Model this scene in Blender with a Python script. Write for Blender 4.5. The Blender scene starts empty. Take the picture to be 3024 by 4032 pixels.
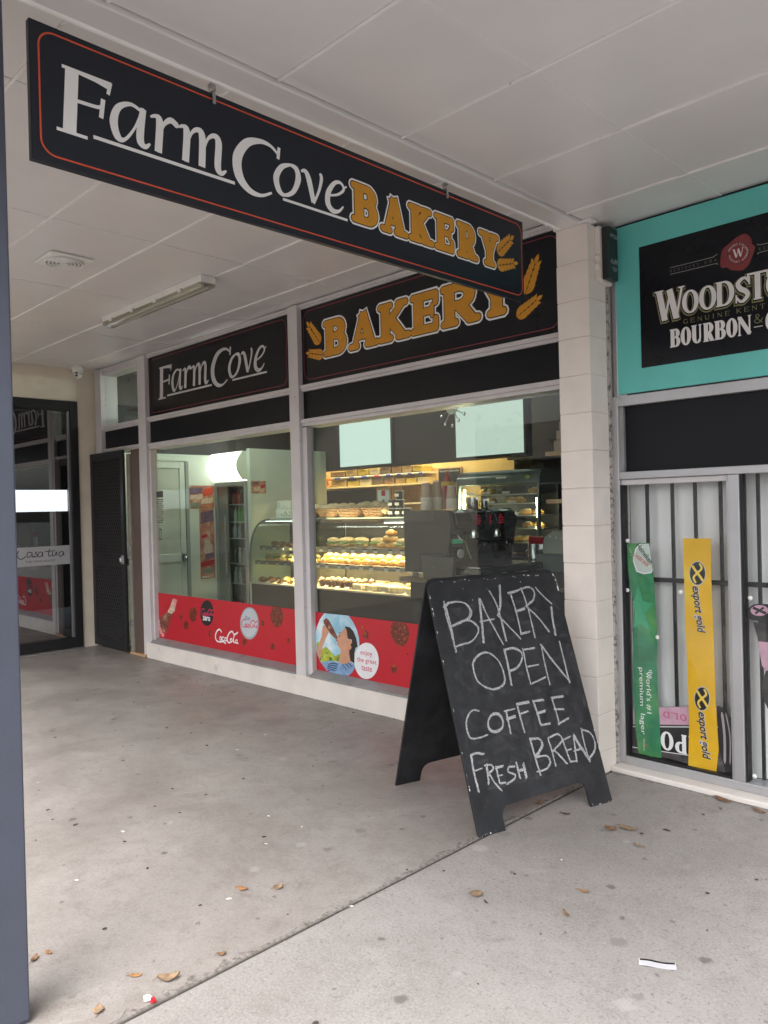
import bpy, bmesh, math, random
from mathutils import Vector, Matrix
from mathutils.geometry import delaunay_2d_cdt
random.seed(7)
R = math.radians
scene = bpy.context.scene
COL = scene.collection

# ------------------------------------------------------------------ camera
CAM_POS = Vector((2.1043, -3.6400, 1.4432))
cam_d = bpy.data.cameras.new('camera')
cam = bpy.data.objects.new('camera', cam_d); COL.objects.link(cam)
def look(yaw, pitch, roll):
    f = Vector((math.sin(yaw)*math.cos(pitch), math.cos(yaw)*math.cos(pitch), math.sin(pitch)))
    r = f.cross(Vector((0, 0, 1))).normalized(); u = r.cross(f)
    r2 = r*math.cos(roll) + u*math.sin(roll); u2 = u*math.cos(roll) - r*math.sin(roll)
    return Matrix((r2, u2, -f)).transposed()
cam.matrix_world = Matrix.Translation(CAM_POS) @ look(-0.78909, -0.005657, -0.025091).to_4x4()
cam_d.sensor_fit = 'HORIZONTAL'; cam_d.sensor_width = 36.0
cam_d.lens = 36.0*3043.73/3024.0
cam_d.clip_start = 0.05; cam_d.clip_end = 1000
scene.camera = cam

# ------------------------------------------------------------------ sky, sun, exposure
SUN_EL, SUN_AZ = 58.0, 155.0      # overcast, sun high behind the viewer
world = bpy.data.worlds.new('World'); scene.world = world; world.use_nodes = True
wn = world.node_tree; wn.nodes.clear()
sky = wn.nodes.new('ShaderNodeTexSky'); sky.sky_type = 'NISHITA'; sky.sun_disc = False
sky.sun_elevation = R(SUN_EL); sky.sun_rotation = R(SUN_AZ)
sky.air_density = 1.0; sky.dust_density = 6.0; sky.ozone_density = 1.0
hs = wn.nodes.new('ShaderNodeHueSaturation'); hs.inputs['Saturation'].default_value = 0.22
bg = wn.nodes.new('ShaderNodeBackground'); bg.inputs['Strength'].default_value = 0.15
wo = wn.nodes.new('ShaderNodeOutputWorld')
wn.links.new(sky.outputs[0], hs.inputs['Color']); wn.links.new(hs.outputs[0], bg.inputs[0]); wn.links.new(bg.outputs[0], wo.inputs[0])
sl = bpy.data.lights.new('sun', 'SUN'); sl.energy = 0.6; sl.angle = R(40); sl.color = (1.0, 0.98, 0.955)
sun = bpy.data.objects.new('sun', sl); COL.objects.link(sun)
az, el = R(SUN_AZ), R(SUN_EL)
sdir = Vector((math.sin(az)*math.cos(el), math.cos(az)*math.cos(el), math.sin(el)))
sun.rotation_euler = sdir.to_track_quat('Z', 'Y').to_euler(); sun.location = (2, -8, 12)
scene.view_settings.view_transform = 'Standard'; scene.view_settings.look = 'None'
scene.view_settings.exposure = 1.72; scene.view_settings.gamma = 1.0; scene.view_settings.use_curve_mapping = False
scene.render.engine = 'CYCLES'
cy = scene.cycles
cy.use_denoising = True
try: cy.denoiser = 'OPENIMAGEDENOISE'
except Exception: pass
cy.max_bounces = 10; cy.diffuse_bounces = 5; cy.glossy_bounces = 4; cy.transparent_max_bounces = 24
cy.sample_clamp_indirect = 6.0; cy.caustics_reflective = False; cy.caustics_refractive = False

# ------------------------------------------------------------------ materials
MATS = {}
def _new(name):
    m = bpy.data.materials.new(name); m.use_nodes = True
    nt = m.node_tree; nt.nodes.clear()
    out = nt.nodes.new('ShaderNodeOutputMaterial')
    return m, nt, out
def mat(name, col, rough=0.5, metal=0.0, spec=0.5, var=0.06, vscale=6.0, bump=0.0, bscale=60.0, col2=None, c2scale=3.0, c2lo=0.45, c2hi=0.65, emit=None, estr=0.0, coat=0.0):
    """Principled paint with a slow tone drift, optional stains (col2) and fine relief."""
    if name in MATS: return MATS[name]
    m, nt, out = _new(name); N = nt.nodes.new; L = nt.links.new
    p = N('ShaderNodeBsdfPrincipled'); L(p.outputs[0], out.inputs[0])
    p.inputs['Roughness'].default_value = rough; p.inputs['Metallic'].default_value = metal
    p.inputs['Specular IOR Level'].default_value = spec
    p.inputs['Coat Weight'].default_value = coat
    tc = N('ShaderNodeTexCoord')
    n1 = N('ShaderNodeTexNoise'); n1.inputs['Scale'].default_value = vscale; n1.inputs['Detail'].default_value = 4
    L(tc.outputs['Object'], n1.inputs['Vector'])
    mp = N('ShaderNodeMapRange'); mp.inputs[1].default_value = 0.3; mp.inputs[2].default_value = 0.7
    mp.inputs[3].default_value = 1-var; mp.inputs[4].default_value = 1+var
    L(n1.outputs['Fac'], mp.inputs[0])
    mx = N('ShaderNodeVectorMath'); mx.operation = 'SCALE'; mx.inputs[0].default_value = col[:3]
    L(mp.outputs[0], mx.inputs['Scale'])
    last = mx.outputs[0]
    if col2 is not None:
        n2 = N('ShaderNodeTexNoise'); n2.inputs['Scale'].default_value = c2scale; n2.inputs['Detail'].default_value = 6; n2.inputs['Roughness'].default_value = 0.65
        L(tc.outputs['Object'], n2.inputs['Vector'])
        m2 = N('ShaderNodeMapRange'); m2.inputs[1].default_value = c2lo; m2.inputs[2].default_value = c2hi
        L(n2.outputs['Fac'], m2.inputs[0])
        mm = N('ShaderNodeMix'); mm.data_type = 'RGBA'
        L(m2.outputs[0], mm.inputs['Factor']); L(last, mm.inputs[6]); mm.inputs[7].default_value = (*col2[:3], 1)
        last = mm.outputs[2]
    L(last, p.inputs['Base Color'])
    if bump > 0:
        nb = N('ShaderNodeTexNoise'); nb.inputs['Scale'].default_value = bscale; nb.inputs['Detail'].default_value = 5
        L(tc.outputs['Object'], nb.inputs['Vector'])
        b = N('ShaderNodeBump'); b.inputs['Strength'].default_value = bump; b.inputs['Distance'].default_value = 0.004
        L(nb.outputs['Fac'], b.inputs['Height']); L(b.outputs[0], p.inputs['Normal'])
    if emit is not None:
        p.inputs['Emission Color'].default_value = (*emit, 1); p.inputs['Emission Strength'].default_value = estr
    MATS[name] = m
    return m
def glass(name, tint=(0.86, 0.93, 0.90), f0=0.05, rough=0.0):
    m, nt, out = _new(name); N = nt.nodes.new; L = nt.links.new
    t = N('ShaderNodeBsdfTransparent'); t.inputs[0].default_value = (*tint, 1)
    g = N('ShaderNodeBsdfGlossy'); g.inputs['Roughness'].default_value = rough; g.inputs[0].default_value = (1, 1, 1, 1)
    lw = N('ShaderNodeLayerWeight'); lw.inputs[0].default_value = 0.5
    pw = N('ShaderNodeMath'); pw.operation = 'POWER'; pw.inputs[1].default_value = 5; L(lw.outputs['Facing'], pw.inputs[0])
    mr = N('ShaderNodeMapRange'); mr.inputs[3].default_value = f0; mr.inputs[4].default_value = 1.0; L(pw.outputs[0], mr.inputs[0])
    mix = N('ShaderNodeMixShader'); L(mr.outputs[0], mix.inputs[0]); L(t.outputs[0], mix.inputs[1]); L(g.outputs[0], mix.inputs[2])
    L(mix.outputs[0], out.inputs[0]); MATS[name] = m
    return m
def emis(name, col, s):
    m, nt, out = _new(name); e = nt.nodes.new('ShaderNodeEmission'); e.inputs[0].default_value = (*col, 1); e.inputs[1].default_value = s
    nt.links.new(e.outputs[0], out.inputs[0]); MATS[name] = m
    return m
def chalkmat(name, col, lo=0.42, hi=0.56, scale=140):
    m, nt, out = _new(name); N = nt.nodes.new; L = nt.links.new
    d = N('ShaderNodeBsdfDiffuse'); d.inputs[0].default_value = (*col, 1); t = N('ShaderNodeBsdfTransparent')
    tc = N('ShaderNodeTexCoord'); n = N('ShaderNodeTexNoise'); n.inputs['Scale'].default_value = scale; n.inputs['Detail'].default_value = 3
    L(tc.outputs['Object'], n.inputs['Vector'])
    mr = N('ShaderNodeMapRange'); mr.inputs[1].default_value = lo; mr.inputs[2].default_value = hi; L(n.outputs['Fac'], mr.inputs[0])
    mix = N('ShaderNodeMixShader'); L(mr.outputs[0], mix.inputs[0]); L(t.outputs[0], mix.inputs[1]); L(d.outputs[0], mix.inputs[2]); L(mix.outputs[0], out.inputs[0])
    MATS[name] = m
    return m
def concrete(name, base, dark, light, spot, grain, rough_lo, rough_hi, gamt=0.5):
    """Trowelled footpath concrete: cloudy stains, gum spots, grit."""
    m, nt, out = _new(name); N = nt.nodes.new; L = nt.links.new
    p = N('ShaderNodeBsdfPrincipled'); L(p.outputs[0], out.inputs[0])
    tc = N('ShaderNodeTexCoord')
    def noise(sc, det=6, ro=0.6, dist=0.0):
        n = N('ShaderNodeTexNoise'); n.inputs['Scale'].default_value = sc; n.inputs['Detail'].default_value = det
        n.inputs['Roughness'].default_value = ro; n.inputs['Distortion'].default_value = dist
        L(tc.outputs['Object'], n.inputs['Vector']); return n
    def rng(src, a, b, c=0.0, d=1.0):
        r = N('ShaderNodeMapRange'); r.inputs[1].default_value = a; r.inputs[2].default_value = b; r.inputs[3].default_value = c; r.inputs[4].default_value = d
        L(src, r.inputs[0]); return r.outputs[0]
    def mixc(f, a, b):
        k = N('ShaderNodeMix'); k.data_type = 'RGBA'; L(f, k.inputs['Factor'])
        if isinstance(a, tuple): k.inputs[6].default_value = (*a, 1)
        else: L(a, k.inputs[6])
        if isinstance(b, tuple): k.inputs[7].default_value = (*b, 1)
        else: L(b, k.inputs[7])
        return k.outputs[2]
    c = mixc(rng(noise(0.9, 9, 0.66, 0.6).outputs['Fac'], 0.42, 0.72, 0, 0.85), base, dark)
    c = mixc(rng(noise(2.1, 9, 0.72, 0.8).outputs['Fac'], 0.52, 0.74, 0, 0.5), c, light)
    c = mixc(rng(noise(14, 6, 0.7).outputs['Fac'], 0.50, 0.75, 0, 0.45), c, dark)
    c = mixc(rng(noise(5.2, 9, 0.78, 0.5).outputs['Fac'], 0.52, 0.66, 0, 0.50), c, dark)
    c = mixc(rng(noise(31, 4, 0.7, 0.4).outputs['Fac'], 0.66, 0.72, 0, 0.55), c, light)
    g = noise(grain, 3, 0.8)
    c = mixc(rng(g.outputs['Fac'], 0.52, 0.70, 0, gamt), c, dark)
    c = mixc(rng(g.outputs['Fac'], 0.47, 0.28, 0, gamt*0.8), c, light)
    g2 = noise(grain*0.38, 2, 0.9)
    c = mixc(rng(g2.outputs['Fac'], 0.60, 0.68, 0, gamt), c, dark)
    # trodden gum and oil spots
    for sc, th, col, amt in ((1.9, 0.030, spot, 0.75), (3.3, 0.026, spot, 0.6), (1.2, 0.035, light, 0.5), (1.45, 0.038, dark, 0.7)):
        v = N('ShaderNodeTexVoronoi'); v.voronoi_dimensions = '2D'; v.inputs['Scale'].default_value = sc; v.inputs['Randomness'].default_value = 1.0
        dn = noise(26, 3, 0.6)
        ad = N('ShaderNodeVectorMath'); ad.operation = 'SCALE'; ad.inputs['Scale'].default_value = 0.035; L(dn.outputs['Color'], ad.inputs[0])
        sm = N('ShaderNodeVectorMath'); sm.operation = 'ADD'; L(tc.outputs['Object'], sm.inputs[0]); L(ad.outputs[0], sm.inputs[1])
        L(sm.outputs[0], v.inputs['Vector'])
        sr = N('ShaderNodeSeparateColor'); L(v.outputs['Color'], sr.inputs[0])
        ma = N('ShaderNodeMath'); ma.operation = 'MULTIPLY_ADD'; ma.inputs[1].default_value = th*1.15; L(sr.outputs[0], ma.inputs[0]); L(v.outputs['Distance'], ma.inputs[2])
        c = mixc(rng(ma.outputs[0], th*1.5, th*0.95, 0, amt), c, col)
    L(c, p.inputs['Base Color'])
    L(rng(noise(2.2, 6, 0.6).outputs['Fac'], 0.35, 0.65, rough_lo, rough_hi), p.inputs['Roughness'])
    b = N('ShaderNodeBump'); b.inputs['Strength'].default_value = 0.35; b.inputs['Distance'].default_value = 0.003
    L(g.outputs['Fac'], b.inputs['Height']); L(b.outputs[0], p.inputs['Normal'])
    MATS[name] = m
    return m

M_POST = mat('slate_paint', (0.058, 0.065, 0.092), 0.42, bump=0.15, bscale=220, col2=(0.19, 0.20, 0.27), c2scale=9, c2lo=0.66, c2hi=0.72)
M_CEIL = mat('ceiling_gloss_white', (0.72, 0.70, 0.697), 0.30, spec=0.55, var=0.035, vscale=2.5, bump=0.03, bscale=30)
M_STRIP = mat('ceiling_strip_white', (0.82, 0.80, 0.785), 0.4, col2=(0.52, 0.47, 0.43), c2scale=14, c2lo=0.64, c2hi=0.72)
M_BLOCK = mat('cream_block_paint', (0.77, 0.71, 0.66), 0.6, bump=0.35, bscale=90, var=0.05, col2=(0.55, 0.47, 0.41), c2scale=7, c2lo=0.66, c2hi=0.8)
M_CREAM = mat('cream_wall_paint', (0.76, 0.68, 0.565), 0.6, bump=0.2, bscale=70, col2=(0.58, 0.50, 0.42), c2scale=3, c2lo=0.6, c2hi=0.8)
M_BASE = mat('off_white_base_paint', (0.70, 0.655, 0.615), 0.6, bump=0.25, bscale=60, col2=(0.45, 0.40, 0.36), c2scale=8, c2lo=0.64, c2hi=0.78)
M_MORTAR = mat('painted_joint', (0.66, 0.59, 0.52), 0.8)
M_FRAME = mat('white_aluminium', (0.60, 0.58, 0.59), 0.38, var=0.05, col2=(0.34, 0.32, 0.31), c2scale=11, c2lo=0.66, c2hi=0.76)
M_SILL = mat('grey_sill', (0.30, 0.305, 0.31), 0.4, metal=0.3, var=0.1, col2=(0.17, 0.16, 0.15), c2scale=7, c2lo=0.55, c2hi=0.75)
M_AFRAME = mat('anodised_frame', (0.46, 0.46, 0.475), 0.33, metal=0.55, var=0.05)
M_BLACK = mat('black_sign_vinyl', (0.0062, 0.0074, 0.0108), 0.22, spec=0.28, var=0.1)
M_BLACKSIGN = mat('hanging_sign_black', (0.0105, 0.0145, 0.0235), 0.30, spec=0.34, var=0.08, bump=0.02, bscale=300)
M_BAND = mat('black_band_panel', (0.0055, 0.0064, 0.0092), 0.35, spec=0.22)
M_WHITE = mat('white_lettering', (0.86, 0.86, 0.86), 0.4, var=0.02)
M_SILVER = mat('silver_lettering', (0.55, 0.54, 0.55), 0.4, var=0.04)
M_GOLD = mat('gold_lettering', (0.64, 0.285, 0.018), 0.4, var=0.05, vscale=14)
M_RED = mat('red_vinyl', (0.48, 0.0105, 0.024), 0.4, var=0.04)
M_ORANGE = mat('orange_line', (0.62, 0.080, 0.034), 0.35)
M_PINKLINE = mat('rose_line', (0.27, 0.030, 0.050), 0.35)
M_TEAL = mat('teal_panel', (0.125, 0.53, 0.49), 0.32, var=0.03)
M_BOARD = mat('chalkboard_black', (0.0150, 0.0158, 0.0185), 0.6, spec=0.3, bump=0.12, bscale=160, var=0.35, vscale=9, col2=(0.036, 0.037, 0.041), c2scale=5.5, c2lo=0.5, c2hi=0.78)
M_CHALK = chalkmat('chalk', (0.56, 0.565, 0.58), 0.30, 0.64, 300)
M_SMUDGE = chalkmat('chalk_smudge', (0.085, 0.087, 0.092), 0.40, 0.92, 26)
M_WEAR = chalkmat('chipped_edge', (0.72, 0.71, 0.69), 0.50, 0.56, 85)
M_GLASS = glass('shop_glass', (0.93, 0.965, 0.945), 0.023)
M_GLASS2 = glass('cabinet_glass', (0.95, 0.975, 0.96), 0.03)
M_DARKGLASS = glass('door_glass', (0.55, 0.58, 0.60), 0.21)
M_CLEARG = glass('bottle_shop_glass', (0.975, 0.98, 0.98), 0.022)
M_CHARCOAL = mat('charcoal_frame', (0.017, 0.0165, 0.0185), 0.5, spec=0.3)
M_MESH = mat('mesh_black', (0.0125, 0.0125, 0.0135), 0.7, spec=0.15)
M_GRILLE = mat('grille_charcoal', (0.042, 0.040, 0.040), 0.65, spec=0.2)
M_BROWN = mat('brown_timber', (0.105, 0.070, 0.058), 0.6, bump=0.2, bscale=40)
M_GREENW = mat('pale_green_wall', (0.62, 0.70, 0.62), 0.6, var=0.03)
M_STEEL = mat('stainless', (0.62, 0.62, 0.62), 0.22, metal=1.0)
M_GALV = mat('galvanised', (0.42, 0.42, 0.41), 0.45, metal=0.8, var=0.15, vscale=60)
M_PLASTICW = mat('white_plastic', (0.76, 0.76, 0.74), 0.4)
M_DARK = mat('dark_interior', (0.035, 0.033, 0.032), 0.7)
M_BLK = mat('black_plastic', (0.014, 0.014, 0.015), 0.3)
M_YELLOWW = mat('cream_kitchen_wall', (0.74, 0.53, 0.22), 0.6)
M_WOOD = mat('pine_plank', (0.47, 0.30, 0.17), 0.55, var=0.15, vscale=20)
M_CONC_L = concrete('veranda_concrete', (0.282, 0.258, 0.242), (0.158, 0.136, 0.121), (0.370, 0.350, 0.336), (0.085, 0.075, 0.068), 150, 0.30, 0.60, 0.55)
M_CONC_R = concrete('rough_concrete', (0.288, 0.268, 0.256), (0.178, 0.161, 0.150), (0.370, 0.353, 0.341), (0.095, 0.088, 0.082), 105, 0.65, 0.85, 0.85)
M_GRIME = chalkmat('joint_grime', (0.140, 0.122, 0.105), 0.42, 0.95, 60)
M_FILL = mat('joint_dirt', (0.060, 0.052, 0.044), 0.9, bump=0.4)

# ------------------------------------------------------------------ mesh building
class MB:
    def __init__(s): s.v = []; s.f = []
    def add(s, vs, fs):
        o = len(s.v); s.v += [tuple(q) for q in vs]; s.f += [tuple(i+o for i in q) for q in fs]; return s
    def box(s, x0, x1, y0, y1, z0, z1):
        if x0 > x1: x0, x1 = x1, x0
        if y0 > y1: y0, y1 = y1, y0
        if z0 > z1: z0, z1 = z1, z0
        return s.add([(x0,y0,z0),(x1,y0,z0),(x1,y1,z0),(x0,y1,z0),(x0,y0,z1),(x1,y0,z1),(x1,y1,z1),(x0,y1,z1)],
                     [(0,3,2,1),(4,5,6,7),(0,1,5,4),(1,2,6,5),(2,3,7,6),(3,0,4,7)])
    def prism(s, poly, fn, d0, d1):
        """poly: 2D outline (ccw); fn(a,b,depth)->xyz; extruded from d0 to d1."""
        n = len(poly); vs = [fn(a, b, d0) for a, b in poly] + [fn(a, b, d1) for a, b in poly]
        fs = [tuple(range(n)), tuple(range(2*n-1, n-1, -1))] + [(i, i+n, (i+1) % n+n, (i+1) % n) for i in range(n)]
        return s.add(vs, fs)
    def tube(s, pts, r, n=8, caps=True):
        pts = [Vector(q) for q in pts]; rs = r if isinstance(r, (list, tuple)) else [r]*len(pts)
        rings = []; up = Vector((0, 0, 1))
        for i, q in enumerate(pts):
            d = (pts[min(i+1, len(pts)-1)] - pts[max(i-1, 0)]).normalized()
            a = d.cross(up)
            if a.length < 0.05: a = d.cross(Vector((1, 0, 0)))
            a.normalize(); b = d.cross(a)
            rings.append([q + (a*math.cos(2*math.pi*k/n) + b*math.sin(2*math.pi*k/n))*rs[i] for k in range(n)])
        vs = [v for g in rings for v in g]; fs = []
        for i in range(len(rings)-1):
            for k in range(n): fs.append((i*n+k, i*n+(k+1) % n, (i+1)*n+(k+1) % n, (i+1)*n+k))
        if caps: fs += [tuple(range(n-1, -1, -1)), tuple(range((len(rings)-1)*n, len(rings)*n))]
        return s.add(vs, fs)
    def lathe(s, prof, c=(0, 0, 0), n=16):
        """prof: (radius, z) from bottom to top round a vertical axis."""
        vs = []; fs = []
        for r, z in prof:
            for k in range(n):
                a = 2*math.pi*k/n; vs.append((c[0]+r*math.cos(a), c[1]+r*math.sin(a), c[2]+z))
        for i in range(len(prof)-1):
            for k in range(n): fs.append((i*n+k, i*n+(k+1) % n, (i+1)*n+(k+1) % n, (i+1)*n+k))
        fs += [tuple(range(n-1, -1, -1)), tuple(range((len(prof)-1)*n, len(prof)*n))]
        return s.add(vs, fs)
    def lump(s, c, rx, ry, rz, seed=0, jit=0.10, nu=10, nv=7, rot=0.0, flat=0.0):
        rnd = random.Random(seed); vs = []; fs = []
        cr, sr = math.cos(rot), math.sin(rot)
        for i in range(nv+1):
            t = math.pi*i/nv
            for k in range(nu):
                a = 2*math.pi*k/nu; j = 1 + rnd.uniform(-jit, jit)
                x, y, z = rx*math.sin(t)*math.cos(a)*j, ry*math.sin(t)*math.sin(a)*j, rz*math.cos(t)*(1+rnd.uniform(-jit, jit)*0.5)
                z = max(z, -rz*(1-flat))
                vs.append((c[0]+x*cr-y*sr, c[1]+x*sr+y*cr, c[2]+z))
        for i in range(nv):
            for k in range(nu): fs.append((i*nu+k, (i+1)*nu+k, (i+1)*nu+(k+1) % nu, i*nu+(k+1) % nu))
        return s.add(vs, fs)
    def mesh(s, name):
        me = bpy.data.meshes.new(name); me.from_pydata(s.v, [], s.f); me.update(); return me
    def build(s, name, m, parent=None, bevel=0.0, smooth=None, **kw):
        me = s.mesh(name)
        if smooth is not None:
            for p in me.polygons: p.use_smooth = True
            me.set_sharp_from_angle(angle=R(smooth))
        return link(name, me, m, parent, bevel, **kw)
def link(name, me, m, parent=None, bevel=0.0, label=None, cat=None, group=None, kind=None):
    o = bpy.data.objects.new(name, me); COL.objects.link(o)
    if m is not None:
        me.materials.clear(); me.materials.append(m)
    if parent is not None:
        o.parent = parent
        if parent.type == 'EMPTY': o.matrix_parent_inverse = Matrix.Translation(-parent.location)
    if bevel > 0:
        b = o.modifiers.new('bevel', 'BEVEL'); b.width = bevel; b.segments = 2; b.limit_method = 'ANGLE'; b.angle_limit = R(35)
    tag(o, label, cat, group, kind)
    return o
def tag(o, label=None, cat=None, group=None, kind=None):
    if label: o['label'] = label
    if cat: o['category'] = cat
    if group: o['group'] = group
    if kind: o['kind'] = kind
    return o
def root(name, loc, label, cat, group=None, kind=None):
    o = bpy.data.objects.new(name, None); COL.objects.link(o); o.location = loc; o.empty_display_size = 0.1
    return tag(o, label, cat, group, kind)
def copy_tree(o, loc=None, rz=None, parent=None, label=None, group=None, scale=None):
    c = o.copy(); COL.objects.link(c)
    if parent is not None: c.parent = parent
    if loc is not None: c.location = loc
    if rz is not None: c.rotation_euler = (0, 0, rz)
    if scale is not None: c.scale = scale
    if label: c['label'] = label
    if group: c['group'] = group
    for ch in [q for q in o.children]: copy_tree(ch, parent=c)
    return c

# ------------------------------------------------------------------ flat print: strokes and outlines
def crom(pts, closed=False, k=6):
    n = len(pts)
    if n < 3: return list(pts)
    out = []
    for i in range(n if closed else n-1):
        if closed: p0, p1, p2, p3 = pts[(i-1) % n], pts[i], pts[(i+1) % n], pts[(i+2) % n]
        else: p0, p1, p2, p3 = pts[max(i-1, 0)], pts[i], pts[i+1], pts[min(i+2, n-1)]
        for j in range(k):
            t = j/k
            out.append(tuple(0.5*((2*b)+(-a+c)*t+(2*a-5*b+4*c-d)*t*t+(-a+3*b-3*c+d)*t*t*t) for a, b, c, d in zip(p0, p1, p2, p3)))
    if not closed: out.append(tuple(pts[-1]))
    return out
def disc(c, r, n=10): return [(c[0]+r*math.cos(2*math.pi*i/n), c[1]+r*math.sin(2*math.pi*i/n)) for i in range(n)]
def stroke(pts, w, grow=0.0, cap=False):
    """Convex pieces that together cover a brush stroke; w is one width or one per point."""
    ws = list(w) if isinstance(w, (list, tuple)) else [w]*len(pts)
    out = []; n = len(pts)
    for i in range(n-1):
        a, b = Vector(pts[i]), Vector(pts[i+1]); d = b-a
        if d.length < 1e-6: continue
        d.normalize(); q = Vector((-d.y, d.x)); ra, rb = ws[i]/2+grow, ws[i+1]/2+grow
        ea = d*grow if (i == 0 and not cap) else Vector((0, 0)); eb = d*grow if (i == n-2 and not cap) else Vector((0, 0))
        a2, b2 = a-ea, b+eb
        out.append([tuple(a2-q*ra), tuple(b2-q*rb), tuple(b2+q*rb), tuple(a2+q*ra)])
    for i in range(n):
        if cap or 0 < i < n-1: out.append(disc(pts[i], ws[i]/2+grow))
    return out
def union(polys):
    """Triangles covering the union of 2D polygons."""
    vs = []; fs = []
    for p in polys:
        if sum(a[0]*b[1]-b[0]*a[1] for a, b in zip(p, list(p[1:])+[p[0]])) < 0: p = list(p)[::-1]
        o = len(vs); vs += [Vector(q) for q in p]; fs.append(list(range(o, o+len(p))))
    ov, oe, of, v2, e2, f2 = delaunay_2d_cdt(vs, [], fs, 0, 1e-6)
    tris = [tuple(f) for f, src in zip(of, f2) if len(src) > 0]
    used = sorted({i for t in tris for i in t}); ix = {j: i for i, j in enumerate(used)}
    ov = [ov[j] for j in used]
    res = []
    for t in tris:
        a, b, c = (ov[ix[i]] for i in t[:3])
        s = (b-a).cross(c-a)
        res.append(tuple(ix[i] for i in (t if s > 0 else t[::-1])))
    return [(v.x, v.y) for v in ov], res
def plane(o, ux, uz):
    o, ux, uz = Vector(o), Vector(ux), Vector(uz); n = ux.cross(uz).normalized()
    return lambda a, b, d=0.0: o + ux*a + uz*b + n*d
def flat(name, polys, fn, off, m, parent, **kw):
    v, t = union(polys)
    me = bpy.data.meshes.new(name); me.from_pydata([fn(a, b, off) for a, b in v], [], t); me.update()
    return link(name, me, m, parent, **kw)
def text2d(s, w=None, h=None, shear=0.0, bold=0.0):
    """Outline text as 2D triangles; scaled to width w and/or height h; origin lower left."""
    cu = bpy.data.curves.new('lettering', 'FONT'); cu.body = s; cu.size = 1.0; cu.offset = bold; cu.resolution_u = 3
    o = bpy.data.objects.new('lettering', cu); me = bpy.data.meshes.new_from_object(o)
    vs = [(v.co.x+shear*v.co.y, v.co.y) for v in me.vertices]; fs = [tuple(p.vertices) for p in me.polygons]
    bpy.data.objects.remove(o); bpy.data.curves.remove(cu); bpy.data.meshes.remove(me)
    x0, x1 = min(v[0] for v in vs), max(v[0] for v in vs); y0, y1 = min(v[1] for v in vs), max(v[1] for v in vs)
    sx = w/(x1-x0) if w else None; sy = h/(y1-y0) if h else None
    sx = sx or sy; sy = sy or sx
    return [((a-x0)*sx, (b-y0)*sy) for a, b in vs], fs
def put_text(name, s, fn, off, m, parent, at=(0, 0), w=None, h=None, shear=0.0, bold=0.0, ang=0.0, **kw):
    vs, fs = text2d(s, w, h, shear, bold); c, q = math.cos(ang), math.sin(ang)
    me = bpy.data.meshes.new(name); me.from_pydata([fn(at[0]+a*c-b*q, at[1]+a*q+b*c, off) for a, b in vs], [], fs); me.update()
    return link(name, me, m, parent, **kw)

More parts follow.
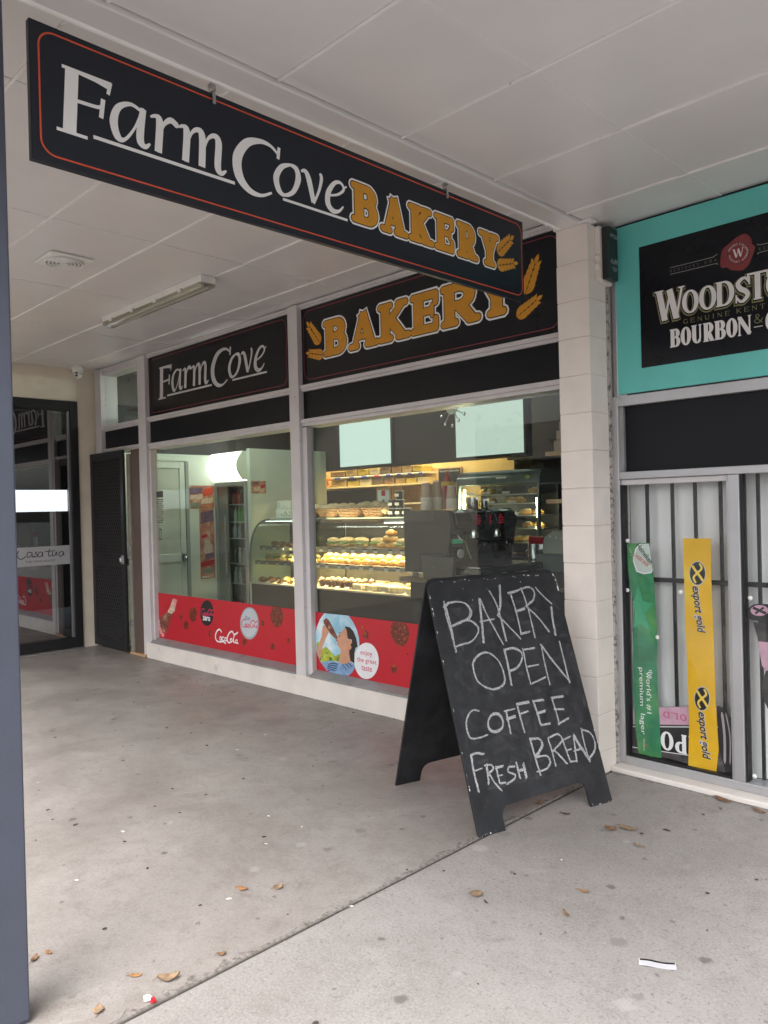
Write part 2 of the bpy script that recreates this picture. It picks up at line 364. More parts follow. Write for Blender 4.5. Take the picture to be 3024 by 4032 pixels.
# serif capitals drawn as pen strokes in a box W wide and 1 high
def arcp(cx, cy, rx, ry, a0, a1, T, t, n=16):
    pts = []; ws = []
    for i in range(n+1):
        a = R(a0+(a1-a0)*i/n); pts.append((cx+rx*math.cos(a), cy+ry*math.sin(a))); ws.append(t+(T-t)*abs(math.cos(a))**1.4)
    return pts, ws
def glyph(ch, W, T, t, st, so):
    S = []; xs = so+T/2; top = 1-st/2; bot = st/2
    def ln(a, b, w, c=False): S.append(([a, b], [w, w], c))
    def ser(x, y, l=None, r=None):
        l = T/2+so if l is None else l; r = T/2+so if r is None else r
        ln((x-l, y), (x+r, y), st, True)
    def stem(x, w=T, s0=True, s1=True):
        ln((x, 0), (x, 1), w)
        if s0: ser(x, bot, w/2+so, w/2+so)
        if s1: ser(x, top, w/2+so, w/2+so)
    def bowl(x0, y1, y0, cx, xr):
        ry = (y1-y0)/2; p, w = arcp(cx, (y1+y0)/2, xr-cx, ry, 90, -90, T, t)
        S.append(([(x0, y1)]+p+[(x0, y0)], [t]+w+[t]))
    if ch == 'A':
        ln((so+t/2, 0), (W/2, 1-t*.3), t); ln((W/2-T*.1, 1-t*.3), (W-so-T/2, 0), T); ln((W*.25, .32), (W*.72, .32), t*.8); ser(so+t/2, bot, t/2+so, t/2+so); ser(W-so-T/2, bot)
    elif ch == 'B':
        stem(xs); bowl(xs, 1-t/2, .53, W*.50, W*.95-T/2); bowl(xs, .53, t/2, W*.52, W-T/2)
    elif ch in 'CG':
        p, w = arcp(W/2, .5, W/2-T/2, .5-t/2, 42, 318, T, t, 22); S.append((p, w)); ln((p[0][0], p[0][1]-.10), (p[0][0]+t*.2, .98), t)
        if ch == 'G': ln((W-T/2, .08), (W-T/2, .44), T*.9); ser(W-T/2, .44)
    elif ch == 'D':
        stem(xs); p, w = arcp(W*.45, .5, W*.55-T/2, .5-t/2, 90, -90, T, t); S.append(([(xs, 1-t/2)]+p+[(xs, t/2)], [t]+w+[t]))
    elif ch in 'EF':
        stem(xs); ln((xs, 1-t/2), (W-st/2, 1-t/2), t); ln((W-st/2, 1-st*.5), (W-st/2, .70), st, True); ln((xs, .52), (W*.76, .52), t*.9); ln((W*.76, .40), (W*.76, .64), st*.7, True)
        if ch == 'E': ln((xs, t/2), (W-st/2, t/2), t); ln((W-st/2, st*.5), (W-st/2, .30), st, True)
    elif ch == 'I': stem(W/2)
    elif ch == 'K':
        stem(xs); ln((W-so-t*.8, 1-st*.4), (xs, .40), t*1.15); ln((xs+W*.16, .56), (W-so*.6-T/2, 0), T); ser(W-so-t*.8, top, t*.7+so, t*.4+so); ser(W-so*.6-T/2, bot, T/2+so, T/2+so*.6)
    elif ch == 'L': stem(xs); ln((xs, t/2), (W, t/2), t); ln((W-st/2, 0), (W-st/2, .3), st)
    elif ch == 'N':
        ln((so+t/2, 0), (so+t/2, 1), t); ln((so+t/2, .96), (W-so-t/2, .04), T); ln((W-so-t/2, 0), (W-so-t/2, 1), t); ser(so+t/2, bot, so+t/2, so+t/2); ser(so+t/2, top, so+t/2, 0); ser(W-so-t/2, top, so+t/2, so+t/2)
    elif ch == 'O': p, w = arcp(W/2, .5, W/2-T/2, .5-t/2, 0, 360, T, t, 30); S.append((p, w))
    elif ch == 'P': stem(xs); bowl(xs, 1-t/2, .45, W*.52, W-T/2)
    elif ch == 'R':
        stem(xs); bowl(xs, 1-t/2, .48, W*.48, W*.93-T/2); ln((W*.48, .48), (W-so*.5-T/2, T*.15), T); ser(W-so*.5-T/2, bot, T*.3, T/2+so*.5)
    elif ch == 'S':
        p = crom([(W-t*.6, .76), (W*.62, 1-t/2), (T*.55, .78), (W*.35, .56), (W*.70, .42), (W-T*.55, .24), (W*.42, t/2), (t*.6, .24)], k=5)
        S.append((p, [t*.9+(T-t*.9)*math.sin(math.pi*i/(len(p)-1))**1.3 for i in range(len(p))])); ln((W-t*.5, .66), (W-t*.5, .98), t*.8); ln((t*.5, .02), (t*.5, .34), t*.8)
    elif ch == 'T':
        stem(W/2, s1=False); ln((0, 1-t/2), (W, 1-t/2), t); ln((st/2, 1), (st/2, .72), st); ln((W-st/2, 1), (W-st/2, .72), st)
    elif ch == 'U':
        p, w = arcp(W/2, .36, W/2-so-T/2, .36-t/2, 180, 360, T, t); w[-1] = t
        S.append(([(so+T/2, 1)]+p+[(W-so-T/2, 1)], [T]+w[:-4]+[t*1.2]*4+[t])); ser(so+T/2, top); ser(W-so-T/2, top, t/2+so, t/2+so)
    elif ch == 'W':
        a = [so+T/2, W*.33, W*.54, W*.72, W-so-t/2]
        ln((a[0], 1), (a[1], 0), T); ln((a[1], 0), (a[2], .94), t); ln((a[2]-T*.2, .98), (a[3], 0), T); ln((a[3], 0), (a[4], 1), t); ser(a[0], top); ser(a[4], top, so+t, so+t/2)
    elif ch == 'X':
        ln((so+T/2, 1), (W-so-T/2, 0), T); ln((W-so-t/2, 1), (so+t/2, 0), t)
        for x in (so+T/2, W-so-T/2):
            ser(x, top, T/2, T/2); ser(x, bot, T/2, T/2)
    elif ch == 'Y':
        stem(W/2, s1=False); S.pop(0); ln((W/2, 0), (W/2, .48), T); ln((so+T/2, 1-st*.4), (W/2, .44), T*.95); ln((W-so-t*.7, 1-st*.4), (W/2+T*.1, .44), t*1.2); ser(so+T/2, top, T/2+so, T/2+so*.8); ser(W-so-t*.7, top, t*.7+so, t*.5+so)
    elif ch == '&':
        p = crom([(W, .5), (W*.75, .15), (W*.35, .04), (W*.08, .26), (W*.4, .55), (W*.62, .8), (W*.42, .96), (W*.24, .78), (W*.5, .42), (W*.95, .03)], k=5); S.append((p, [t*1.1]*len(p)))
    return S
def place_glyph(ch, box, style, grow=0.0, cap=False, shear=0.0, dx=0.0, dy=0.0):
    """box=(x0,x1,z0,z1) in sign coordinates -> convex pieces."""
    x0, x1, z0, z1 = box; h = z1-z0; W = (x1-x0)/h; T, t, st, so = style; out = []
    for p, w, *fl in glyph(ch, W, T, t, st, so):
        pts = [(x0+dx+(a+shear*b)*h, z0+dy+b*h) for a, b in p]
        for q in stroke(pts, [q*h for q in w], grow, cap and bool(fl and fl[0])): out.append([(a, min(max(b, z0+dy-grow), z1+dy+grow)) for a, b in q])
    return out

# outlines read off the photograph, in metres on the surface they are printed on
TR = {
'chalk': {'bakery':[[(0.0752,1.044),(0.0735,0.9733),(0.081,0.8987),(0.0848,0.8035)],[(0.0835,1.0321),(0.0894,0.8979),(0.0851,0.8289)],[(0.0693,1.0198),(0.0982,1.0384),(0.1516,1.0415),(0.1967,1.0264),(0.2144,0.9907),(0.197,0.9582),(0.1438,0.9407),(0.0924,0.9271)],[(0.0924,0.9271),(0.1542,0.9472),(0.2062,0.9423),(0.2378,0.9092),(0.2265,0.8767),(0.1807,0.8443),(0.1351,0.8381),(0.0851,0.8289)],[(0.2788,1.0465),(0.2643,0.9407),(0.2473,0.8335)],[(0.2868,1.042),(0.3083,0.9518),(0.3611,0.8102)],[(0.2541,0.9363),(0.3377,0.9415)],[(0.3478,1.08),(0.3749,0.9921),(0.3798,0.827)],[(0.4204,1.1045),(0.3974,1.0057),(0.37,0.9578)],[(0.37,0.9578),(0.4226,0.8951),(0.4742,0.8286)],[(0.4706,1.0628),(0.4791,0.9597),(0.478,0.8512)],[(0.4601,1.0596),(0.5153,1.0673)],[(0.4803,0.9635),(0.5412,0.9739)],[(0.478,0.8512),(0.5354,0.857)],[(0.5473,1.0769),(0.5591,0.9684),(0.5592,0.8236)],[(0.5094,1.0638),(0.5929,1.0816),(0.6246,1.055),(0.6066,1.0122),(0.5494,0.9851)],[(0.5494,0.9851),(0.6048,0.9248),(0.6544,0.8452)],[(0.6367,1.0784),(0.6686,1.0354),(0.7141,0.9872)],[(0.7092,0.9715),(0.6968,0.9004),(0.6912,0.8257)]],'open':[[(0.1595,0.7298),(0.1858,0.763),(0.2442,0.782),(0.2917,0.7582),(0.3194,0.7107),(0.3234,0.6442),(0.297,0.6149),(0.2499,0.6067),(0.2015,0.6239),(0.1642,0.6645),(0.1595,0.7298)],[(0.3594,0.7878),(0.3592,0.7059),(0.3533,0.6148)],[(0.3584,0.7842),(0.41,0.786),(0.4501,0.7627),(0.444,0.7257),(0.4007,0.6898),(0.3521,0.6809)],[(0.4728,0.7753),(0.4672,0.6929),(0.4705,0.6032)],[(0.4723,0.7739),(0.5379,0.7758)],[(0.4662,0.6893),(0.543,0.6914)],[(0.4716,0.6067),(0.5611,0.6251)],[(0.5855,0.7822),(0.5781,0.6797),(0.5788,0.5891)],[(0.5855,0.7822),(0.6393,0.6876),(0.7062,0.5877)],[(0.7064,0.7887),(0.7063,0.7107),(0.7049,0.584)]],'coffee':[[(0.1406,0.5264),(0.1084,0.5345),(0.0719,0.5087),(0.056,0.4631),(0.0651,0.4175),(0.1098,0.4104),(0.1584,0.4163)],[(0.1797,0.4788),(0.202,0.4964),(0.2367,0.4948),(0.2555,0.4674),(0.2461,0.4338),(0.2069,0.4191),(0.1754,0.4309),(0.1701,0.4594),(0.1797,0.4788)],[(0.2865,0.4981),(0.2858,0.4488),(0.2843,0.3965)],[(0.2805,0.499),(0.337,0.5015)],[(0.2854,0.4629),(0.3367,0.4695)],[(0.3614,0.5231),(0.3632,0.4513),(0.3679,0.3903)],[(0.3597,0.5234),(0.4264,0.5248)],[(0.3665,0.4779),(0.4095,0.4838)],[(0.4588,0.5239),(0.4664,0.472),(0.4707,0.41)],[(0.4543,0.5246),(0.5152,0.5234)],[(0.4598,0.4657),(0.5125,0.4689)],[(0.4707,0.41),(0.5268,0.4087)],[(0.5678,0.5235),(0.5753,0.4561),(0.5758,0.3976)],[(0.5655,0.5223),(0.6399,0.521)],[(0.574,0.4673),(0.6296,0.4593)],[(0.5758,0.3976),(0.6437,0.4129)]],'fresh':[[(0.0498,0.3426),(0.0451,0.277),(0.0497,0.1844)],[(0.045,0.3401),(0.0752,0.3437),(0.1129,0.3333)],[(0.0475,0.27),(0.0907,0.2756)],[(0.1183,0.2841),(0.1143,0.2382),(0.1089,0.2028)],[(0.1062,0.2862),(0.1395,0.2837),(0.1473,0.2656),(0.1178,0.2508)],[(0.1178,0.2508),(0.1388,0.2039),(0.1665,0.1657)],[(0.1645,0.2659),(0.1663,0.1955)],[(0.1645,0.2659),(0.2032,0.2659)],[(0.167,0.2287),(0.1924,0.2275)],[(0.1663,0.1955),(0.1957,0.1934)],[(0.2698,0.2542),(0.2396,0.2561),(0.2299,0.2375),(0.2637,0.218),(0.2498,0.2003),(0.2071,0.188)],[(0.2829,0.269),(0.2841,0.1974)],[(0.3191,0.2559),(0.3187,0.1945)],[(0.2851,0.2311),(0.3251,0.2309)]],'bread':[[(0.3904,0.3586),(0.3956,0.2703),(0.4028,0.1896)],[(0.385,0.3559),(0.4386,0.3509),(0.4469,0.3177),(0.3976,0.2769)],[(0.3956,0.2703),(0.4588,0.2665),(0.4725,0.2362),(0.4413,0.2103),(0.3852,0.2065)],[(0.4908,0.3389),(0.4961,0.2813),(0.4982,0.2142)],[(0.4918,0.3423),(0.5512,0.3508),(0.5696,0.3191),(0.5005,0.2806)],[(0.5116,0.2858),(0.5388,0.2529),(0.5683,0.2125)],[(0.5798,0.321),(0.5883,0.2588),(0.5942,0.2186)],[(0.5753,0.3218),(0.6267,0.3316)],[(0.5836,0.2738),(0.6132,0.2761)],[(0.5942,0.2186),(0.6318,0.2157)],[(0.644,0.3252),(0.6361,0.2723),(0.6261,0.2132)],[(0.6475,0.3355),(0.6777,0.2654),(0.7102,0.2022)],[(0.6316,0.2587),(0.687,0.2638)],[(0.7082,0.3553),(0.7034,0.2829),(0.7074,0.2027)],[(0.707,0.3518),(0.7578,0.3255),(0.7718,0.2791),(0.7526,0.2384),(0.711,0.2129)]]},
'st': {'bottle':[(-4.9228,0.4152),(-4.7821,0.4726),(-4.725,0.5318),(-4.6699,0.563),(-4.6274,0.5299),(-4.6381,0.4929),(-4.7024,0.4516),(-4.7517,0.3654),(-4.7914,0.2977),(-4.8485,0.2507),(-4.9106,0.2956),(-4.9544,0.3474)],'neck':[(-4.7821,0.4726),(-4.725,0.5318),(-4.667,0.6176),(-4.5885,0.6047),(-4.6274,0.5299),(-4.6381,0.4929),(-4.7108,0.46)],'fingers':[[(-4.9328,0.3679),(-4.9391,0.3553),(-4.9545,0.3465),(-4.9732,0.3449),(-4.9878,0.351),(-4.993,0.3627),(-4.9865,0.3753),(-4.971,0.3841),(-4.9524,0.3857),(-4.9378,0.3795)],[(-4.9254,0.3314),(-4.9318,0.3188),(-4.9472,0.31),(-4.9658,0.3082),(-4.9804,0.3144),(-4.9855,0.326),(-4.9791,0.3386),(-4.9636,0.3474),(-4.9451,0.3491),(-4.9305,0.3429)],[(-4.9088,0.2958),(-4.9151,0.2832),(-4.9305,0.2743),(-4.949,0.2726),(-4.9636,0.2786),(-4.9687,0.2902),(-4.9623,0.3028),(-4.9469,0.3117),(-4.9284,0.3134),(-4.9138,0.3073)],[(-4.8882,0.2653),(-4.8945,0.2528),(-4.9098,0.2439),(-4.9283,0.242),(-4.9428,0.248),(-4.9479,0.2596),(-4.9415,0.2722),(-4.9262,0.2811),(-4.9077,0.2829),(-4.8932,0.2768)],[(-4.8527,0.2411),(-4.859,0.2285),(-4.8742,0.2196),(-4.8925,0.2178),(-4.907,0.2237),(-4.912,0.2352),(-4.9057,0.2478),(-4.8904,0.2567),(-4.8721,0.2585),(-4.8577,0.2525)]],'bub':[[(-4.2395,0.4934),(-4.2438,0.4715),(-4.2541,0.4513),(-4.2695,0.4345),(-4.2884,0.423),(-4.309,0.4178),(-4.3294,0.4194),(-4.3476,0.4278),(-4.3616,0.4422),(-4.3701,0.4611),(-4.3723,0.4827),(-4.3679,0.5048),(-4.3574,0.5253),(-4.3418,0.542),(-4.3227,0.5534),(-4.302,0.5584),(-4.2817,0.5564),(-4.2638,0.5479),(-4.25,0.5335),(-4.2417,0.5147)],[(-4.503,0.4481),(-4.5046,0.4402),(-4.5084,0.433),(-4.514,0.427),(-4.5209,0.4228),(-4.5285,0.4209),(-4.5359,0.4215),(-4.5425,0.4245),(-4.5476,0.4297),(-4.5507,0.4364),(-4.5515,0.4441),(-4.5499,0.452),(-4.5461,0.4593),(-4.5404,0.4653),(-4.5335,0.4694),(-4.5259,0.4712),(-4.5185,0.4706),(-4.5119,0.4676),(-4.5069,0.4625),(-4.5038,0.4558)],[(-4.3943,0.3794),(-4.3971,0.366),(-4.4037,0.3536),(-4.4135,0.3433),(-4.4257,0.3361),(-4.4389,0.3328),(-4.452,0.3336),(-4.4636,0.3386),(-4.4726,0.3472),(-4.4781,0.3586),(-4.4795,0.3717),(-4.4767,0.3852),(-4.47,0.3977),(-4.4601,0.408),(-4.4478,0.4151),(-4.4346,0.4183),(-4.4215,0.4174),(-4.41,0.4123),(-4.4011,0.4037),(-4.3957,0.3924)],[(-3.1849,0.5059),(-3.1864,0.498),(-3.19,0.4907),(-3.1955,0.4847),(-3.2023,0.4806),(-3.2097,0.4787),(-3.217,0.4792),(-3.2235,0.4822),(-3.2285,0.4873),(-3.2316,0.494),(-3.2325,0.5016),(-3.231,0.5095),(-3.2272,0.5168),(-3.2217,0.5228),(-3.2149,0.527),(-3.2075,0.5288),(-3.2002,0.5282),(-3.1938,0.5253),(-3.1888,0.5202),(-3.1857,0.5135)],[(-2.8418,0.396),(-2.843,0.3894),(-2.8458,0.3833),(-2.85,0.3782),(-2.8553,0.3746),(-2.861,0.373),(-2.8666,0.3734),(-2.8716,0.3759),(-2.8755,0.3801),(-2.8778,0.3857),(-2.8785,0.3922),(-2.8773,0.3988),(-2.8744,0.405),(-2.8702,0.4101),(-2.8649,0.4136),(-2.8592,0.4152),(-2.8536,0.4148),(-2.8486,0.4123),(-2.8448,0.4081),(-2.8424,0.4024)],[(-3.0469,0.3262),(-3.0488,0.3175),(-3.0535,0.3092),(-3.0605,0.3023),(-3.0693,0.2974),(-3.0789,0.295),(-3.0883,0.2953),(-3.0968,0.2983),(-3.1034,0.3037),(-3.1074,0.311),(-3.1086,0.3194),(-3.1067,0.3282),(-3.102,0.3365),(-3.0948,0.3434),(-3.0861,0.3483),(-3.0765,0.3507),(-3.067,0.3503),(-3.0586,0.3473),(-3.0521,0.3419),(-3.0481,0.3346)],[(-3.4477,0.3206),(-3.4497,0.3105),(-3.4545,0.3011),(-3.4616,0.2932),(-3.4703,0.2877),(-3.4799,0.285),(-3.4894,0.2856),(-3.4978,0.2892),(-3.5044,0.2957),(-3.5083,0.3042),(-3.5094,0.3141),(-3.5074,0.3243),(-3.5026,0.3338),(-3.4954,0.3417),(-3.4866,0.3472),(-3.477,0.3497),(-3.4676,0.3491),(-3.4592,0.3454),(-3.4527,0.339),(-3.4488,0.3304)],[(-4.0018,0.3384),(-4.0034,0.3283),(-4.0069,0.319),(-4.0121,0.3113),(-4.0185,0.3061),(-4.0253,0.3038),(-4.032,0.3047),(-4.038,0.3087),(-4.0425,0.3154),(-4.0452,0.3242),(-4.0458,0.3341),(-4.0442,0.3443),(-4.0406,0.3537),(-4.0354,0.3613),(-4.029,0.3665),(-4.0222,0.3688),(-4.0155,0.3678),(-4.0096,0.3638),(-4.0051,0.3571),(-4.0024,0.3484)]],'big1':[(-3.0986,0.5814),(-3.0776,0.6216),(-3.0508,0.6505),(-2.9502,0.6503),(-2.9268,0.618),(-2.9225,0.573),(-2.9434,0.5181),(-3.001,0.484),(-3.0573,0.5002),(-3.0877,0.536)],'black':[(-3.9524,0.5292),(-3.9556,0.5062),(-3.963,0.4837),(-3.9743,0.4625),(-3.9891,0.4435),(-4.0069,0.4274),(-4.0269,0.4147),(-4.0485,0.4061),(-4.0708,0.4018),(-4.093,0.4021),(-4.1142,0.4069),(-4.1336,0.4161),(-4.1504,0.4294),(-4.1639,0.4463),(-4.1737,0.466),(-4.1792,0.4879),(-4.1803,0.5111),(-4.1769,0.5347),(-4.1691,0.5576),(-4.1574,0.5791),(-4.1421,0.5982),(-4.1239,0.6142),(-4.1034,0.6266),(-4.0816,0.6348),(-4.0593,0.6386),(-4.0372,0.6378),(-4.0163,0.6325),(-3.9974,0.623),(-3.9811,0.6096),(-3.968,0.5928),(-3.9587,0.5733),(-3.9534,0.5519)],'silver':[(-3.2619,0.4975),(-3.2656,0.4706),(-3.2744,0.4443),(-3.2878,0.4194),(-3.3055,0.397),(-3.3268,0.3779),(-3.3508,0.3628),(-3.3769,0.3523),(-3.4038,0.3468),(-3.4307,0.3467),(-3.4564,0.352),(-3.48,0.3624),(-3.5005,0.3777),(-3.5171,0.3972),(-3.529,0.4202),(-3.5359,0.4459),(-3.5374,0.473),(-3.5334,0.5007),(-3.5241,0.5277),(-3.51,0.553),(-3.4915,0.5756),(-3.4695,0.5946),(-3.4448,0.6093),(-3.4184,0.6192),(-3.3914,0.6238),(-3.3647,0.6231),(-3.3395,0.6172),(-3.3166,0.6063),(-3.2969,0.5908),(-3.2811,0.5714),(-3.2697,0.5488),(-3.2633,0.5239)],'silver2':[(-3.2778,0.5),(-3.2811,0.4759),(-3.2888,0.4523),(-3.3007,0.43),(-3.3163,0.41),(-3.3351,0.3929),(-3.3563,0.3794),(-3.3793,0.3701),(-3.403,0.3653),(-3.4266,0.3653),(-3.4492,0.37),(-3.4699,0.3795),(-3.4879,0.3932),(-3.5024,0.4107),(-3.5129,0.4314),(-3.5189,0.4543),(-3.5202,0.4786),(-3.5167,0.5033),(-3.5085,0.5275),(-3.4961,0.5501),(-3.4799,0.5703),(-3.4605,0.5873),(-3.4388,0.6005),(-3.4156,0.6093),(-3.3918,0.6134),(-3.3684,0.6128),(-3.3462,0.6075),(-3.326,0.5977),(-3.3086,0.5838),(-3.2947,0.5664),(-3.2847,0.5461),(-3.279,0.5237)],'script':[(-3.9363,0.3828),(-3.5714,0.2872),(-3.9106,0.2801),(-3.581,0.3879)],'zero':[(-4.135,0.4846),(-4.0103,0.4524)],'blacktxt':[(-4.164,0.5469),(-3.954,0.4953)],'diettxt':[(-3.5189,0.507),(-3.2877,0.4558)],'diet':[(-3.4612,0.544),(-3.38,0.5109)],'circle':[(-2.5253,0.4475),(-2.505,0.5311),(-2.4602,0.6001),(-2.4083,0.6502),(-2.1325,0.6539),(-2.0806,0.6066),(-2.0447,0.5532),(-2.0256,0.4987),(-2.0226,0.4375),(-2.0362,0.3744),(-2.0697,0.2879),(-2.1098,0.2361),(-2.1493,0.21),(-2.2198,0.2056),(-2.2995,0.2027),(-2.3966,0.2138),(-2.4609,0.2648),(-2.5086,0.335)],'green':[(-2.51,0.4055),(-2.4863,0.4298),(-2.4569,0.368),(-2.4313,0.3817),(-2.3977,0.3962),(-2.3496,0.3694),(-2.2944,0.3333),(-2.2455,0.3602),(-2.2221,0.3525),(-2.2358,0.3035),(-2.3607,0.2933),(-2.4607,0.2702),(-2.5003,0.3305)],'arm':[(-2.4243,0.5601),(-2.3673,0.5439),(-2.3606,0.5071),(-2.3952,0.4608),(-2.4393,0.3916),(-2.4681,0.2964),(-2.4906,0.3208),(-2.5033,0.3628),(-2.4444,0.472),(-2.4387,0.5103)],'wbottle':[(-2.4189,0.5929),(-2.3849,0.6172),(-2.3568,0.6036),(-2.3102,0.5492),(-2.2568,0.4803),(-2.2774,0.4623),(-2.3444,0.5033),(-2.4156,0.5717)],'face':[(-2.1668,0.5677),(-2.2072,0.5351),(-2.24,0.503),(-2.2648,0.4794),(-2.2532,0.4701),(-2.2736,0.4574),(-2.2661,0.445),(-2.2708,0.426),(-2.2437,0.4079),(-2.2286,0.3885),(-2.2348,0.3299),(-2.2601,0.2899),(-2.1852,0.2888),(-2.1105,0.319),(-2.1277,0.374),(-2.118,0.427),(-2.1012,0.465),(-2.1386,0.4923),(-2.1524,0.5377)],'hair':[(-2.1747,0.5669),(-2.1628,0.5722),(-2.1203,0.5694),(-2.0829,0.5444),(-2.0544,0.4957),(-2.04,0.4356),(-2.0647,0.4225),(-2.0777,0.3798),(-2.0804,0.3072),(-2.1219,0.3228),(-2.1354,0.3731),(-2.1294,0.4309),(-2.0999,0.46),(-2.1045,0.4802),(-2.1313,0.4826),(-2.1466,0.4863),(-2.1561,0.5426)],'shirt':[(-2.4608,0.2675),(-2.3607,0.2933),(-2.2482,0.2887),(-2.1768,0.3055),(-2.1221,0.3175),(-2.0697,0.2879),(-2.1098,0.2361),(-2.1493,0.21),(-2.2198,0.2056),(-2.2995,0.2027),(-2.3966,0.2138)],'stripes':[[(-2.3782,0.2644),(-2.3207,0.2797),(-2.2645,0.2788)],[(-2.3854,0.2474),(-2.3213,0.2636),(-2.2733,0.2592)],[(-2.3894,0.2308),(-2.33,0.2465),(-2.2819,0.2422)],[(-2.3842,0.2165),(-2.3307,0.2305),(-2.2946,0.2246)],[(-2.2168,0.2848),(-2.186,0.2678),(-2.1711,0.2488)],[(-2.185,0.2951),(-2.1543,0.2823),(-2.1396,0.2634)],[(-2.1535,0.3043),(-2.1231,0.2915),(-2.1121,0.2773)]],'oval':[(-1.8228,0.3586),(-1.8255,0.3359),(-1.8319,0.3133),(-1.8419,0.2916),(-1.8551,0.2714),(-1.8712,0.2532),(-1.8897,0.2377),(-1.9102,0.2253),(-1.9319,0.2164),(-1.9543,0.2113),(-1.9767,0.2101),(-1.9984,0.213),(-2.0187,0.22),(-2.0369,0.2307),(-2.0526,0.2449),(-2.0651,0.2622),(-2.0741,0.2821),(-2.0793,0.3038),(-2.0804,0.3268),(-2.0775,0.3503),(-2.0707,0.3735),(-2.0601,0.3958),(-2.0462,0.4163),(-2.0294,0.4345),(-2.0101,0.4498),(-1.9892,0.4618),(-1.9671,0.4701),(-1.9447,0.4745),(-1.9225,0.4749),(-1.9012,0.4713),(-1.8815,0.4638),(-1.864,0.4528),(-1.849,0.4385),(-1.8372,0.4214),(-1.8287,0.402),(-1.8239,0.3808)],'ovaltxt':[(-2.0207,0.3864),(-1.8837,0.4024),(-2.0641,0.335),(-1.8391,0.3426),(-2.0133,0.2849),(-1.8916,0.2856)],'bub2':[[(-1.9227,0.5335),(-1.9245,0.5239),(-1.9289,0.515),(-1.9357,0.5076),(-1.9441,0.5024),(-1.9533,0.5),(-1.9624,0.5005),(-1.9705,0.504),(-1.9769,0.5101),(-1.9808,0.5183),(-1.9819,0.5276),(-1.9801,0.5372),(-1.9756,0.5462),(-1.9687,0.5536),(-1.9603,0.5587),(-1.9511,0.5611),(-1.942,0.5605),(-1.9339,0.557),(-1.9276,0.5508),(-1.9238,0.5427)],[(-1.9778,0.5789),(-1.9786,0.5751),(-1.9806,0.5715),(-1.9837,0.5685),(-1.9875,0.5664),(-1.9917,0.5654),(-1.9958,0.5656),(-1.9995,0.567),(-2.0024,0.5695),(-2.0042,0.5727),(-2.0047,0.5764),(-2.0039,0.5803),(-2.0019,0.5839),(-1.9988,0.5869),(-1.995,0.589),(-1.9908,0.59),(-1.9866,0.5898),(-1.983,0.5884),(-1.9801,0.5859),(-1.9783,0.5827)],[(-1.6456,0.3253),(-1.6472,0.316),(-1.6514,0.3073),(-1.6577,0.2999),(-1.6655,0.2947),(-1.6741,0.2921),(-1.6826,0.2924),(-1.6901,0.2956),(-1.696,0.3013),(-1.6997,0.3091),(-1.7007,0.3181),(-1.699,0.3274),(-1.6948,0.3362),(-1.6884,0.3435),(-1.6806,0.3487),(-1.672,0.3512),(-1.6636,0.3508),(-1.656,0.3476),(-1.6502,0.3419),(-1.6466,0.3342)],[(-1.6905,0.3734),(-1.6909,0.3709),(-1.692,0.3686),(-1.6935,0.3667),(-1.6955,0.3653),(-1.6977,0.3647),(-1.6998,0.3648),(-1.7017,0.3657),(-1.7032,0.3672),(-1.7041,0.3693),(-1.7043,0.3717),(-1.7039,0.3742),(-1.7028,0.3765),(-1.7012,0.3784),(-1.6993,0.3798),(-1.6971,0.3805),(-1.695,0.3803),(-1.6931,0.3794),(-1.6916,0.3779),(-1.6907,0.3758)],[(-1.5362,0.4405),(-1.5367,0.4378),(-1.5377,0.4353),(-1.5392,0.4332),(-1.5411,0.4317),(-1.5432,0.4311),(-1.5452,0.4313),(-1.5471,0.4323),(-1.5485,0.434),(-1.5493,0.4363),(-1.5496,0.439),(-1.5491,0.4417),(-1.5481,0.4443),(-1.5466,0.4464),(-1.5447,0.4478),(-1.5426,0.4485),(-1.5406,0.4483),(-1.5387,0.4473),(-1.5373,0.4455),(-1.5365,0.4432)]],'big2':[(-1.7028,0.571),(-1.6959,0.611),(-1.674,0.6473),(-1.5523,0.6493),(-1.53,0.6215),(-1.5203,0.5792),(-1.5367,0.5247),(-1.5846,0.4867),(-1.6317,0.4903),(-1.6783,0.5244)]},
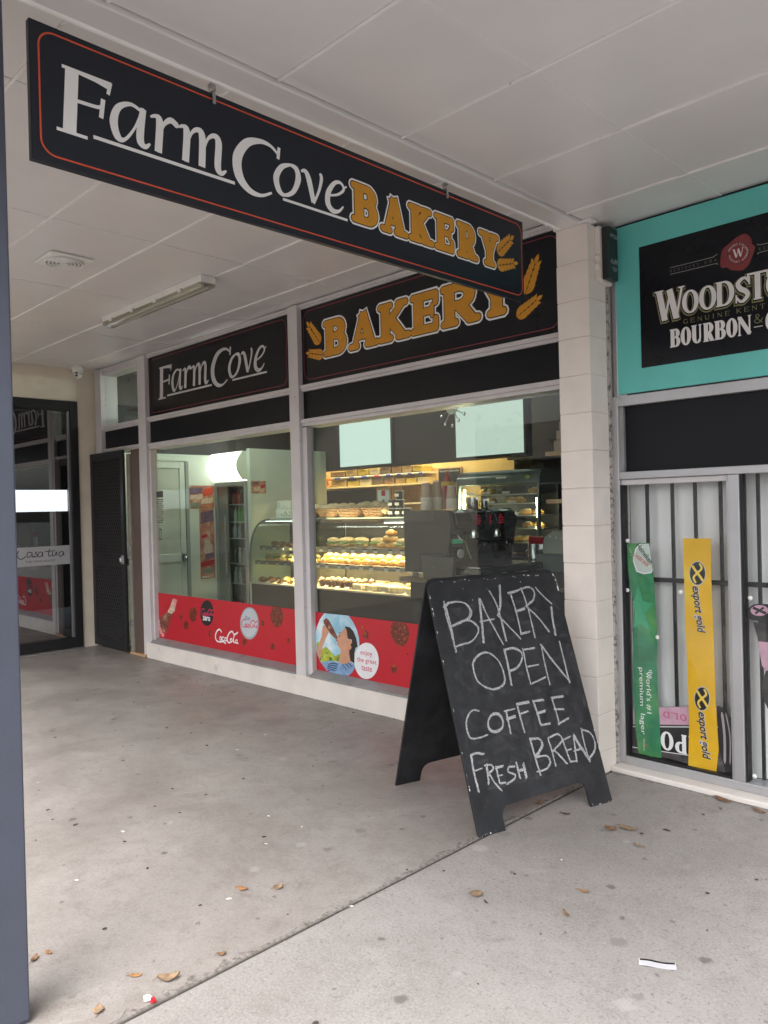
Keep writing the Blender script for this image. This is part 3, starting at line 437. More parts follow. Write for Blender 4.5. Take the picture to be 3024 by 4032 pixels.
'bn': {'yellow':[(0.3696,1.2467),(0.5123,1.2482),(0.5106,1.036),(0.5157,0.7348),(0.5179,0.4335),(0.5275,0.194),(0.5129,0.0761),(0.3707,0.0781),(0.3799,0.2875),(0.3777,0.5966),(0.3726,0.7816),(0.372,1.0291)],'green':[(0.0588,1.216),(0.1857,1.2211),(0.1989,1.1289),(0.2076,1.0209),(0.2132,0.8939),(0.2194,0.7354),(0.2122,0.5755),(0.2162,0.385),(0.227,0.0878),(0.1633,0.0839),(0.0984,0.0865),(0.0812,0.2329),(0.0756,0.4277),(0.0807,0.6891),(0.0904,0.8851),(0.0718,0.9751),(0.0603,1.0789)],'yl':[[(0.48,1.0726),(0.4788,1.0598),(0.4757,1.0474),(0.4708,1.0363),(0.4646,1.0268),(0.4571,1.0195),(0.4488,1.0148),(0.4402,1.0129),(0.4316,1.0139),(0.4234,1.0178),(0.4162,1.0243),(0.4102,1.0333),(0.4058,1.0441),(0.4031,1.0564),(0.4025,1.0693),(0.4037,1.0824),(0.4069,1.0949),(0.4119,1.1061),(0.4183,1.1156),(0.4258,1.1228),(0.4342,1.1273),(0.4428,1.1291),(0.4514,1.1279),(0.4595,1.1239),(0.4666,1.1172),(0.4725,1.1083),(0.4768,1.0975),(0.4794,1.0854)],[(0.4869,0.4424),(0.4857,0.4294),(0.4827,0.4167),(0.4781,0.405),(0.4721,0.3949),(0.465,0.3868),(0.4572,0.3812),(0.449,0.3784),(0.4408,0.3785),(0.4331,0.3815),(0.4262,0.3873),(0.4205,0.3956),(0.4163,0.4059),(0.4138,0.4179),(0.4132,0.4308),(0.4144,0.444),(0.4175,0.4568),(0.4222,0.4686),(0.4283,0.4787),(0.4355,0.4867),(0.4434,0.4922),(0.4516,0.4949),(0.4598,0.4946),(0.4674,0.4915),(0.4742,0.4856),(0.4798,0.4773),(0.4839,0.467),(0.4863,0.4552)]],'ytxt':[[(0.4183,1.0007),(0.4438,0.7669)],[(0.4315,0.3644),(0.4489,0.132)]],'star':[(0.1175,1.0003),(0.1414,0.9113),(0.1966,0.8991),(0.1513,0.8413),(0.1929,0.7456),(0.126,0.7843),(0.0853,0.7611),(0.0963,0.8401),(0.0857,0.8913),(0.0984,0.9246)],'label':[(0.0944,1.1256),(0.1083,1.1843),(0.1331,1.2139),(0.1856,1.2179),(0.2011,1.0843),(0.194,1.0649),(0.1532,1.0568),(0.1123,1.068)],'gtxt':[(0.1712,0.5478),(0.1634,0.5051),(0.1064,0.5491),(0.1112,0.1865),(0.1571,0.5235),(0.1755,0.3079)],'can':[(0.0694,0.3222),(0.2168,0.3533),(0.5204,0.4128),(0.5617,0.4046),(0.59,0.3617),(0.5995,0.2682),(0.594,0.0707),(0.5129,0.0761),(0.2305,0.0949),(0.0563,0.0777)],'pink':[(0.0694,0.3222),(0.5204,0.4128),(0.5182,0.3128),(0.0673,0.2369)],'black':[(0.0649,0.2234),(0.524,0.3048),(0.5203,0.1412),(0.0607,0.1114)],'dk':[(0.5204,0.4128),(0.5617,0.4046),(0.59,0.3617),(0.5995,0.2682),(0.594,0.0707),(0.5603,0.0749),(0.5275,0.194),(0.5242,0.3139)],'cantxt':[(0.2214,0.1312),(0.3822,0.2508),(0.2352,0.2928),(0.3782,0.3491)],'neck':[(0.676,0.8921),(0.6934,0.9197),(0.7271,0.9367),(0.7761,0.9459),(0.7739,0.8423),(0.7254,0.8554),(0.6921,0.8583)],'neckin':[(0.7785,0.9087),(0.7764,0.9006),(0.7704,0.8929),(0.7613,0.8865),(0.7497,0.8818),(0.737,0.8795),(0.7242,0.8798),(0.7126,0.8825),(0.7035,0.8876),(0.6977,0.8944),(0.6958,0.9024),(0.6981,0.9107),(0.7042,0.9184),(0.7135,0.9249),(0.7252,0.9294),(0.7381,0.9316),(0.7508,0.9313),(0.7621,0.9284),(0.7711,0.9234),(0.7767,0.9166)],'bot':[(0.7058,0.8479),(0.7743,0.8596),(0.7654,0.4386),(0.7502,0.4708),(0.7405,0.5271),(0.747,0.5743),(0.7588,0.6163),(0.7429,0.6431),(0.7334,0.7113),(0.7238,0.7799)],'botpink':[(0.7261,0.7569),(0.7723,0.7675),(0.7693,0.6234),(0.7588,0.6163),(0.7429,0.6431),(0.7334,0.7113)],'dots':[(0.0691,1.2324),(0.0624,0.9647),(0.2258,0.7266),(0.3549,0.9724),(0.6988,0.9638),(0.701,0.1041)]},
'ws': {'panel':[(0.1905,2.7724),(0.1905,2.141)],'seal':[(0.6079,2.6227),(0.6182,2.655),(0.6395,2.6689),(0.6852,2.6954),(0.7261,2.7004),(0.751,2.6703),(0.7541,2.6468),(0.7682,2.6281),(0.7624,2.6069),(0.7451,2.5659),(0.73,2.543),(0.704,2.532),(0.6557,2.5453),(0.6371,2.5613),(0.6067,2.5705)],'sealin':[(0.7413,2.6066),(0.7401,2.5976),(0.7371,2.5895),(0.7324,2.5825),(0.7261,2.5768),(0.7185,2.5728),(0.7099,2.5705),(0.7005,2.57),(0.6907,2.5715),(0.681,2.5748),(0.6716,2.5798),(0.663,2.5863),(0.6554,2.5942),(0.6493,2.603),(0.6448,2.6124),(0.6421,2.6221),(0.6413,2.6317),(0.6425,2.6409),(0.6456,2.6491),(0.6505,2.6562),(0.6569,2.6618),(0.6647,2.6658),(0.6735,2.668),(0.683,2.6682),(0.6928,2.6666),(0.7025,2.6631),(0.7118,2.658),(0.7202,2.6514),(0.7276,2.6436),(0.7336,2.6349),(0.7379,2.6256),(0.7405,2.616)],'sealtext':[(0.6663,2.6005),(0.7137,2.6383)],'wood':[(0.2723,2.5138),(0.3118,2.3637),(0.4226,2.5178),(0.3733,2.3642),(0.4102,2.4298),(0.4941,2.4524),(0.4979,2.4397),(0.5808,2.4497),(0.5839,2.4998),(0.5833,2.3866),(0.6625,2.4283),(0.6728,2.4683),(0.7402,2.4231),(0.6783,2.3789),(0.7328,2.5006),(0.7453,2.4901),(0.8228,2.5059),(0.7631,2.3879)],'bourbon':[(0.3447,2.3125),(0.3446,2.2207),(0.4063,2.2651),(0.466,2.2786),(0.4688,2.3141),(0.5208,2.3084),(0.5293,2.2476),(0.5918,2.2484),(0.5837,2.3162),(0.638,2.2595),(0.6405,2.2861),(0.6912,2.2844),(0.6906,2.2577),(0.7434,2.3144),(0.7535,2.2802),(0.7937,2.3064),(0.8075,2.285)],'genuine':[(0.4161,2.3299),(0.6434,2.332),(0.6754,2.3334),(0.8103,2.3331),(0.4166,2.3519),(0.6759,2.3544)],'ky':[(0.3516,2.6048),(0.5844,2.607),(0.3543,2.6286),(0.5889,2.6371),(0.3535,2.593),(0.5879,2.5925)],'ky2':[(0.7793,2.6384),(0.8287,2.6349),(0.7783,2.5935),(0.8279,2.5941),(0.7841,2.6127)]},
'casa': [[(-0.7074,1.0894),(-0.7241,1.0573),(-0.7125,1.0153),(-0.6778,1.0048),(-0.637,1.0304)],[(-0.5795,1.0653),(-0.6117,1.0722),(-0.6254,1.043),(-0.6132,1.0173),(-0.5802,1.0403),(-0.5747,1.0651),(-0.5726,1.0197),(-0.5479,1.0299)],[(-0.5223,1.0704),(-0.5439,1.0582),(-0.5184,1.0331),(-0.5401,1.0177),(-0.5611,1.0257)],[(-0.473,1.0641),(-0.501,1.0658),(-0.515,1.0363),(-0.4991,1.0151),(-0.4738,1.0371),(-0.4681,1.0621),(-0.466,1.0164)],[(-0.3939,1.0935),(-0.4072,1.0382),(-0.3961,1.0154),(-0.3739,1.0277)],[(-0.4397,1.069),(-0.3389,1.0734)],[(-0.3646,1.0612),(-0.3656,1.0237),(-0.3403,1.0222),(-0.3223,1.0587),(-0.3183,1.0208)],[(-0.254,1.0582),(-0.2832,1.0564),(-0.2975,1.0316),(-0.2811,1.0082),(-0.2548,1.029),(-0.2507,1.0546),(-0.2431,1.0162)]]}

# ================================================================== THE SETTING
def slab(name, x0, x1, y0, y1, z0, z1, m): return MB().box(x0, x1, y0, y1, z0, z1).build(name, m, kind='structure', bevel=0.006)
slab('pavement', -6.30, -0.007, -4.6, 0.14, -0.25, 0.003, M_CONC_L)
slab('pavement', 0.007, 9.0, -4.6, 0.30, -0.25, 0.0, M_CONC_R)
slab('pavement', -14.0, -6.32, -4.6, 0.14, -0.25, 0.0, M_CONC_L)
MB().box(-0.012, 0.012, -4.6, 0.0, -0.20, -0.007).build('pavement_joint', M_FILL, kind='structure')
MB().box(-200, 200, -300, 200, -0.40, -0.255).build('ground', mat('asphalt', (0.075, 0.075, 0.078), 0.85, bump=0.4, bscale=30, col2=(0.11, 0.11, 0.11), c2scale=0.6), kind='structure')

def grime(name, pts_lo, pts_hi, z, label):
    n = len(pts_lo); me = bpy.data.meshes.new(name); me.from_pydata([(a, b, z) for a, b in pts_lo]+[(a, b, z) for a, b in pts_hi], [], [(i, i+1, n+i+1, n+i) for i in range(n-1)])
    return link(name, me, M_GRIME, kind='stuff', label=label)
rg_ = random.Random(5); ys_ = [-3.4+0.03*i for i in range(113)]
grime('joint_grime', [(-0.008-abs(rg_.gauss(0, .016)), y) for y in ys_], [(0.008+abs(rg_.gauss(0, .007)), y) for y in ys_], 0.0050, 'dark grime and chipped edge along the pavement joint')
xs_ = [-5.07+0.04*i for i in range(123)]
grime('wall_grime', [(x, 0.090-abs(rg_.gauss(0, .018))) for x in xs_], [(x, 0.093) for x in xs_], 0.0050, 'grime gathered along the foot of the bakery wall')
xs_ = [0.01+0.03*i for i in range(70)]
grime('wall_grime', [(x, 0.105-abs(rg_.gauss(0, .020))) for x in xs_], [(x, 0.1095) for x in xs_], 0.0030, 'grime gathered along the bottle shop base strip')

# veranda ceiling: painted sheets, cover strips, the boxed beam over the pillar
ceiling = root('ceiling', (-3, -1.5, 3.03), 'painted sheet ceiling of the veranda with cover strips', 'ceiling', kind='structure')
ZL, ZR = 3.03, 2.93
def ceil_field(xs, ys, z, x_lo, x_hi):
    for i in range(len(xs)-1):
        for j in range(len(ys)-1):
            dz = random.uniform(-0.0012, 0.0012)
            MB().box(xs[i]+0.002, xs[i+1]-0.002, ys[j]+0.002, ys[j+1]-0.002, z+dz, z+0.012).build('ceiling_panel', M_CEIL, ceiling, bevel=0.0015)
    for y in ys[1:-1]:
        MB().box(x_lo, x_hi, y-0.006, y+0.006, z-0.0075, z+0.004).build('cover_strip', M_STRIP, ceiling, bevel=0.002)
    for x in xs[1:-1]:
        for j in range(len(ys)-1):
            MB().box(x-0.022, x+0.022, ys[j]+0.008, ys[j+1]-0.008, z-0.0045, z+0.004).build('cover_strip', M_CEIL, ceiling, bevel=0.0015)
YS = [-3.20, -2.585, -1.970, -1.355, -0.745, -0.150, 0.16]
ceil_field([-6.19, -5.72, -4.50, -3.275, -2.055, -0.830, -0.160], YS, ZL, -6.19, -0.160)
ceil_field([-0.028, 0.585, 1.805, 2.415], [-3.20, -2.60, -1.985, -1.37, -0.76, -0.150, 0.235], ZR, -0.028, 2.415)  # right end cut short out of view to let in more skylight
MB().box(-0.155, -0.034, -3.20, 0.004, 2.912, 3.06).build('ceiling_beam', M_CEIL, ceiling, bevel=0.004)
MB().tube([(-0.158, y, 2.918) for y in (-3.2, -1.5, -0.03)], 0.013, 10).build('beam_bead', M_STRIP, ceiling, smooth=40)
MB().box(-6.3, 2.43, -3.28, -3.2, 2.72, 3.12).build('eave_board', M_CREAM, ceiling, bevel=0.004)
MB().box(-14.0, 2.45, -3.45, 8.0, 3.14, 3.26).build('roof', M_DARK, kind='structure')  # unseen right end shortened so more daylight gets under it

# ================================================================== BLOCK PILLAR
pil = root('block_pillar', (-0.095, 0.2, 0), 'cream painted concrete block pillar between the bakery and the bottle shop', 'pillar')
MB().box(-0.186, -0.004, 0.004, 0.385, 0, 2.905).build('mortar_core', M_MORTAR, pil)
z = 0.0; zs = [0.0] + [0.12+0.2*k for k in range(14)] + [2.912]
for k in range(len(zs)-1):
    j = [random.uniform(-0.0013, 0.0013) for _ in range(4)]
    MB().box(-0.190+j[0], 0.0+j[1], 0.0+j[2], 0.39, zs[k]+0.0018, zs[k+1]-0.0018).build('block', M_BLOCK, pil, bevel=0.0025)
MB().box(0.001, 0.010, 0.172, 0.196, 0.0, 2.60).build('sealant_bead', mat('old_sealant', (0.42, 0.39, 0.37), 0.8, bump=1.0, bscale=40, col2=(0.12, 0.11, 0.10), c2scale=40, c2lo=0.5, c2hi=0.6), pil)
MB().box(-0.20, 0.030, -0.012, 0.05, 2.913, 2.928).build('cap_trim', M_STRIP, pil, bevel=0.003)

# ================================================================== BAKERY SHOPFRONT
bk = root('bakery_shopfront', (-2.9, 0.12, 0), 'bakery shopfront with white aluminium frames, black fascia panels and low cream wall', 'shopfront')
XL, XM, XR = -4.99, -2.60, -0.19
MB().box(-5.075, XR, 0.094, 0.30, 0.0, 0.158).build('base_wall', M_BASE, bk, bevel=0.004)
def sill(x0, x1):
    prof = [(0.092, 0.159), (0.24, 0.159), (0.24, 0.215), (0.164, 0.205), (0.100, 0.176), (0.092, 0.174)]
    MB().prism([(a, b) for a, b in prof], lambda a, b, d: (d, a, b), x1, x0).build('sill', M_SILL, bk, bevel=0.0015)
sill(-4.985, -2.690); sill(-2.515, XR)
def mullion(x0, x1, xr, z0, z1, y0=0.100):
    """ribbed aluminium post: a proud face, a groove and a glazing bead on its right"""
    w = x1-x0
    MB().box(x0, x0+w*0.30, y0+0.006, 0.205, z0, z1).box(x0+w*0.34, x1, y0, 0.205, z0, z1).box(x0+w*0.30, x0+w*0.34, y0+0.014, 0.205, z0, z1).build('mullion', M_FRAME, bk, bevel=0.0025)
    if xr: MB().box(x1, xr, y0+0.028, 0.198, z0+0.02, 2.075).build('glazing_bead', M_FRAME, bk, bevel=0.003)
mullion(-5.150, -4.985, -4.955, 0.03, 3.02)
mullion(-2.688, -2.565, -2.515, 0.150, 3.02)
MB().box(-0.225, XR, 0.128, 0.205, 0.16, 3.02).build('glazing_bead', M_FRAME, bk, bevel=0.003)
def rail(x0, x1, z0, z1, y0=0.118, name='transom_rail'):
    h = z1-z0
    MB().box(x0, x1, y0+0.012, 0.30, z0, z0+h*0.45).box(x0, x1, y0, 0.30, z0+h*0.45, z1).build(name, M_FRAME, bk, bevel=0.0025)
for x0, x1 in ((-4.985, -2.688), (-2.565, -0.225)):
    rail(x0, x1, 2.084, 2.138); rail(x0, x1, 2.352, 2.400); rail(x0, x1, 2.985, 3.02)
    MB().box(x0, x1, 0.150, 0.19, 2.138, 2.352).build('band_panel', M_BAND, bk)
    p = MB().box(x0, x1, 0.146, 0.19, 2.400, 2.985).build('fascia_panel', M_BLACK, bk)
    MB().box(x0, x1, 0.174, 0.180, 0.205, 2.084).build('window_pane', M_GLASS, bk)
rail(-6.12, -5.150, 2.952, 3.02); rail(-6.12, -5.150, 2.342, 2.400); rail(-6.12, -5.150, 2.118, 2.150)
MB().box(-6.12, -5.150, 0.150, 0.19, 2.150, 2.342).build('band_panel', M_BAND, bk)
MB().box(-5.98, -5.150, 0.160, 0.166, 2.400, 2.952).build('transom_pane', M_GLASS, bk)
MB().box(-6.12, -5.98, 0.105, 0.30, 2.09, 3.02).build('door_post', M_FRAME, bk, bevel=0.004)
MB().box(-6.12, -6.03, 0.105, 0.30, 0.0, 2.09).build('door_post', M_FRAME, bk, bevel=0.004)
FAS = plane((0, 0.1455, 0), (1, 0, 0), (0, 0, 1))
def rrect(x0, x1, z0, z1, r, n=8):
    pts = []
    for cx, cz, a0 in ((x1-r, z0+r, -90), (x1-r, z1-r, 0), (x0+r, z1-r, 90), (x0+r, z0+r, 180)):
        for i in range(n+1):
            a = R(a0+90*i/n); pts.append((cx+r*math.cos(a), cz+r*math.sin(a)))
    return pts+[pts[0]]
panels = [o for o in bk.children if o.name.startswith('fascia_panel')]
pan_l, pan_r = panels[0], panels[1]
flat('border_line', stroke(rrect(-4.955, -2.755, 2.435, 2.957, 0.07), 0.0048), FAS, 0.0010, M_PINKLINE, pan_l)
flat('border_line', stroke(rrect(-2.540, -0.262, 2.437, 2.960, 0.075), 0.0048), FAS, 0.0010, M_PINKLINE, pan_r)

# "Farm Cove" drawn with a broad nib, unit = height of the F
def farm_cove():
    S = []
    def l(pts, w, k=6):
        pts2 = crom(pts, k=k) if len(pts) > 2 else pts
        if isinstance(w, (list, tuple)):
            m = len(pts2); w = [w[min(int(i*(len(w)-1)/(m-1)), len(w)-2)]*(1-(i*(len(w)-1)/(m-1) % 1)) + w[min(int(i*(len(w)-1)/(m-1))+1, len(w)-1)]*(i*(len(w)-1)/(m-1) % 1) if i < m-1 else w[-1] for i in range(m)]
        S.append((pts2, w))
    # F
    l([(.19, .03), (.25, .97)], .20); l([(.0, .025), (.46, .025)], .05); l([(.10, .975), (.86, .975)], .05)
    l([(.35, .955), (.62, .945), (.82, .925)], [.03, .06, .11]); l([(.845, .99), (.80, .80)], .055)
    l([(.28, .53), (.60, .545), (.68, .57)], .055); l([(.72, .70), (.68, .40)], .07)
    # a
    l([(1.34, .735), (1.16, .78), (.96, .66), (.88, .42), (.94, .20), (1.06, .20), (1.22, .42), (1.33, .66)], [.05, .06, .10, .135, .12, .05, .04, .05])
    l([(1.38, .78), (1.32, .42), (1.32, .24), (1.40, .19), (1.48, .26)], [.10, .13, .13, .08, .03])
    # r
    l([(1.50, .70), (1.60, .74), (1.66, .66), (1.62, .17)], [.03, .07, .13, .13]); l([(1.66, .48), (1.74, .66), (1.86, .76), (1.97, .71)], [.04, .06, .10, .10])
    # m
    l([(2.00, .70), (2.09, .74), (2.15, .66), (2.11, .17)], [.03, .07, .13, .13])
    l([(2.15, .46), (2.24, .68), (2.36, .77), (2.44, .68), (2.42, .17)], [.04, .05, .09, .13, .13])
    l([(2.46, .46), (2.55, .68), (2.68, .77), (2.76, .68), (2.73, .26), (2.80, .17), (2.90, .24)], [.04, .05, .09, .13, .13, .09, .03])
    l([(.55, .075), (3.07, .075)], .055)
    # C
    l([(4.03, .86), (3.86, .97), (3.62, .98), (3.34, .86), (3.14, .56), (3.16, .24), (3.36, .04), (3.62, .01), (3.86, .12)], [.05, .06, .09, .15, .19, .185, .12, .06, .04])
    l([(4.05, 1.0), (4.02, .78)], .065)
    # o
    l([(4.30, .76), (4.10, .66), (3.97, .44), (4.02, .22), (4.16, .16), (4.36, .28), (4.48, .54), (4.44, .72), (4.30, .76)], [.05, .10, .13, .12, .06, .09, .13, .11, .05])
    # v
    l([(4.56, .72), (4.66, .74), (4.74, .60), (4.84, .20)], [.04, .09, .13, .11]); l([(4.84, .18), (4.98, .46), (5.05, .70), (5.03, .79)], [.05, .06, .08, .07])
    # e
    l([(5.22, .44), (5.46, .52), (5.62, .66), (5.54, .77), (5.38, .72), (5.22, .50), (5.20, .28), (5.32, .17), (5.48, .20), (5.60, .32)], [.04, .05, .06, .06, .08, .12, .135, .11, .06, .03])
    l([(5.62, .68), (5.70, .74)], .035)
    l([(4.11, .075), (5.70, .075)], .05)
    return S
def put_farm_cove(fn, off, x0, z0, h, m, parent, sx=1.0):
    polys = []
    for pts, w in farm_cove():
        ws = [q*h for q in w] if isinstance(w, (list, tuple)) else w*h
        polys += stroke([(x0+a*h*sx, z0+b*h) for a, b in pts], ws)
    return flat('lettering', polys, fn, off, m, parent)
def wheat(tip, base, wid, n=5):
    """an ear: a tip kernel and n pairs of kernels along a stalk"""
    t, b = Vector(tip), Vector(base); ax = (t-b); L = ax.length; ax.normalize(); q = Vector((-ax.y, ax.x)); out = []
    def leaf(o, d, ln, w):
        s = Vector((-d.y, d.x)); pr = [(0, 0), (.25, .38), (.5, .5), (.75, .34), (1, 0)]
        return [tuple(o+d*(ln*a)+s*(w*c)) for a, c in pr] + [tuple(o+d*(ln*a)-s*(w*c)) for a, c in pr[-2:0:-1]]
    for i in range(n):
        o = b + ax*(L*0.80*i/n); taper = 1-0.35*i/n
        for sgn in (1, -1):
            d = (ax*0.86 + q*sgn*0.52).normalized(); out.append(leaf(o+q*sgn*wid*0.02, d, wid*0.66*taper+L*0.05, wid*0.34*taper))
    out.append(leaf(b+ax*L*0.76, ax, L*0.26, wid*0.26))
    return out
put_farm_cove(FAS, 0.0010, -4.800, 2.550, 0.312, M_SILVER, pan_l)
SLAB = (0.315, 0.20, 0.17, 0.03)
def bakery_word(fn, off, boxes, parent, scale):
    letters = 'BAKERY'; out1 = []; out2 = []; out3 = []
    for ch, bx in zip(letters, boxes):
        h = bx[3]-bx[2]; ins = 0.055*h; cx_ = 0.045*h; b2 = (bx[0]+ins+cx_, bx[1]-ins-cx_, bx[2]+ins, bx[3]-ins)
        out1 += place_glyph(ch, b2, SLAB, 0.060*h, True); out2 += place_glyph(ch, b2, SLAB, 0.020*h, True); out3 += place_glyph(ch, b2, SLAB, 0.0, True)
    flat('lettering_outline', out1, fn, off, M_WHITE, parent)
    flat('lettering_outline', out2, fn, off+0.0006, M_BLACK, parent)
    flat('lettering', out3, fn, off+0.0012, M_GOLD, parent)
ZB, ZT = 2.562, 2.862
bakery_word(FAS, 0.0010, [(-2.315, -2.018, ZB, ZT), (-2.035, -1.705, ZB, ZT), (-1.728, -1.402, ZB, ZT), (-1.418, -1.135, ZB, ZT), (-1.152, -0.815, ZB, ZT), (-0.858, -0.545, ZB, ZT)], pan_r, 1)
wh = wheat((-2.497, 2.880), (-2.345, 2.690), 0.115) + wheat((-2.515, 2.645), (-2.310, 2.598), 0.10)
flat('wheat_ear', wh, FAS, 0.0010, M_GOLD, pan_r)
wh = wheat((-0.400, 2.872), (-0.497, 2.665), 0.115) + wheat((-0.380, 2.634), (-0.560, 2.545), 0.10)
flat('wheat_ear', wh, FAS, 0.0010, M_GOLD, pan_r)

# ---- red drink stickers along the foot of both windows
GLP = plane((0, 0.1728, 0), (1, 0, 0), (0, 0, 1)); ST = TR['st']
M_COLA = mat('cola_ice', (0.13, 0.020, 0.012), 0.35, var=0.5, vscale=60, col2=(0.60, 0.17, 0.03), c2scale=42, c2lo=0.55, c2hi=0.68)
M_SKIN = mat('printed_skin', (0.58, 0.30, 0.19), 0.45, var=0.10, vscale=18); M_HAIR = mat('printed_hair', (0.022, 0.014, 0.013), 0.4)
M_SHIRT = mat('printed_shirt', (0.20, 0.34, 0.55), 0.45, var=0.25, vscale=30); M_NAVY = mat('printed_navy', (0.035, 0.06, 0.13), 0.45)
M_SKY = mat('printed_sky', (0.25, 0.52, 0.68), 0.45, var=0.2, vscale=3, col2=(0.72, 0.83, 0.88), c2scale=5, c2lo=0.40, c2hi=0.62)
M_LEAFP = mat('printed_foliage', (0.40, 0.48, 0.06), 0.45, var=0.3, vscale=25, col2=(0.05, 0.06, 0.02), c2scale=18, c2lo=0.52, c2hi=0.64)
M_BOTP = mat('printed_bottle', (0.16, 0.045, 0.030), 0.4, var=0.4, vscale=22, col2=(0.52, 0.32, 0.20), c2scale=20, c2lo=0.54, c2hi=0.7)
M_PALEP = mat('printed_pale', (0.60, 0.47, 0.36), 0.45, var=0.3, vscale=40)
M_PINKP = mat('printed_pink', (0.68, 0.28, 0.29), 0.45, var=0.15, vscale=40)
M_ROSE = mat('printed_rose', (0.60, 0.04, 0.12), 0.45); M_SILVERP = mat('printed_silver', (0.50, 0.55, 0.59), 0.4); M_PALEBL = mat('printed_white', (0.78, 0.79, 0.82), 0.4)
pane_l, pane_r = [o for o in bk.children if o.name.startswith('window_pane')]
stk1 = MB().box(-4.957, -2.694, 0.1712, 0.1728, 0.206, 0.652).build('window_sticker', M_RED, bk, label='red soft drink sticker with bottle caps and cola drops')
stk2 = MB().box(-2.514, -0.226, 0.1712, 0.1728, 0.206, 0.652).build('window_sticker', M_RED, bk, label='red soft drink sticker with a woman drinking from a bottle')
GS = plane((0, 0.1712, 0), (1, 0, 0), (0, 0, 1))
def art(name, polys, lv, m, par): return flat(name, polys, GS, 0.0004*lv, m, par)
art('printed_bottle', [ST['bottle']], 1, M_BOTP, stk1); art('printed_bottle_neck', [ST['neck']], 2, M_PALEP, stk1)
art('printed_bottle_cap', [[(a*1, b) for a, b in ST['neck'][2:5]] + [ST['neck'][5]]], 3, M_PINKP, stk1)
for p in ST['fingers']: art('printed_finger', [p], 3, M_PINKP, stk1)
for p in ST['bub']+[ST['big1']]: art('printed_cola_drop', [p], 1, M_COLA, stk1)
art('printed_disc', [ST['black']], 1, mat('printed_black', (0.012, 0.012, 0.013), 0.35), stk1)
art('printed_disc', [ST['silver']], 1, mat('printed_grey', (0.33, 0.37, 0.41), 0.4), stk1); art('printed_disc', [ST['silver2']], 2, M_SILVERP, stk1)
def cola(x0, z0, w, h, lv, m, par, wt=1.0):
    """two looping script capitals with small letters between, in a 10 x 4 box"""
    def q(pts, ws): return stroke([(x0+a*w/10, z0+b*h/4) for a, b in crom(pts, k=5)], [c*wt*h/4*0.9 for c in ([ws]*100)][:len(crom(pts, k=5))], cap=True)
    P = []
    P += q([(3.0, 3.3), (2.2, 3.9), (1.0, 3.2), (.3, 1.7), (.8, .5), (2.2, .3), (3.6, .6), (4.6, .2)], .50)
    P += q([(2.7, 1.9), (2.2, 1.4), (2.5, .8), (3.0, 1.3), (2.7, 1.9)], .38); P += q([(3.9, 1.9), (3.3, 1.7), (3.3, .9), (4.0, .9)], .38); P += q([(4.9, 1.9), (4.3, 1.6), (4.4, .9), (4.9, 1.2), (5.0, 1.9), (5.0, 1.0), (5.4, 1.0)], .36)
    P += q([(9.8, 3.9), (8.4, 3.1), (7.6, 3.9), (6.4, 3.4), (5.5, 2.0), (5.6, .8), (6.4, .6)], .50)
    P += q([(7.1, 1.9), (6.6, 1.4), (6.9, .8), (7.4, 1.3), (7.1, 1.9)], .38); P += q([(8.1, .9), (7.8, 1.6), (8.6, 3.3), (8.2, 2.6), (8.0, 1.2), (8.5, .9)], .36); P += q([(9.4, 1.8), (8.8, 1.5), (8.9, .8), (9.4, 1.1), (9.5, 1.8), (9.5, .9), (9.9, .9)], .36)
    return art('printed_script', P, lv, m, par)
cola(-3.945, 0.268, 0.375, 0.125, 2, M_PALEBL, stk1); cola(-4.168, 0.490, 0.215, 0.070, 2, M_ROSE, stk1, 1.1); cola(-3.520, 0.440, 0.245, 0.078, 3, M_ROSE, stk1)
put_text('printed_word', 'zero', GS, 0.0010, M_PALEBL, stk1, (-4.138, 0.448), w=0.125, h=0.040, bold=0.03)
put_text('printed_word', 'Diet', GS, 0.0014, M_NAVY, stk1, (-3.462, 0.512), w=0.080, h=0.034, shear=0.25)
art('printed_circle', [ST['circle']], 1, M_SKY, stk2); art('printed_foliage', [ST['green']], 2, M_LEAFP, stk2)
art('printed_arm', [ST['arm']], 3, M_SKIN, stk2); art('printed_shirt', [ST['shirt']], 3, M_SHIRT, stk2)
art('printed_face', [ST['face']], 4, M_SKIN, stk2); art('printed_hair', [ST['hair']], 5, M_HAIR, stk2)
for p in ST['stripes']: art('printed_stripe', stroke(p, 0.009), 4, M_NAVY, stk2)
art('printed_bottle', [ST['wbottle']], 5, M_BOTP, stk2)
fx, fz = ST['face'][3]
art('printed_eye', [disc((fx+0.030, fz+0.016), 0.0065)], 6, M_HAIR, stk2); art('printed_brow', stroke([(fx+0.014, fz+0.036), (fx+0.044, fz+0.040)], 0.005), 6, M_HAIR, stk2)
art('printed_lips', [disc((ST['face'][5][0]+0.006, ST['face'][5][1]), 0.0085)], 6, M_ROSE, stk2)
art('printed_ear', [disc(((ST['face'][15][0]+ST['face'][14][0])/2-0.004, ST['face'][15][1]-0.004), 0.019)], 6, M_SKIN, stk2)
art('printed_oval', [ST['oval']], 6, M_PALEBL, stk2)
for s, x, z, w in (('enjoy', -2.012, 0.372, 0.125), ('the great', -2.050, 0.318, 0.205), ('taste', -2.005, 0.270, 0.112)):
    put_text('printed_word', s, GS, 0.0030, M_ROSE, stk2, (x, z), w=w, h=0.044 if s != 'taste' else 0.034, bold=0.004)
for p in ST['bub2']+[ST['big2']]: art('printed_cola_drop', [p], 1, M_COLA, stk2)

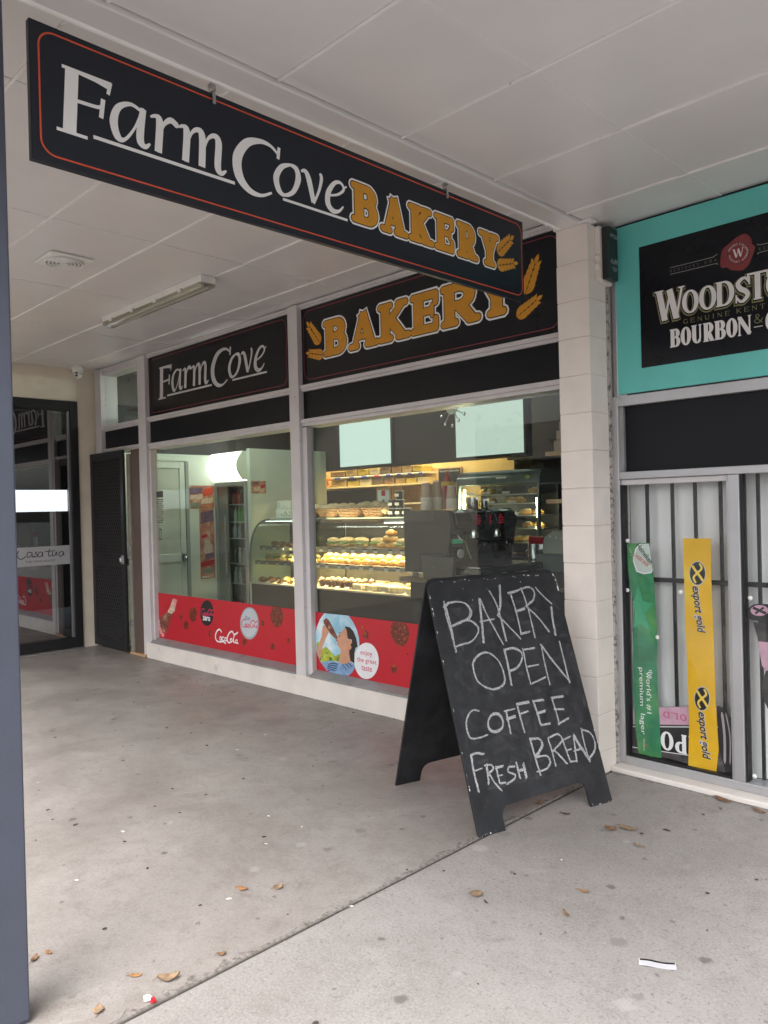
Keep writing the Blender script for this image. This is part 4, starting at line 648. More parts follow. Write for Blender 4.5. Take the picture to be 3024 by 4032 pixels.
# ================================================================== HANGING SIGN
hs_ = root('hanging_sign', (-0.172, -1.56, 2.468), 'long black hanging sign with white Farm Cove and gold BAKERY lettering', 'sign')
MB().box(-0.184, -0.160, -2.774, -0.352, 2.468, 2.871).build('sign_board', M_BLACKSIGN, hs_, bevel=0.002)
HS = plane((-0.160, 0, 0), (0, 1, 0), (0, 0, 1))
flat('border_line', stroke(rrect(-2.748, -0.368, 2.492, 2.850, 0.045), 0.0054), HS, 0.0008, M_ORANGE, hs_)
put_farm_cove(HS, 0.0008, -2.702, 2.572, 0.200, M_WHITE, hs_, 1.005)
ZB, ZT = 2.580, 2.762
bakery_word(HS, 0.0008, [(-1.540, -1.368, ZB, ZT), (-1.378, -1.200, ZB, ZT), (-1.208, -1.032, ZB, ZT), (-1.040, -0.882, ZB, ZT), (-0.885, -0.718, ZB, ZT), (-0.722, -0.548, ZB, ZT)], hs_, 1)
flat('wheat_ear', wheat((-0.432, 2.782), (-0.572, 2.668), 0.082) + wheat((-0.402, 2.654), (-0.576, 2.606), 0.075), HS, 0.0008, M_GOLD, hs_)
def torus_pts(c, r, a0, a1, ax, n=12):
    o = []
    for i in range(n+1):
        a = R(a0+(a1-a0)*i/n)
        o.append((c[0]+(r*math.cos(a) if ax == 'x' else 0), c[1]+(r*math.cos(a) if ax == 'y' else 0), c[2]+r*math.sin(a)))
    return o
for y in (-2.165, -0.945):
    MB().lathe([(0.014, 0), (0.014, 0.004), (0.006, 0.006), (0.006, 0.012)], (-0.166, y, 2.896), 10).build('eye_plate', M_GALV, hs_)
    MB().tube(torus_pts((-0.166, y, 2.890), 0.013, 0, 360, 'y'), 0.0032, 6, False).build('eye_ring', M_GALV, hs_, smooth=60)
    MB().tube(torus_pts((-0.166, y+0.002, 2.872), 0.010, 0, 360, 'x'), 0.003, 6, False).build('link', M_GALV, hs_, smooth=60)
    MB().box(-0.1585, -0.152, y-0.005, y+0.007, 2.835, 2.868).tube([(-0.150, y+0.001, 2.845), (-0.160, y+0.001, 2.845)], 0.005, 6).build('hook_strap', M_GALV, hs_, bevel=0.001)

# ================================================================== SANDWICH BOARD
BO = Vector((-0.005, -1.017, 0.0)); BD = Vector((0.2821, 0.9594, 0)); BNN = Vector((-0.9594, 0.2821, 0))
TOPO, TOPZ = 0.385, 1.085; BW, BL = 0.787, 1.150
E2 = (BNN*TOPO + Vector((0, 0, TOPZ))).normalized()
E2B = (BNN*(-(0.735-TOPO)) + Vector((0, 0, TOPZ))).normalized()
FRONT = plane(BO, BD, E2)
def backfn(a, b, d=0.0):
    o = BO + BNN*0.735; n = BD.cross(E2B).normalized()
    return o + BD*a + E2B*b - n*d
sb = root('sandwich_board', (BO+BD*0.39+BNN*0.37)[:], 'weathered black sandwich board chalked BAKERY OPEN COFFEE FRESH BREAD', 'sandwich board')
def board_outline(w, l):
    p = [(0.0, 0.0), (0.147, -0.004)]
    for i in range(5): a = R(180-90*i/4); p.append((0.147+0.045+0.045*math.cos(a), 0.052+0.050*math.sin(a)))
    for i in range(5): a = R(90-90*i/4); p.append((w-0.140-0.030+0.030*math.cos(a), 0.082+0.036*math.sin(a)))
    p += [(w-0.138, -0.004), (w, 0.0)]
    for i in range(5): a = R(90*i/4); p.append((w-0.045+0.045*math.cos(a), l-0.045+0.045*math.sin(a)))
    for i in range(5): a = R(90+90*i/4); p.append((0.040+0.040*math.cos(a), l-0.040+0.040*math.sin(a)))
    return p
bo = board_outline(BW, BL)
MB().prism(bo[::-1], FRONT, -0.013, 0.0).build('front_board', M_BOARD, sb, bevel=0.0025)
MB().prism(bo, backfn, 0.0, 0.013).build('back_board', M_BOARD, sb, bevel=0.0025)
for a in (0.12, 0.65):
    q = FRONT(a, BL-0.02, -0.016); q2 = FRONT(a+0.09, BL-0.02, -0.016)
    MB().tube([q, q2], 0.007, 8).build('hinge', M_GALV, sb)
rnd = random.Random(3)
for word, strokes_ in TR['chalk'].items():
    P = []
    for s in strokes_:
        base = crom(s, k=5)
        for rep in range(2):
            jx, jy = rnd.uniform(-.0045, .0045), rnd.uniform(-.004, .004)
            P += stroke([(a+jx+rnd.uniform(-.0006, .0006), b+jy) for a, b in base], [0.0062+rnd.uniform(-.0015, .0022) for _ in base], cap=True)
    flat('chalk_word', P, FRONT, 0.0012, M_CHALK, sb)
# smears, old ghost marks and paint chipped from the edges
P = []
for i in range(26):
    a, b = rnd.uniform(0.06, 0.70), rnd.uniform(0.18, 1.06); an = rnd.uniform(0, 3.1); ln = rnd.uniform(0.04, 0.16)
    P += stroke(crom([(a, b), (a+ln*.5*math.cos(an)+rnd.uniform(-.02, .02), b+ln*.5*math.sin(an)), (a+ln*math.cos(an), b+ln*math.sin(an))], k=4), rnd.uniform(0.010, 0.034), cap=True)
flat('chalk_smear', [[(min(max(x, .004), BW-.004), min(max(y, .14), BL-.01)) for x, y in p] for p in P], FRONT, 0.0006, M_SMUDGE, sb)
P = []
for i in range(64):
    side = rnd.choice('lrtbbt'); ln = rnd.uniform(0.006, 0.055)*rnd.random(); w = rnd.uniform(0.0015, 0.0050)
    if side == 'l': b = rnd.uniform(0.02, BL-0.06); P += stroke([(0.0028, b), (0.0032, b+ln)], w)
    elif side == 'r': b = rnd.uniform(0.02, BL-0.06); P += stroke([(BW-0.0028, b), (BW-0.003, b+ln)], w)
    elif side == 't': a = rnd.uniform(0.06, BW-0.1); P += stroke([(a, BL-0.003-rnd.random()*0.012), (a+ln*1.6, BL-0.003-rnd.random()*0.012)], w*.8)
    else:
        a = rnd.choice([rnd.uniform(0.005, 0.14), rnd.uniform(BW-0.135, BW-0.005)]); P += stroke([(a, 0.002), (a+rnd.uniform(-.006, .006), 0.004+ln*.3)], w*1.1)
P += stroke(crom([(BW-0.016, BL-0.012), (BW-0.006, BL-0.035), (BW-0.003, BL-0.10)], k=4), [0.009]*9, cap=True)
for i in range(22):
    a, b = rnd.uniform(0.03, BW-0.03), BL-0.02-abs(rnd.gauss(0, 0.09)); P.append(disc((a, max(b, .2)), rnd.uniform(0.0012, 0.003), 7))
flat('chipped_paint', P, FRONT, 0.0016, M_WEAR, sb, kind='stuff')
P = []
for i in range(34):
    b = rnd.uniform(0.03, BL-0.06); ln = rnd.uniform(0.004, 0.05)*rnd.random(); P += stroke([(0.004, b), (0.005, b+ln)], rnd.uniform(.0015, .004))
flat('chipped_paint', P, lambda a, b, d: backfn(a, b, -d), -0.0148, M_WEAR, sb, kind='stuff')

# ================================================================== VERANDA POST
vp = root('veranda_post', (-0.239, -2.890, 0), 'slate blue square steel veranda post', 'post')
MB().box(-0.294, -0.184, -2.945, -2.835, 0.012, 3.03).build('post_shaft', M_POST, vp, bevel=0.006)
MB().box(-0.290, -0.188, -2.941, -2.839, 0.003, 0.0115).build('base_shoe', M_POST, vp)

# ================================================================== CEILING FITTINGS
fl = root('ceiling_light', (-3.12, -0.77, 3.03), 'unlit clear-covered double tube batten light on the veranda ceiling', 'light')
MB().prism([(-0.062, 0), (0.062, 0), (0.056, -0.048), (-0.056, -0.048)][::-1], lambda a, b, d: (d, -0.79+a, 3.029+b), -3.86, -2.38).build('batten_body', M_PLASTICW, fl, bevel=0.008)
cov = [(0.060*math.cos(R(a)), -0.048-0.040*math.sin(R(a))) for a in range(0, 181, 20)]
MB().prism(cov, lambda a, b, d: (d, -0.79+a, 3.027+b), -3.85, -2.39).build('diffuser', glass('clear_cover', (0.80, 0.79, 0.74), 0.10, 0.12), fl, smooth=40)
for y in (-0.812, -0.768): MB().tube([(-3.82, y, 2.962), (-2.42, y, 2.962)], 0.012, 10).build('tube', mat('unlit_tube', (0.78, 0.77, 0.72), 0.4), fl, smooth=40)
for x in (-3.7, -3.35, -3.0, -2.65): MB().box(x-0.02, x+0.02, -0.858, -0.848, 2.962, 2.99).build('clip', M_PLASTICW, fl, bevel=0.003)
ve = root('ceiling_vent', (-2.67, -1.64, 3.03), 'square white ceiling vent with round louvres', 'vent')
MB().box(-2.80, -2.54, -1.77, -1.51, 3.012, 3.0295).build('vent_plate', M_PLASTICW, ve, bevel=0.006)
for r in (0.110, 0.088, 0.066, 0.044): MB().tube([(-2.67+r*math.cos(2*math.pi*k/28), -1.64+r*math.sin(2*math.pi*k/28), 3.004) for k in range(29)], 0.0065, 6, False).build('louvre_ring', M_PLASTICW, ve, smooth=60)
MB().lathe([(0.0, 0), (0.024, 0.0), (0.026, 0.010), (0.020, 0.014)], (-2.67, -1.64, 2.998), 16).build('vent_hub', M_PLASTICW, ve, smooth=50)
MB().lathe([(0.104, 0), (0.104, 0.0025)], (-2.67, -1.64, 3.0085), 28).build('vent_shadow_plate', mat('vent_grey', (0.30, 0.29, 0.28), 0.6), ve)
sc_ = root('security_camera', (-6.06, -0.10, 3.03), 'small white dome security camera under the ceiling corner', 'camera')
MB().lathe([(0.048, 0), (0.062, 0.012), (0.062, 0.055), (0.055, 0.060)], (-6.06, -0.10, 2.968), 20).build('camera_base', M_PLASTICW, sc_, smooth=50)
MB().lump((-6.06, -0.10, 2.955), 0.050, 0.050, 0.046, 1, 0.0, 16, 10).build('camera_ball', M_PLASTICW, sc_, smooth=60)
for dz in (0.010, -0.018): MB().lump((-6.06+0.034, -0.10-0.031, 2.950+dz), 0.013, 0.013, 0.011, 1, 0, 10, 6).build('lens', M_BLK, sc_, smooth=60)

# alarm box on the pillar's side
al = root('alarm_box', (0.02, 0.13, 2.60), 'cream and dark green alarm box on the side of the block pillar', 'alarm')
prof = [(0.072, 2.628), (0.10, 2.612), (0.196, 2.606), (0.196, 2.902), (0.070, 2.902), (0.072, 2.76), (0.062, 2.745), (0.070, 2.725), (0.060, 2.700), (0.072, 2.675)]
MB().prism(prof, lambda a, b, d: (d, a, b), 0.0015, 0.030).build('backing_box', M_BLOCK, al, bevel=0.002)
MB().box(0.030, 0.070, 0.090, 0.192, 2.622, 2.898).build('alarm_cover', mat('dark_green_plastic', (0.016, 0.022, 0.021), 0.35), al, bevel=0.006)
AF = plane((0.0704, 0, 0), (0, 1, 0), (0, 0, 1))
put_text('alarm_word', 'ALARM', AF, 0.0004, M_SILVER, al, (0.112, 2.704), w=0.074, h=0.026)
for r in (.010, .016, .022, .028): flat('alarm_arc', stroke([(0.152+r*math.cos(R(a)), 2.694+r*math.sin(R(a))) for a in range(200, 341, 20)], 0.0018), AF, 0.0004, M_SILVER, al)
put_text('alarm_word', 'spl', AF, 0.0004, M_SILVER, al, (0.112, 2.842), w=0.030, h=0.026, bold=0.01)
for zz in (2.858, 2.850, 2.842): flat('alarm_line', stroke([(0.146, zz), (0.186, zz)], 0.003), AF, 0.0004, M_SILVER, al)

# ================================================================== SIDE WALL AND TAPAS ROOM DOOR (faces +x)
sw = root('side_wall', (-6.28, -1.5, 0), 'cream painted wall around the tapas room door, beside the bakery entrance, lengthened out of view to block sky', 'wall')
MB().box(-6.36, -6.200, -0.058, 0.30, 0.0, 3.06).build('wall_end', M_CREAM, sw, bevel=0.004)
MB().box(-6.36, -6.203, -6.5, -0.058, 2.680, 3.06).build('wall_head_extended', M_CREAM, sw)  # outer stretch is unseen, added to keep sky light off the floor
MB().box(-6.36, -6.202, -6.5, -1.62, 0.0, 2.680).build('wall_pier_extended', M_CREAM, sw)  # carried on out of view as an added block against the sky
dr = root('glass_door', (-6.2, -0.8, 0), 'dark framed glass door with Casa tua lettering strip and blank white strip', 'door')
MB().box(-6.30, -6.180, -0.150, -0.062, 0.02, 2.676).build('door_stile', M_CHARCOAL, dr, bevel=0.006)
MB().box(-6.30, -6.180, -1.618, -1.53, 0.02, 2.676).build('door_stile', M_CHARCOAL, dr, bevel=0.006)
MB().box(-6.30, -6.182, -1.53, -0.150, 2.568, 2.676).build('door_rail', M_CHARCOAL, dr, bevel=0.006)
MB().box(-6.30, -6.182, -1.53, -0.150, 0.02, 0.130).build('door_rail', M_CHARCOAL, dr, bevel=0.006)
MB().box(-6.225, -6.195, -0.176, -0.150, 0.130, 2.568).build('glazing_bead', mat('grey_bead', (0.22, 0.22, 0.23), 0.4, metal=0.5), dr, bevel=0.003)
MB().box(-6.216, -6.210, -1.53, -0.176, 0.130, 2.568).build('glass_pane', M_DARKGLASS, dr)
MB().box(-6.26, -6.10, -1.60, -0.062, 0.004, 0.018).build('threshold', M_GALV, dr, bevel=0.003)
MB().box(-6.236, -6.228, -0.95, -0.180, 1.492, 1.720).build('glowing_decal_strip', emis('decal_strip_glow', (1.0, 1.0, 1.0), 1.6), dr)  # blank decal given emission so it looks overexposed; no lamp here
MB().box(-6.2085, -6.2065, -1.50, -0.180, 0.924, 1.124).build('name_strip', mat('frosted_grey', (0.42, 0.42, 0.44), 0.5), dr)
CF = plane((-6.2062, 0, 0), (0, 1, 0), (0, 0, 1))
P = []
for s in TR['casa']: P += stroke(crom(s, k=5), 0.0085, cap=True)
flat('name_lettering', P, CF, 0.0006, M_BLK, dr)
put_text('name_lettering', 'THE TAPAS ROOM', CF, 0.0006, M_BLK, dr, (-0.645, 0.960), w=0.300, h=0.022)
# the room behind that door
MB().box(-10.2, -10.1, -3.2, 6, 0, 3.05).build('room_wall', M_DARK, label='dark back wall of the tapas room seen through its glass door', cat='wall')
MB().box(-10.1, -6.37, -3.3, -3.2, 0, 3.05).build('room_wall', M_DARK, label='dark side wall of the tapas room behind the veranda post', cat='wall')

# ================================================================== BAKERY ENTRANCE
sd = root('security_door', (-5.79, 0.07, 0), 'charcoal security screen door with diamond mesh standing at the bakery entrance', 'door')
X0, X1, Y0, Y1 = -6.165, -5.405, 0.050, 0.080
for a, b, c, d in ((X0, X0+0.062, 0.03, 2.105), (X1-0.062, X1, 0.03, 2.105)):
    MB().box(a, b, Y0, Y1, c, d).build('stile', M_CHARCOAL, sd, bevel=0.004)
for z0, z1 in ((0.03, 0.125), (0.905, 1.035), (2.030, 2.105)):
    MB().box(X0+0.062, X1-0.062, Y0+0.002, Y1, z0, z1).build('rail', M_CHARCOAL, sd, bevel=0.004)
def diamond(x0, x1, z0, z1, pitch, y):
    mb = MB(); w = x1-x0; h = z1-z0
    for sg in (1, -1):
        k = -int(h/pitch)-1
        while k*pitch < w+h:
            c = k*pitch
            pts = []
            # line x = c + sg' * z  clipped to the panel (slope 0.62)
            for zz in (0, h):
                pts.append((c+(zz*0.62 if sg > 0 else (h-zz)*0.62)-h*0.31, zz))
            (ax, az), (bx, bz) = pts
            def clip(px, pz, qx, qz, lim, lo):
                if (px < lim) == lo and (qx < lim) == lo: return None
                if (px < lim) == lo: t = (lim-px)/(qx-px); return (lim, pz+t*(qz-pz), qx, qz)
                if (qx < lim) == lo: t = (lim-px)/(qx-px); return (px, pz, lim, pz+t*(qz-pz))
                return (px, pz, qx, qz)
            r = clip(ax, az, bx, bz, 0.0, True)
            if r: r = clip(*r, w, False)
            if r: mb.tube([(x0+r[0], y+sg*0.0022, z0+r[1]), (x0+r[2], y+sg*0.0022, z0+r[3])], 0.0042, 4, False)
            k += 1
    return mb
for z0, z1 in ((0.125, 0.905), (1.035, 2.030)):
    diamond(X0+0.062, X1-0.062, z0, z1, 0.046, 0.062).build('diamond_mesh', M_GRILLE, sd, kind='stuff')
    MB().box(X0+0.062, X1-0.062, 0.070, 0.0715, z0, z1).build('fly_screen', M_MESH, sd)
MB().box(X0+0.10, X1-0.02, Y0-0.014, Y0, 0.965, 0.990).build('push_bar', M_CHARCOAL, sd, bevel=0.004)
MB().box(X1-0.055, X1-0.010, Y0-0.016, Y0, 0.930, 1.020).build('lock', M_GALV, sd, bevel=0.004)
MB().tube([(X1-0.032, Y0-0.03, 0.955), (X1-0.032, Y0-0.03, 0.995)], 0.009, 8).build('lock_knob', M_STEEL, sd)
ej = root('door_jamb', (-5.28, 0.12, 0), 'brown timber jamb with pale strip and bolts beside the security door', 'door jamb')
MB().box(-5.330, -5.152, 0.106, 0.24, 0.03, 2.10).build('jamb_post', M_BROWN, ej, bevel=0.004)
MB().box(-5.402, -5.332, 0.090, 0.20, 0.03, 2.06).build('pale_strip', mat('pale_door_edge', (0.24, 0.24, 0.20), 0.6, col2=(0.20, 0.18, 0.15), c2scale=12), ej, bevel=0.004)
for z0 in (0.30, 0.98, 1.06): MB().box(-5.40, -5.335, 0.078, 0.0895, z0, z0+0.045).build('bolt_plate', M_GALV, ej, bevel=0.003)
MB().box(-5.40, -5.085, 0.080, 0.13, 0.004, 0.03).build('timber_offcut', M_WOOD, ej, bevel=0.004)
MB().box(-6.10, -5.16, 0.10, 0.28, 0.0035, 0.020).build('doorstep', M_FILL, label='dirty concrete step under the bakery security door', cat='step', bevel=0.003)

# ================================================================== BOTTLE SHOP FRONT
bs = root('bottle_shop_front', (0.6, 0.22, 0), 'bottle shop front with grey aluminium frame and barred window', 'shopfront')
MB().box(0.0, 3.1, 0.110, 0.40, 0.0, 0.028).build('base_strip', M_BASE, bs, bevel=0.006)
def fr(n, x0, x1, z0, z1, y0=0.196, y1=0.30): return MB().box(x0, x1, y0, y1, z0, z1).build(n, M_AFRAME, bs, bevel=0.003)
fr('frame_post', 0.002, 0.044, 0.029, 2.010); fr('frame_post', 0.616, 0.668, 0.074, 1.562, 0.194)
fr('bottom_rail', 0.044, 3.1, 0.029, 0.072); fr('middle_rail', 0.044, 3.1, 1.563, 1.602, 0.1955); fr('top_rail', 0.044, 3.1, 1.955, 2.010, 0.1955)
fr('head_post', 0.012, 0.038, 2.012, 2.925, 0.215); fr('frame_post', 1.9, 1.95, 0.074, 1.562, 0.194)
MB().box(0.044, 0.066, 0.215, 0.30, 1.602, 1.955).build('reveal', M_SILL, bs)
MB().box(0.066, 3.1, 0.236, 0.30, 1.602, 1.955).build('band_panel', M_BAND, bs)
MB().box(0.044, 0.616, 0.215, 0.255, 1.532, 1.562).build('blind_box', M_FRAME, bs, bevel=0.004)
MB().box(0.044, 0.056, 0.205, 0.26, 0.073, 1.532).build('glazing_bead', M_CHARCOAL, bs); MB().box(0.604, 0.615, 0.205, 0.26, 0.073, 1.532).build('glazing_bead', M_AFRAME, bs)
MB().box(0.056, 0.604, 0.205, 0.26, 0.0725, 0.082).build('glazing_bead', M_CHARCOAL, bs); MB().box(0.669, 0.678, 0.205, 0.26, 0.073, 1.562).build('glazing_bead', M_CHARCOAL, bs)
MB().box(0.056, 0.604, 0.2255, 0.231, 0.082, 1.532).build('window_pane', M_CLEARG, bs); MB().box(0.678, 1.9, 0.2255, 0.231, 0.073, 1.562).build('window_pane', M_CLEARG, bs)
M_BLIND = mat('white_blind', (0.88, 0.89, 0.895), 0.6, var=0.05, vscale=2)
mb = MB(); n = 60
mb.add([(0.02+i*0.030, 0.350+0.010*math.cos(i*math.pi/2), zz) for i in range(n) for zz in (0.06, 1.60)], [(2*i, 2*i+2, 2*i+3, 2*i+1) for i in range(n-1)])
mb.build('blind', M_BLIND, bs, smooth=60)
for x in (0.150, 0.290, 0.411, 0.540, 0.72, 0.85): MB().box(x-0.008, x+0.008, 0.290, 0.306, 0.06, 1.565).build('window_bar', M_BLK, bs, bevel=0.002)
MB().box(0.045, 1.8, 0.272, 0.289, 1.012, 1.036).build('window_bar', M_BLK, bs, bevel=0.002)
for x, z_ in TR['bn']['dots']: MB().lump((x, 0.2235, z_), 0.011, 0.003, 0.011, 3, 0.05, 10, 6).build('suction_cup', M_PLASTICW, bs, smooth=60)
# teal and black sign panel
tp = MB().box(0.050, 3.1, 0.196, 0.214, 2.018, 2.908).build('sign_panel', M_TEAL, bs, bevel=0.002)
WF = plane((0, 0.196, 0), (1, 0, 0), (0, 0, 1))
blk = [(0.187, 2.141), (2.9, 2.141), (2.9, 2.774), (0.187, 2.774)]
flat('sign_black_field', [blk], WF, 0.0008, M_BLACK, tp)
SER = (0.20, 0.075, 0.05, 0.045); M_OLIVE = mat('olive_lettering', (0.165, 0.165, 0.070), 0.4); M_OFFW = mat('warm_white_lettering', (0.70, 0.68, 0.68), 0.4)
WB = [('W', .268, .425, 2.364, 2.522), ('O', .411, .496, 2.378, 2.494), ('O', .497, .583, 2.378, 2.496), ('D', .580, .668, 2.380, 2.500), ('S', .672, .742, 2.378, 2.500), ('T', .728, .822, 2.380, 2.510), ('O', .812, .898, 2.378, 2.496), ('C', .900, .985, 2.378, 2.496), ('K', .985, 1.09, 2.364, 2.522)]
P = []; Q = []; Z = []
for ch, a, b, c, d in WB:
    P += place_glyph(ch, (a, b, c, d), SER); Q += place_glyph(ch, (a, b, c, d), SER, 0.0075, dx=-0.002, dy=-0.006); Z += place_glyph(ch, (a, b, c, d), SER, 0.0035, dx=-0.001, dy=-0.003)
flat('lettering_shadow', Q, WF, 0.0012, M_OLIVE, tp); flat('lettering_shadow', Z, WF, 0.0016, M_BLACK, tp); flat('lettering', P, WF, 0.0020, M_OFFW, tp)
def word(s, x0, x1, z0, z1, style, wr, m, lv, gap=0.1):
    tot = sum(wr.get(c, 0.75) for c in s)+gap*(len(s)-1); u = (x1-x0)/tot; x = x0; P = []
    for c in s:
        w = wr.get(c, 0.75)*u
        if c != ' ': P += place_glyph(c, (x, x+w, z0, z1), style)
        x += w+gap*u
    return flat('lettering', P, WF, lv, m, tp)
word('BOURBON', .344, .742, 2.222, 2.314, (0.22, 0.08, 0.055, 0.04), {'U': .8, 'N': .85}, M_OFFW, 0.0012, 0.02)
word('&', .754, .794, 2.268, 2.312, SER, {}, M_OLIVE, 0.0012); flat('lettering', stroke([(.754, 2.252), (.794, 2.252)], .003), WF, .0012, M_OFFW, tp)
word('COLA', .806, 1.02, 2.222, 2.314, (0.22, 0.08, 0.055, 0.04), {}, M_OFFW, 0.0012, 0.02)
TH = (0.15, 0.075, 0.05, 0.05)
word('GENUINE', .416, .644, 2.330, 2.353, TH, {'I': .35}, M_OLIVE, 0.0022, 0.5); word('KENTUCKY', .676, .95, 2.332, 2.355, TH, {}, M_OLIVE, 0.0022, 0.45)
word('KENTUCKY', .353, .500, 2.604, 2.618, TH, {}, mat('dim_grey_lettering', (0.10, 0.10, 0.095), 0.4), 0.0012, 0.6); word('USA', .528, .588, 2.605, 2.619, TH, {}, MATS['dim_grey_lettering'], 0.0012, 0.6); word('KENTUCKY', .784, .93, 2.606, 2.620, TH, {}, MATS['dim_grey_lettering'], 0.0012, 0.6)
for pts in ([(.353, 2.628), (.55, 2.628), (.575, 2.631), (.592, 2.639)], [(.353, 2.594), (.57, 2.594), (.586, 2.592), (.592, 2.587)], [(.780, 2.640), (.795, 2.632), (.95, 2.630)], [(.780, 2.590), (.795, 2.597), (.95, 2.597)]):
    flat('scroll_line', stroke(crom(pts, k=4), .0025), WF, .0012, mat('grey_line', (0.30, 0.30, 0.27), 0.4), tp)
flat('wax_seal', [crom(TR['ws']['seal'], True, 4)], WF, 0.0012, mat('seal_red', (0.20, 0.032, 0.036), 0.35, var=0.15, vscale=40), tp)
si = TR['ws']['sealin']; flat('wax_seal_ring', stroke(si+[si[0]], 0.004), WF, 0.0018, mat('seal_dark', (0.10, 0.016, 0.018), 0.35), tp)
flat('lettering', place_glyph('W', (.664, .716, 2.599, 2.640), SER), WF, 0.0020, M_OFFW, tp)
cx_, cz_ = .691, 2.619
for i, ch in enumerate('WOODSTOCK'):
    a = R(158-i*16.5); put_text('lettering', ch, WF, 0.0020, M_OFFW, tp, (cx_+.038*math.cos(a)-.004*math.sin(a)-.003, cz_+.038*math.sin(a)+.0), h=.0095, ang=a-math.pi/2)
for i, ch in enumerate('KENTUCKY BOURBON'):
    if ch == ' ': continue
    a = R(184+i*12.2); put_text('lettering', ch, WF, 0.0020, M_OFFW, tp, (cx_+.046*math.cos(a), cz_+.046*math.sin(a)), h=.0085, ang=a+math.pi/2)
# promo banners and posters hanging behind the glass
BF = plane((0, 0.2345, 0), (1, 0, 0), (0, 0, 1)); B = TR['bn']
def sheet(name, pts, y, m, label, cat):
    return MB().prism(pts, lambda a, b, d: (a, y+d, b), 0.0, 0.0012).build(name, m, label=label, cat=cat)
ca = sheet('can_poster', B['can'], 0.2420, mat('poster_dark', (0.055, 0.048, 0.050), 0.4, var=0.5, vscale=14, col2=(0.24, 0.20, 0.21), c2scale=7, c2lo=.55, c2hi=.7), 'pink and black beer can poster lying sideways at the foot of the barred window', 'poster')
CFN = plane((0, 0.2418, 0), (1, 0, 0), (0, 0, 1))
M_PINKB = mat('poster_pink', (0.56, 0.33, 0.43), 0.45, var=0.12, vscale=20); M_PBLK = mat('poster_black', (0.013, 0.012, 0.013), 0.4)
dk_ = B['dk']; flat('printed_can_end', [dk_], CFN, .0003, M_BLK, ca)
for f_, w_ in ((.35, .012), (.62, .006)):
    flat('printed_can_highlight', stroke(crom([(dk_[0][0]+(dk_[2][0]-dk_[0][0])*f_, dk_[0][1]-.03), (dk_[0][0]+(dk_[3][0]-dk_[0][0])*f_*1.25, dk_[3][1]), (dk_[0][0]+(dk_[3][0]-dk_[0][0])*f_*1.2, dk_[4][1]+.06)], k=6), [w_*.4]+[w_]*11+[w_*.4], cap=True), CFN, .0006, mat('can_sheen', (.42, .36, .38), .4), ca)
flat('printed_band', [B['pink']], CFN, .0003, M_PINKB, ca); flat('printed_band', [B['black']], CFN, .0006, M_PBLK, ca)
flat('printed_line', stroke([B['black'][0], B['black'][1]], .004), CFN, .0009, M_WHITE, ca); flat('printed_line', stroke([B['black'][3], B['black'][2]], .004), CFN, .0009, M_WHITE, ca)
P = []
for ch, a, b in (('P', .300, .362), ('O', .222, .292), ('X', .370, .440), ('E', .45, .50)):
    for q in place_glyph(ch, (0, b-a, 0, .098), (0.22, 0.09, 0.07, 0.03)): P.append([(b-x, .232-z_) for x, z_ in q][::1])
flat('printed_letters', [p[::-1] if False else p for p in P], CFN, .0010, M_WHITE, ca)
P = []
for i, ch in enumerate('DLO'):
    for q in place_glyph(ch, (0, .036, 0, .034), (0.24, 0.14, 0.10, 0.04)): P.append([(.275+i*.045-x, .338-z_) for x, z_ in q])
flat('printed_letters', P, CFN, .0010, mat('poster_rose', (0.55, 0.12, 0.22), .45), ca)
gb = sheet('green_banner', B['green'], 0.2370, mat('banner_green', (0.022, 0.20, 0.095), 0.4, var=0.25, vscale=9, col2=(0.10, 0.34, 0.10), c2scale=4, c2lo=.48, c2hi=.68), 'tall narrow green lager banner with a star hanging in the barred window', 'banner')
GFN = plane((0, 0.2368, 0), (1, 0, 0), (0, 0, 1))
flat('printed_star', [B['star']], GFN, .0003, mat('banner_star', (0.06, 0.36, 0.19), .4), gb)
flat('printed_label', [B['label']], GFN, .0003, mat('label_white', (0.55, 0.62, 0.58), .4), gb)
flat('printed_label_ring', stroke(B['label'][4:]+B['label'][:3], .006), GFN, .0006, M_WHITE, gb)
put_text('printed_letters', 'Heineken', GFN, .0008, mat('label_ink', (0.02, 0.06, 0.04), .4), gb, (.110, 1.205), w=.125, h=.028, ang=R(-52), bold=.02)
put_text('printed_letters', 'LAGER BEER', GFN, .0008, mat('label_red', (0.55, 0.12, 0.08), .4), gb, (.098, 1.150), w=.095, h=.020, ang=R(-38), bold=.02)
put_text('printed_letters', 'THE ORIGINAL', GFN, .0008, M_SILVER, gb, (.066, 1.190), w=.115, h=.012, ang=R(-66))
for s, x, z_, w, h in (('the', .169, .548, .048, .019), ("world's #1", .1495, .535, .222, .030), ('premium', .106, .552, .205, .030), ('lager', .1075, .305, .112, .034)):
    put_text('printed_letters', s, GFN, .0008, M_WHITE, gb, (x, z_), w=w, h=h, ang=R(-90))
put_text('printed_letters', 'Heineken', GFN, .0008, M_SILVER, gb, (.125, .170), w=.062, h=.014, ang=R(-90))
flat('printed_star', [[(.140+.007*math.cos(R(90+i*36))*(1 if i % 2 == 0 else .42), .140+.007*math.sin(R(90+i*36))*(1 if i % 2 == 0 else .42)) for i in range(10)]], GFN, .0008, M_ORANGE, gb)
yb = sheet('yellow_banner', B['yellow'], 0.2345, mat('banner_yellow', (0.80, 0.46, 0.012), 0.35, var=0.08, vscale=6, col2=(0.82, 0.60, 0.05), c2scale=3, c2lo=.5, c2hi=.65), 'tall yellow export gold banner hanging in the barred window', 'banner')
YFN = plane((0, 0.2343, 0), (1, 0, 0), (0, 0, 1)); M_YB = mat('banner_bright', (0.85, 0.62, 0.10), .4)
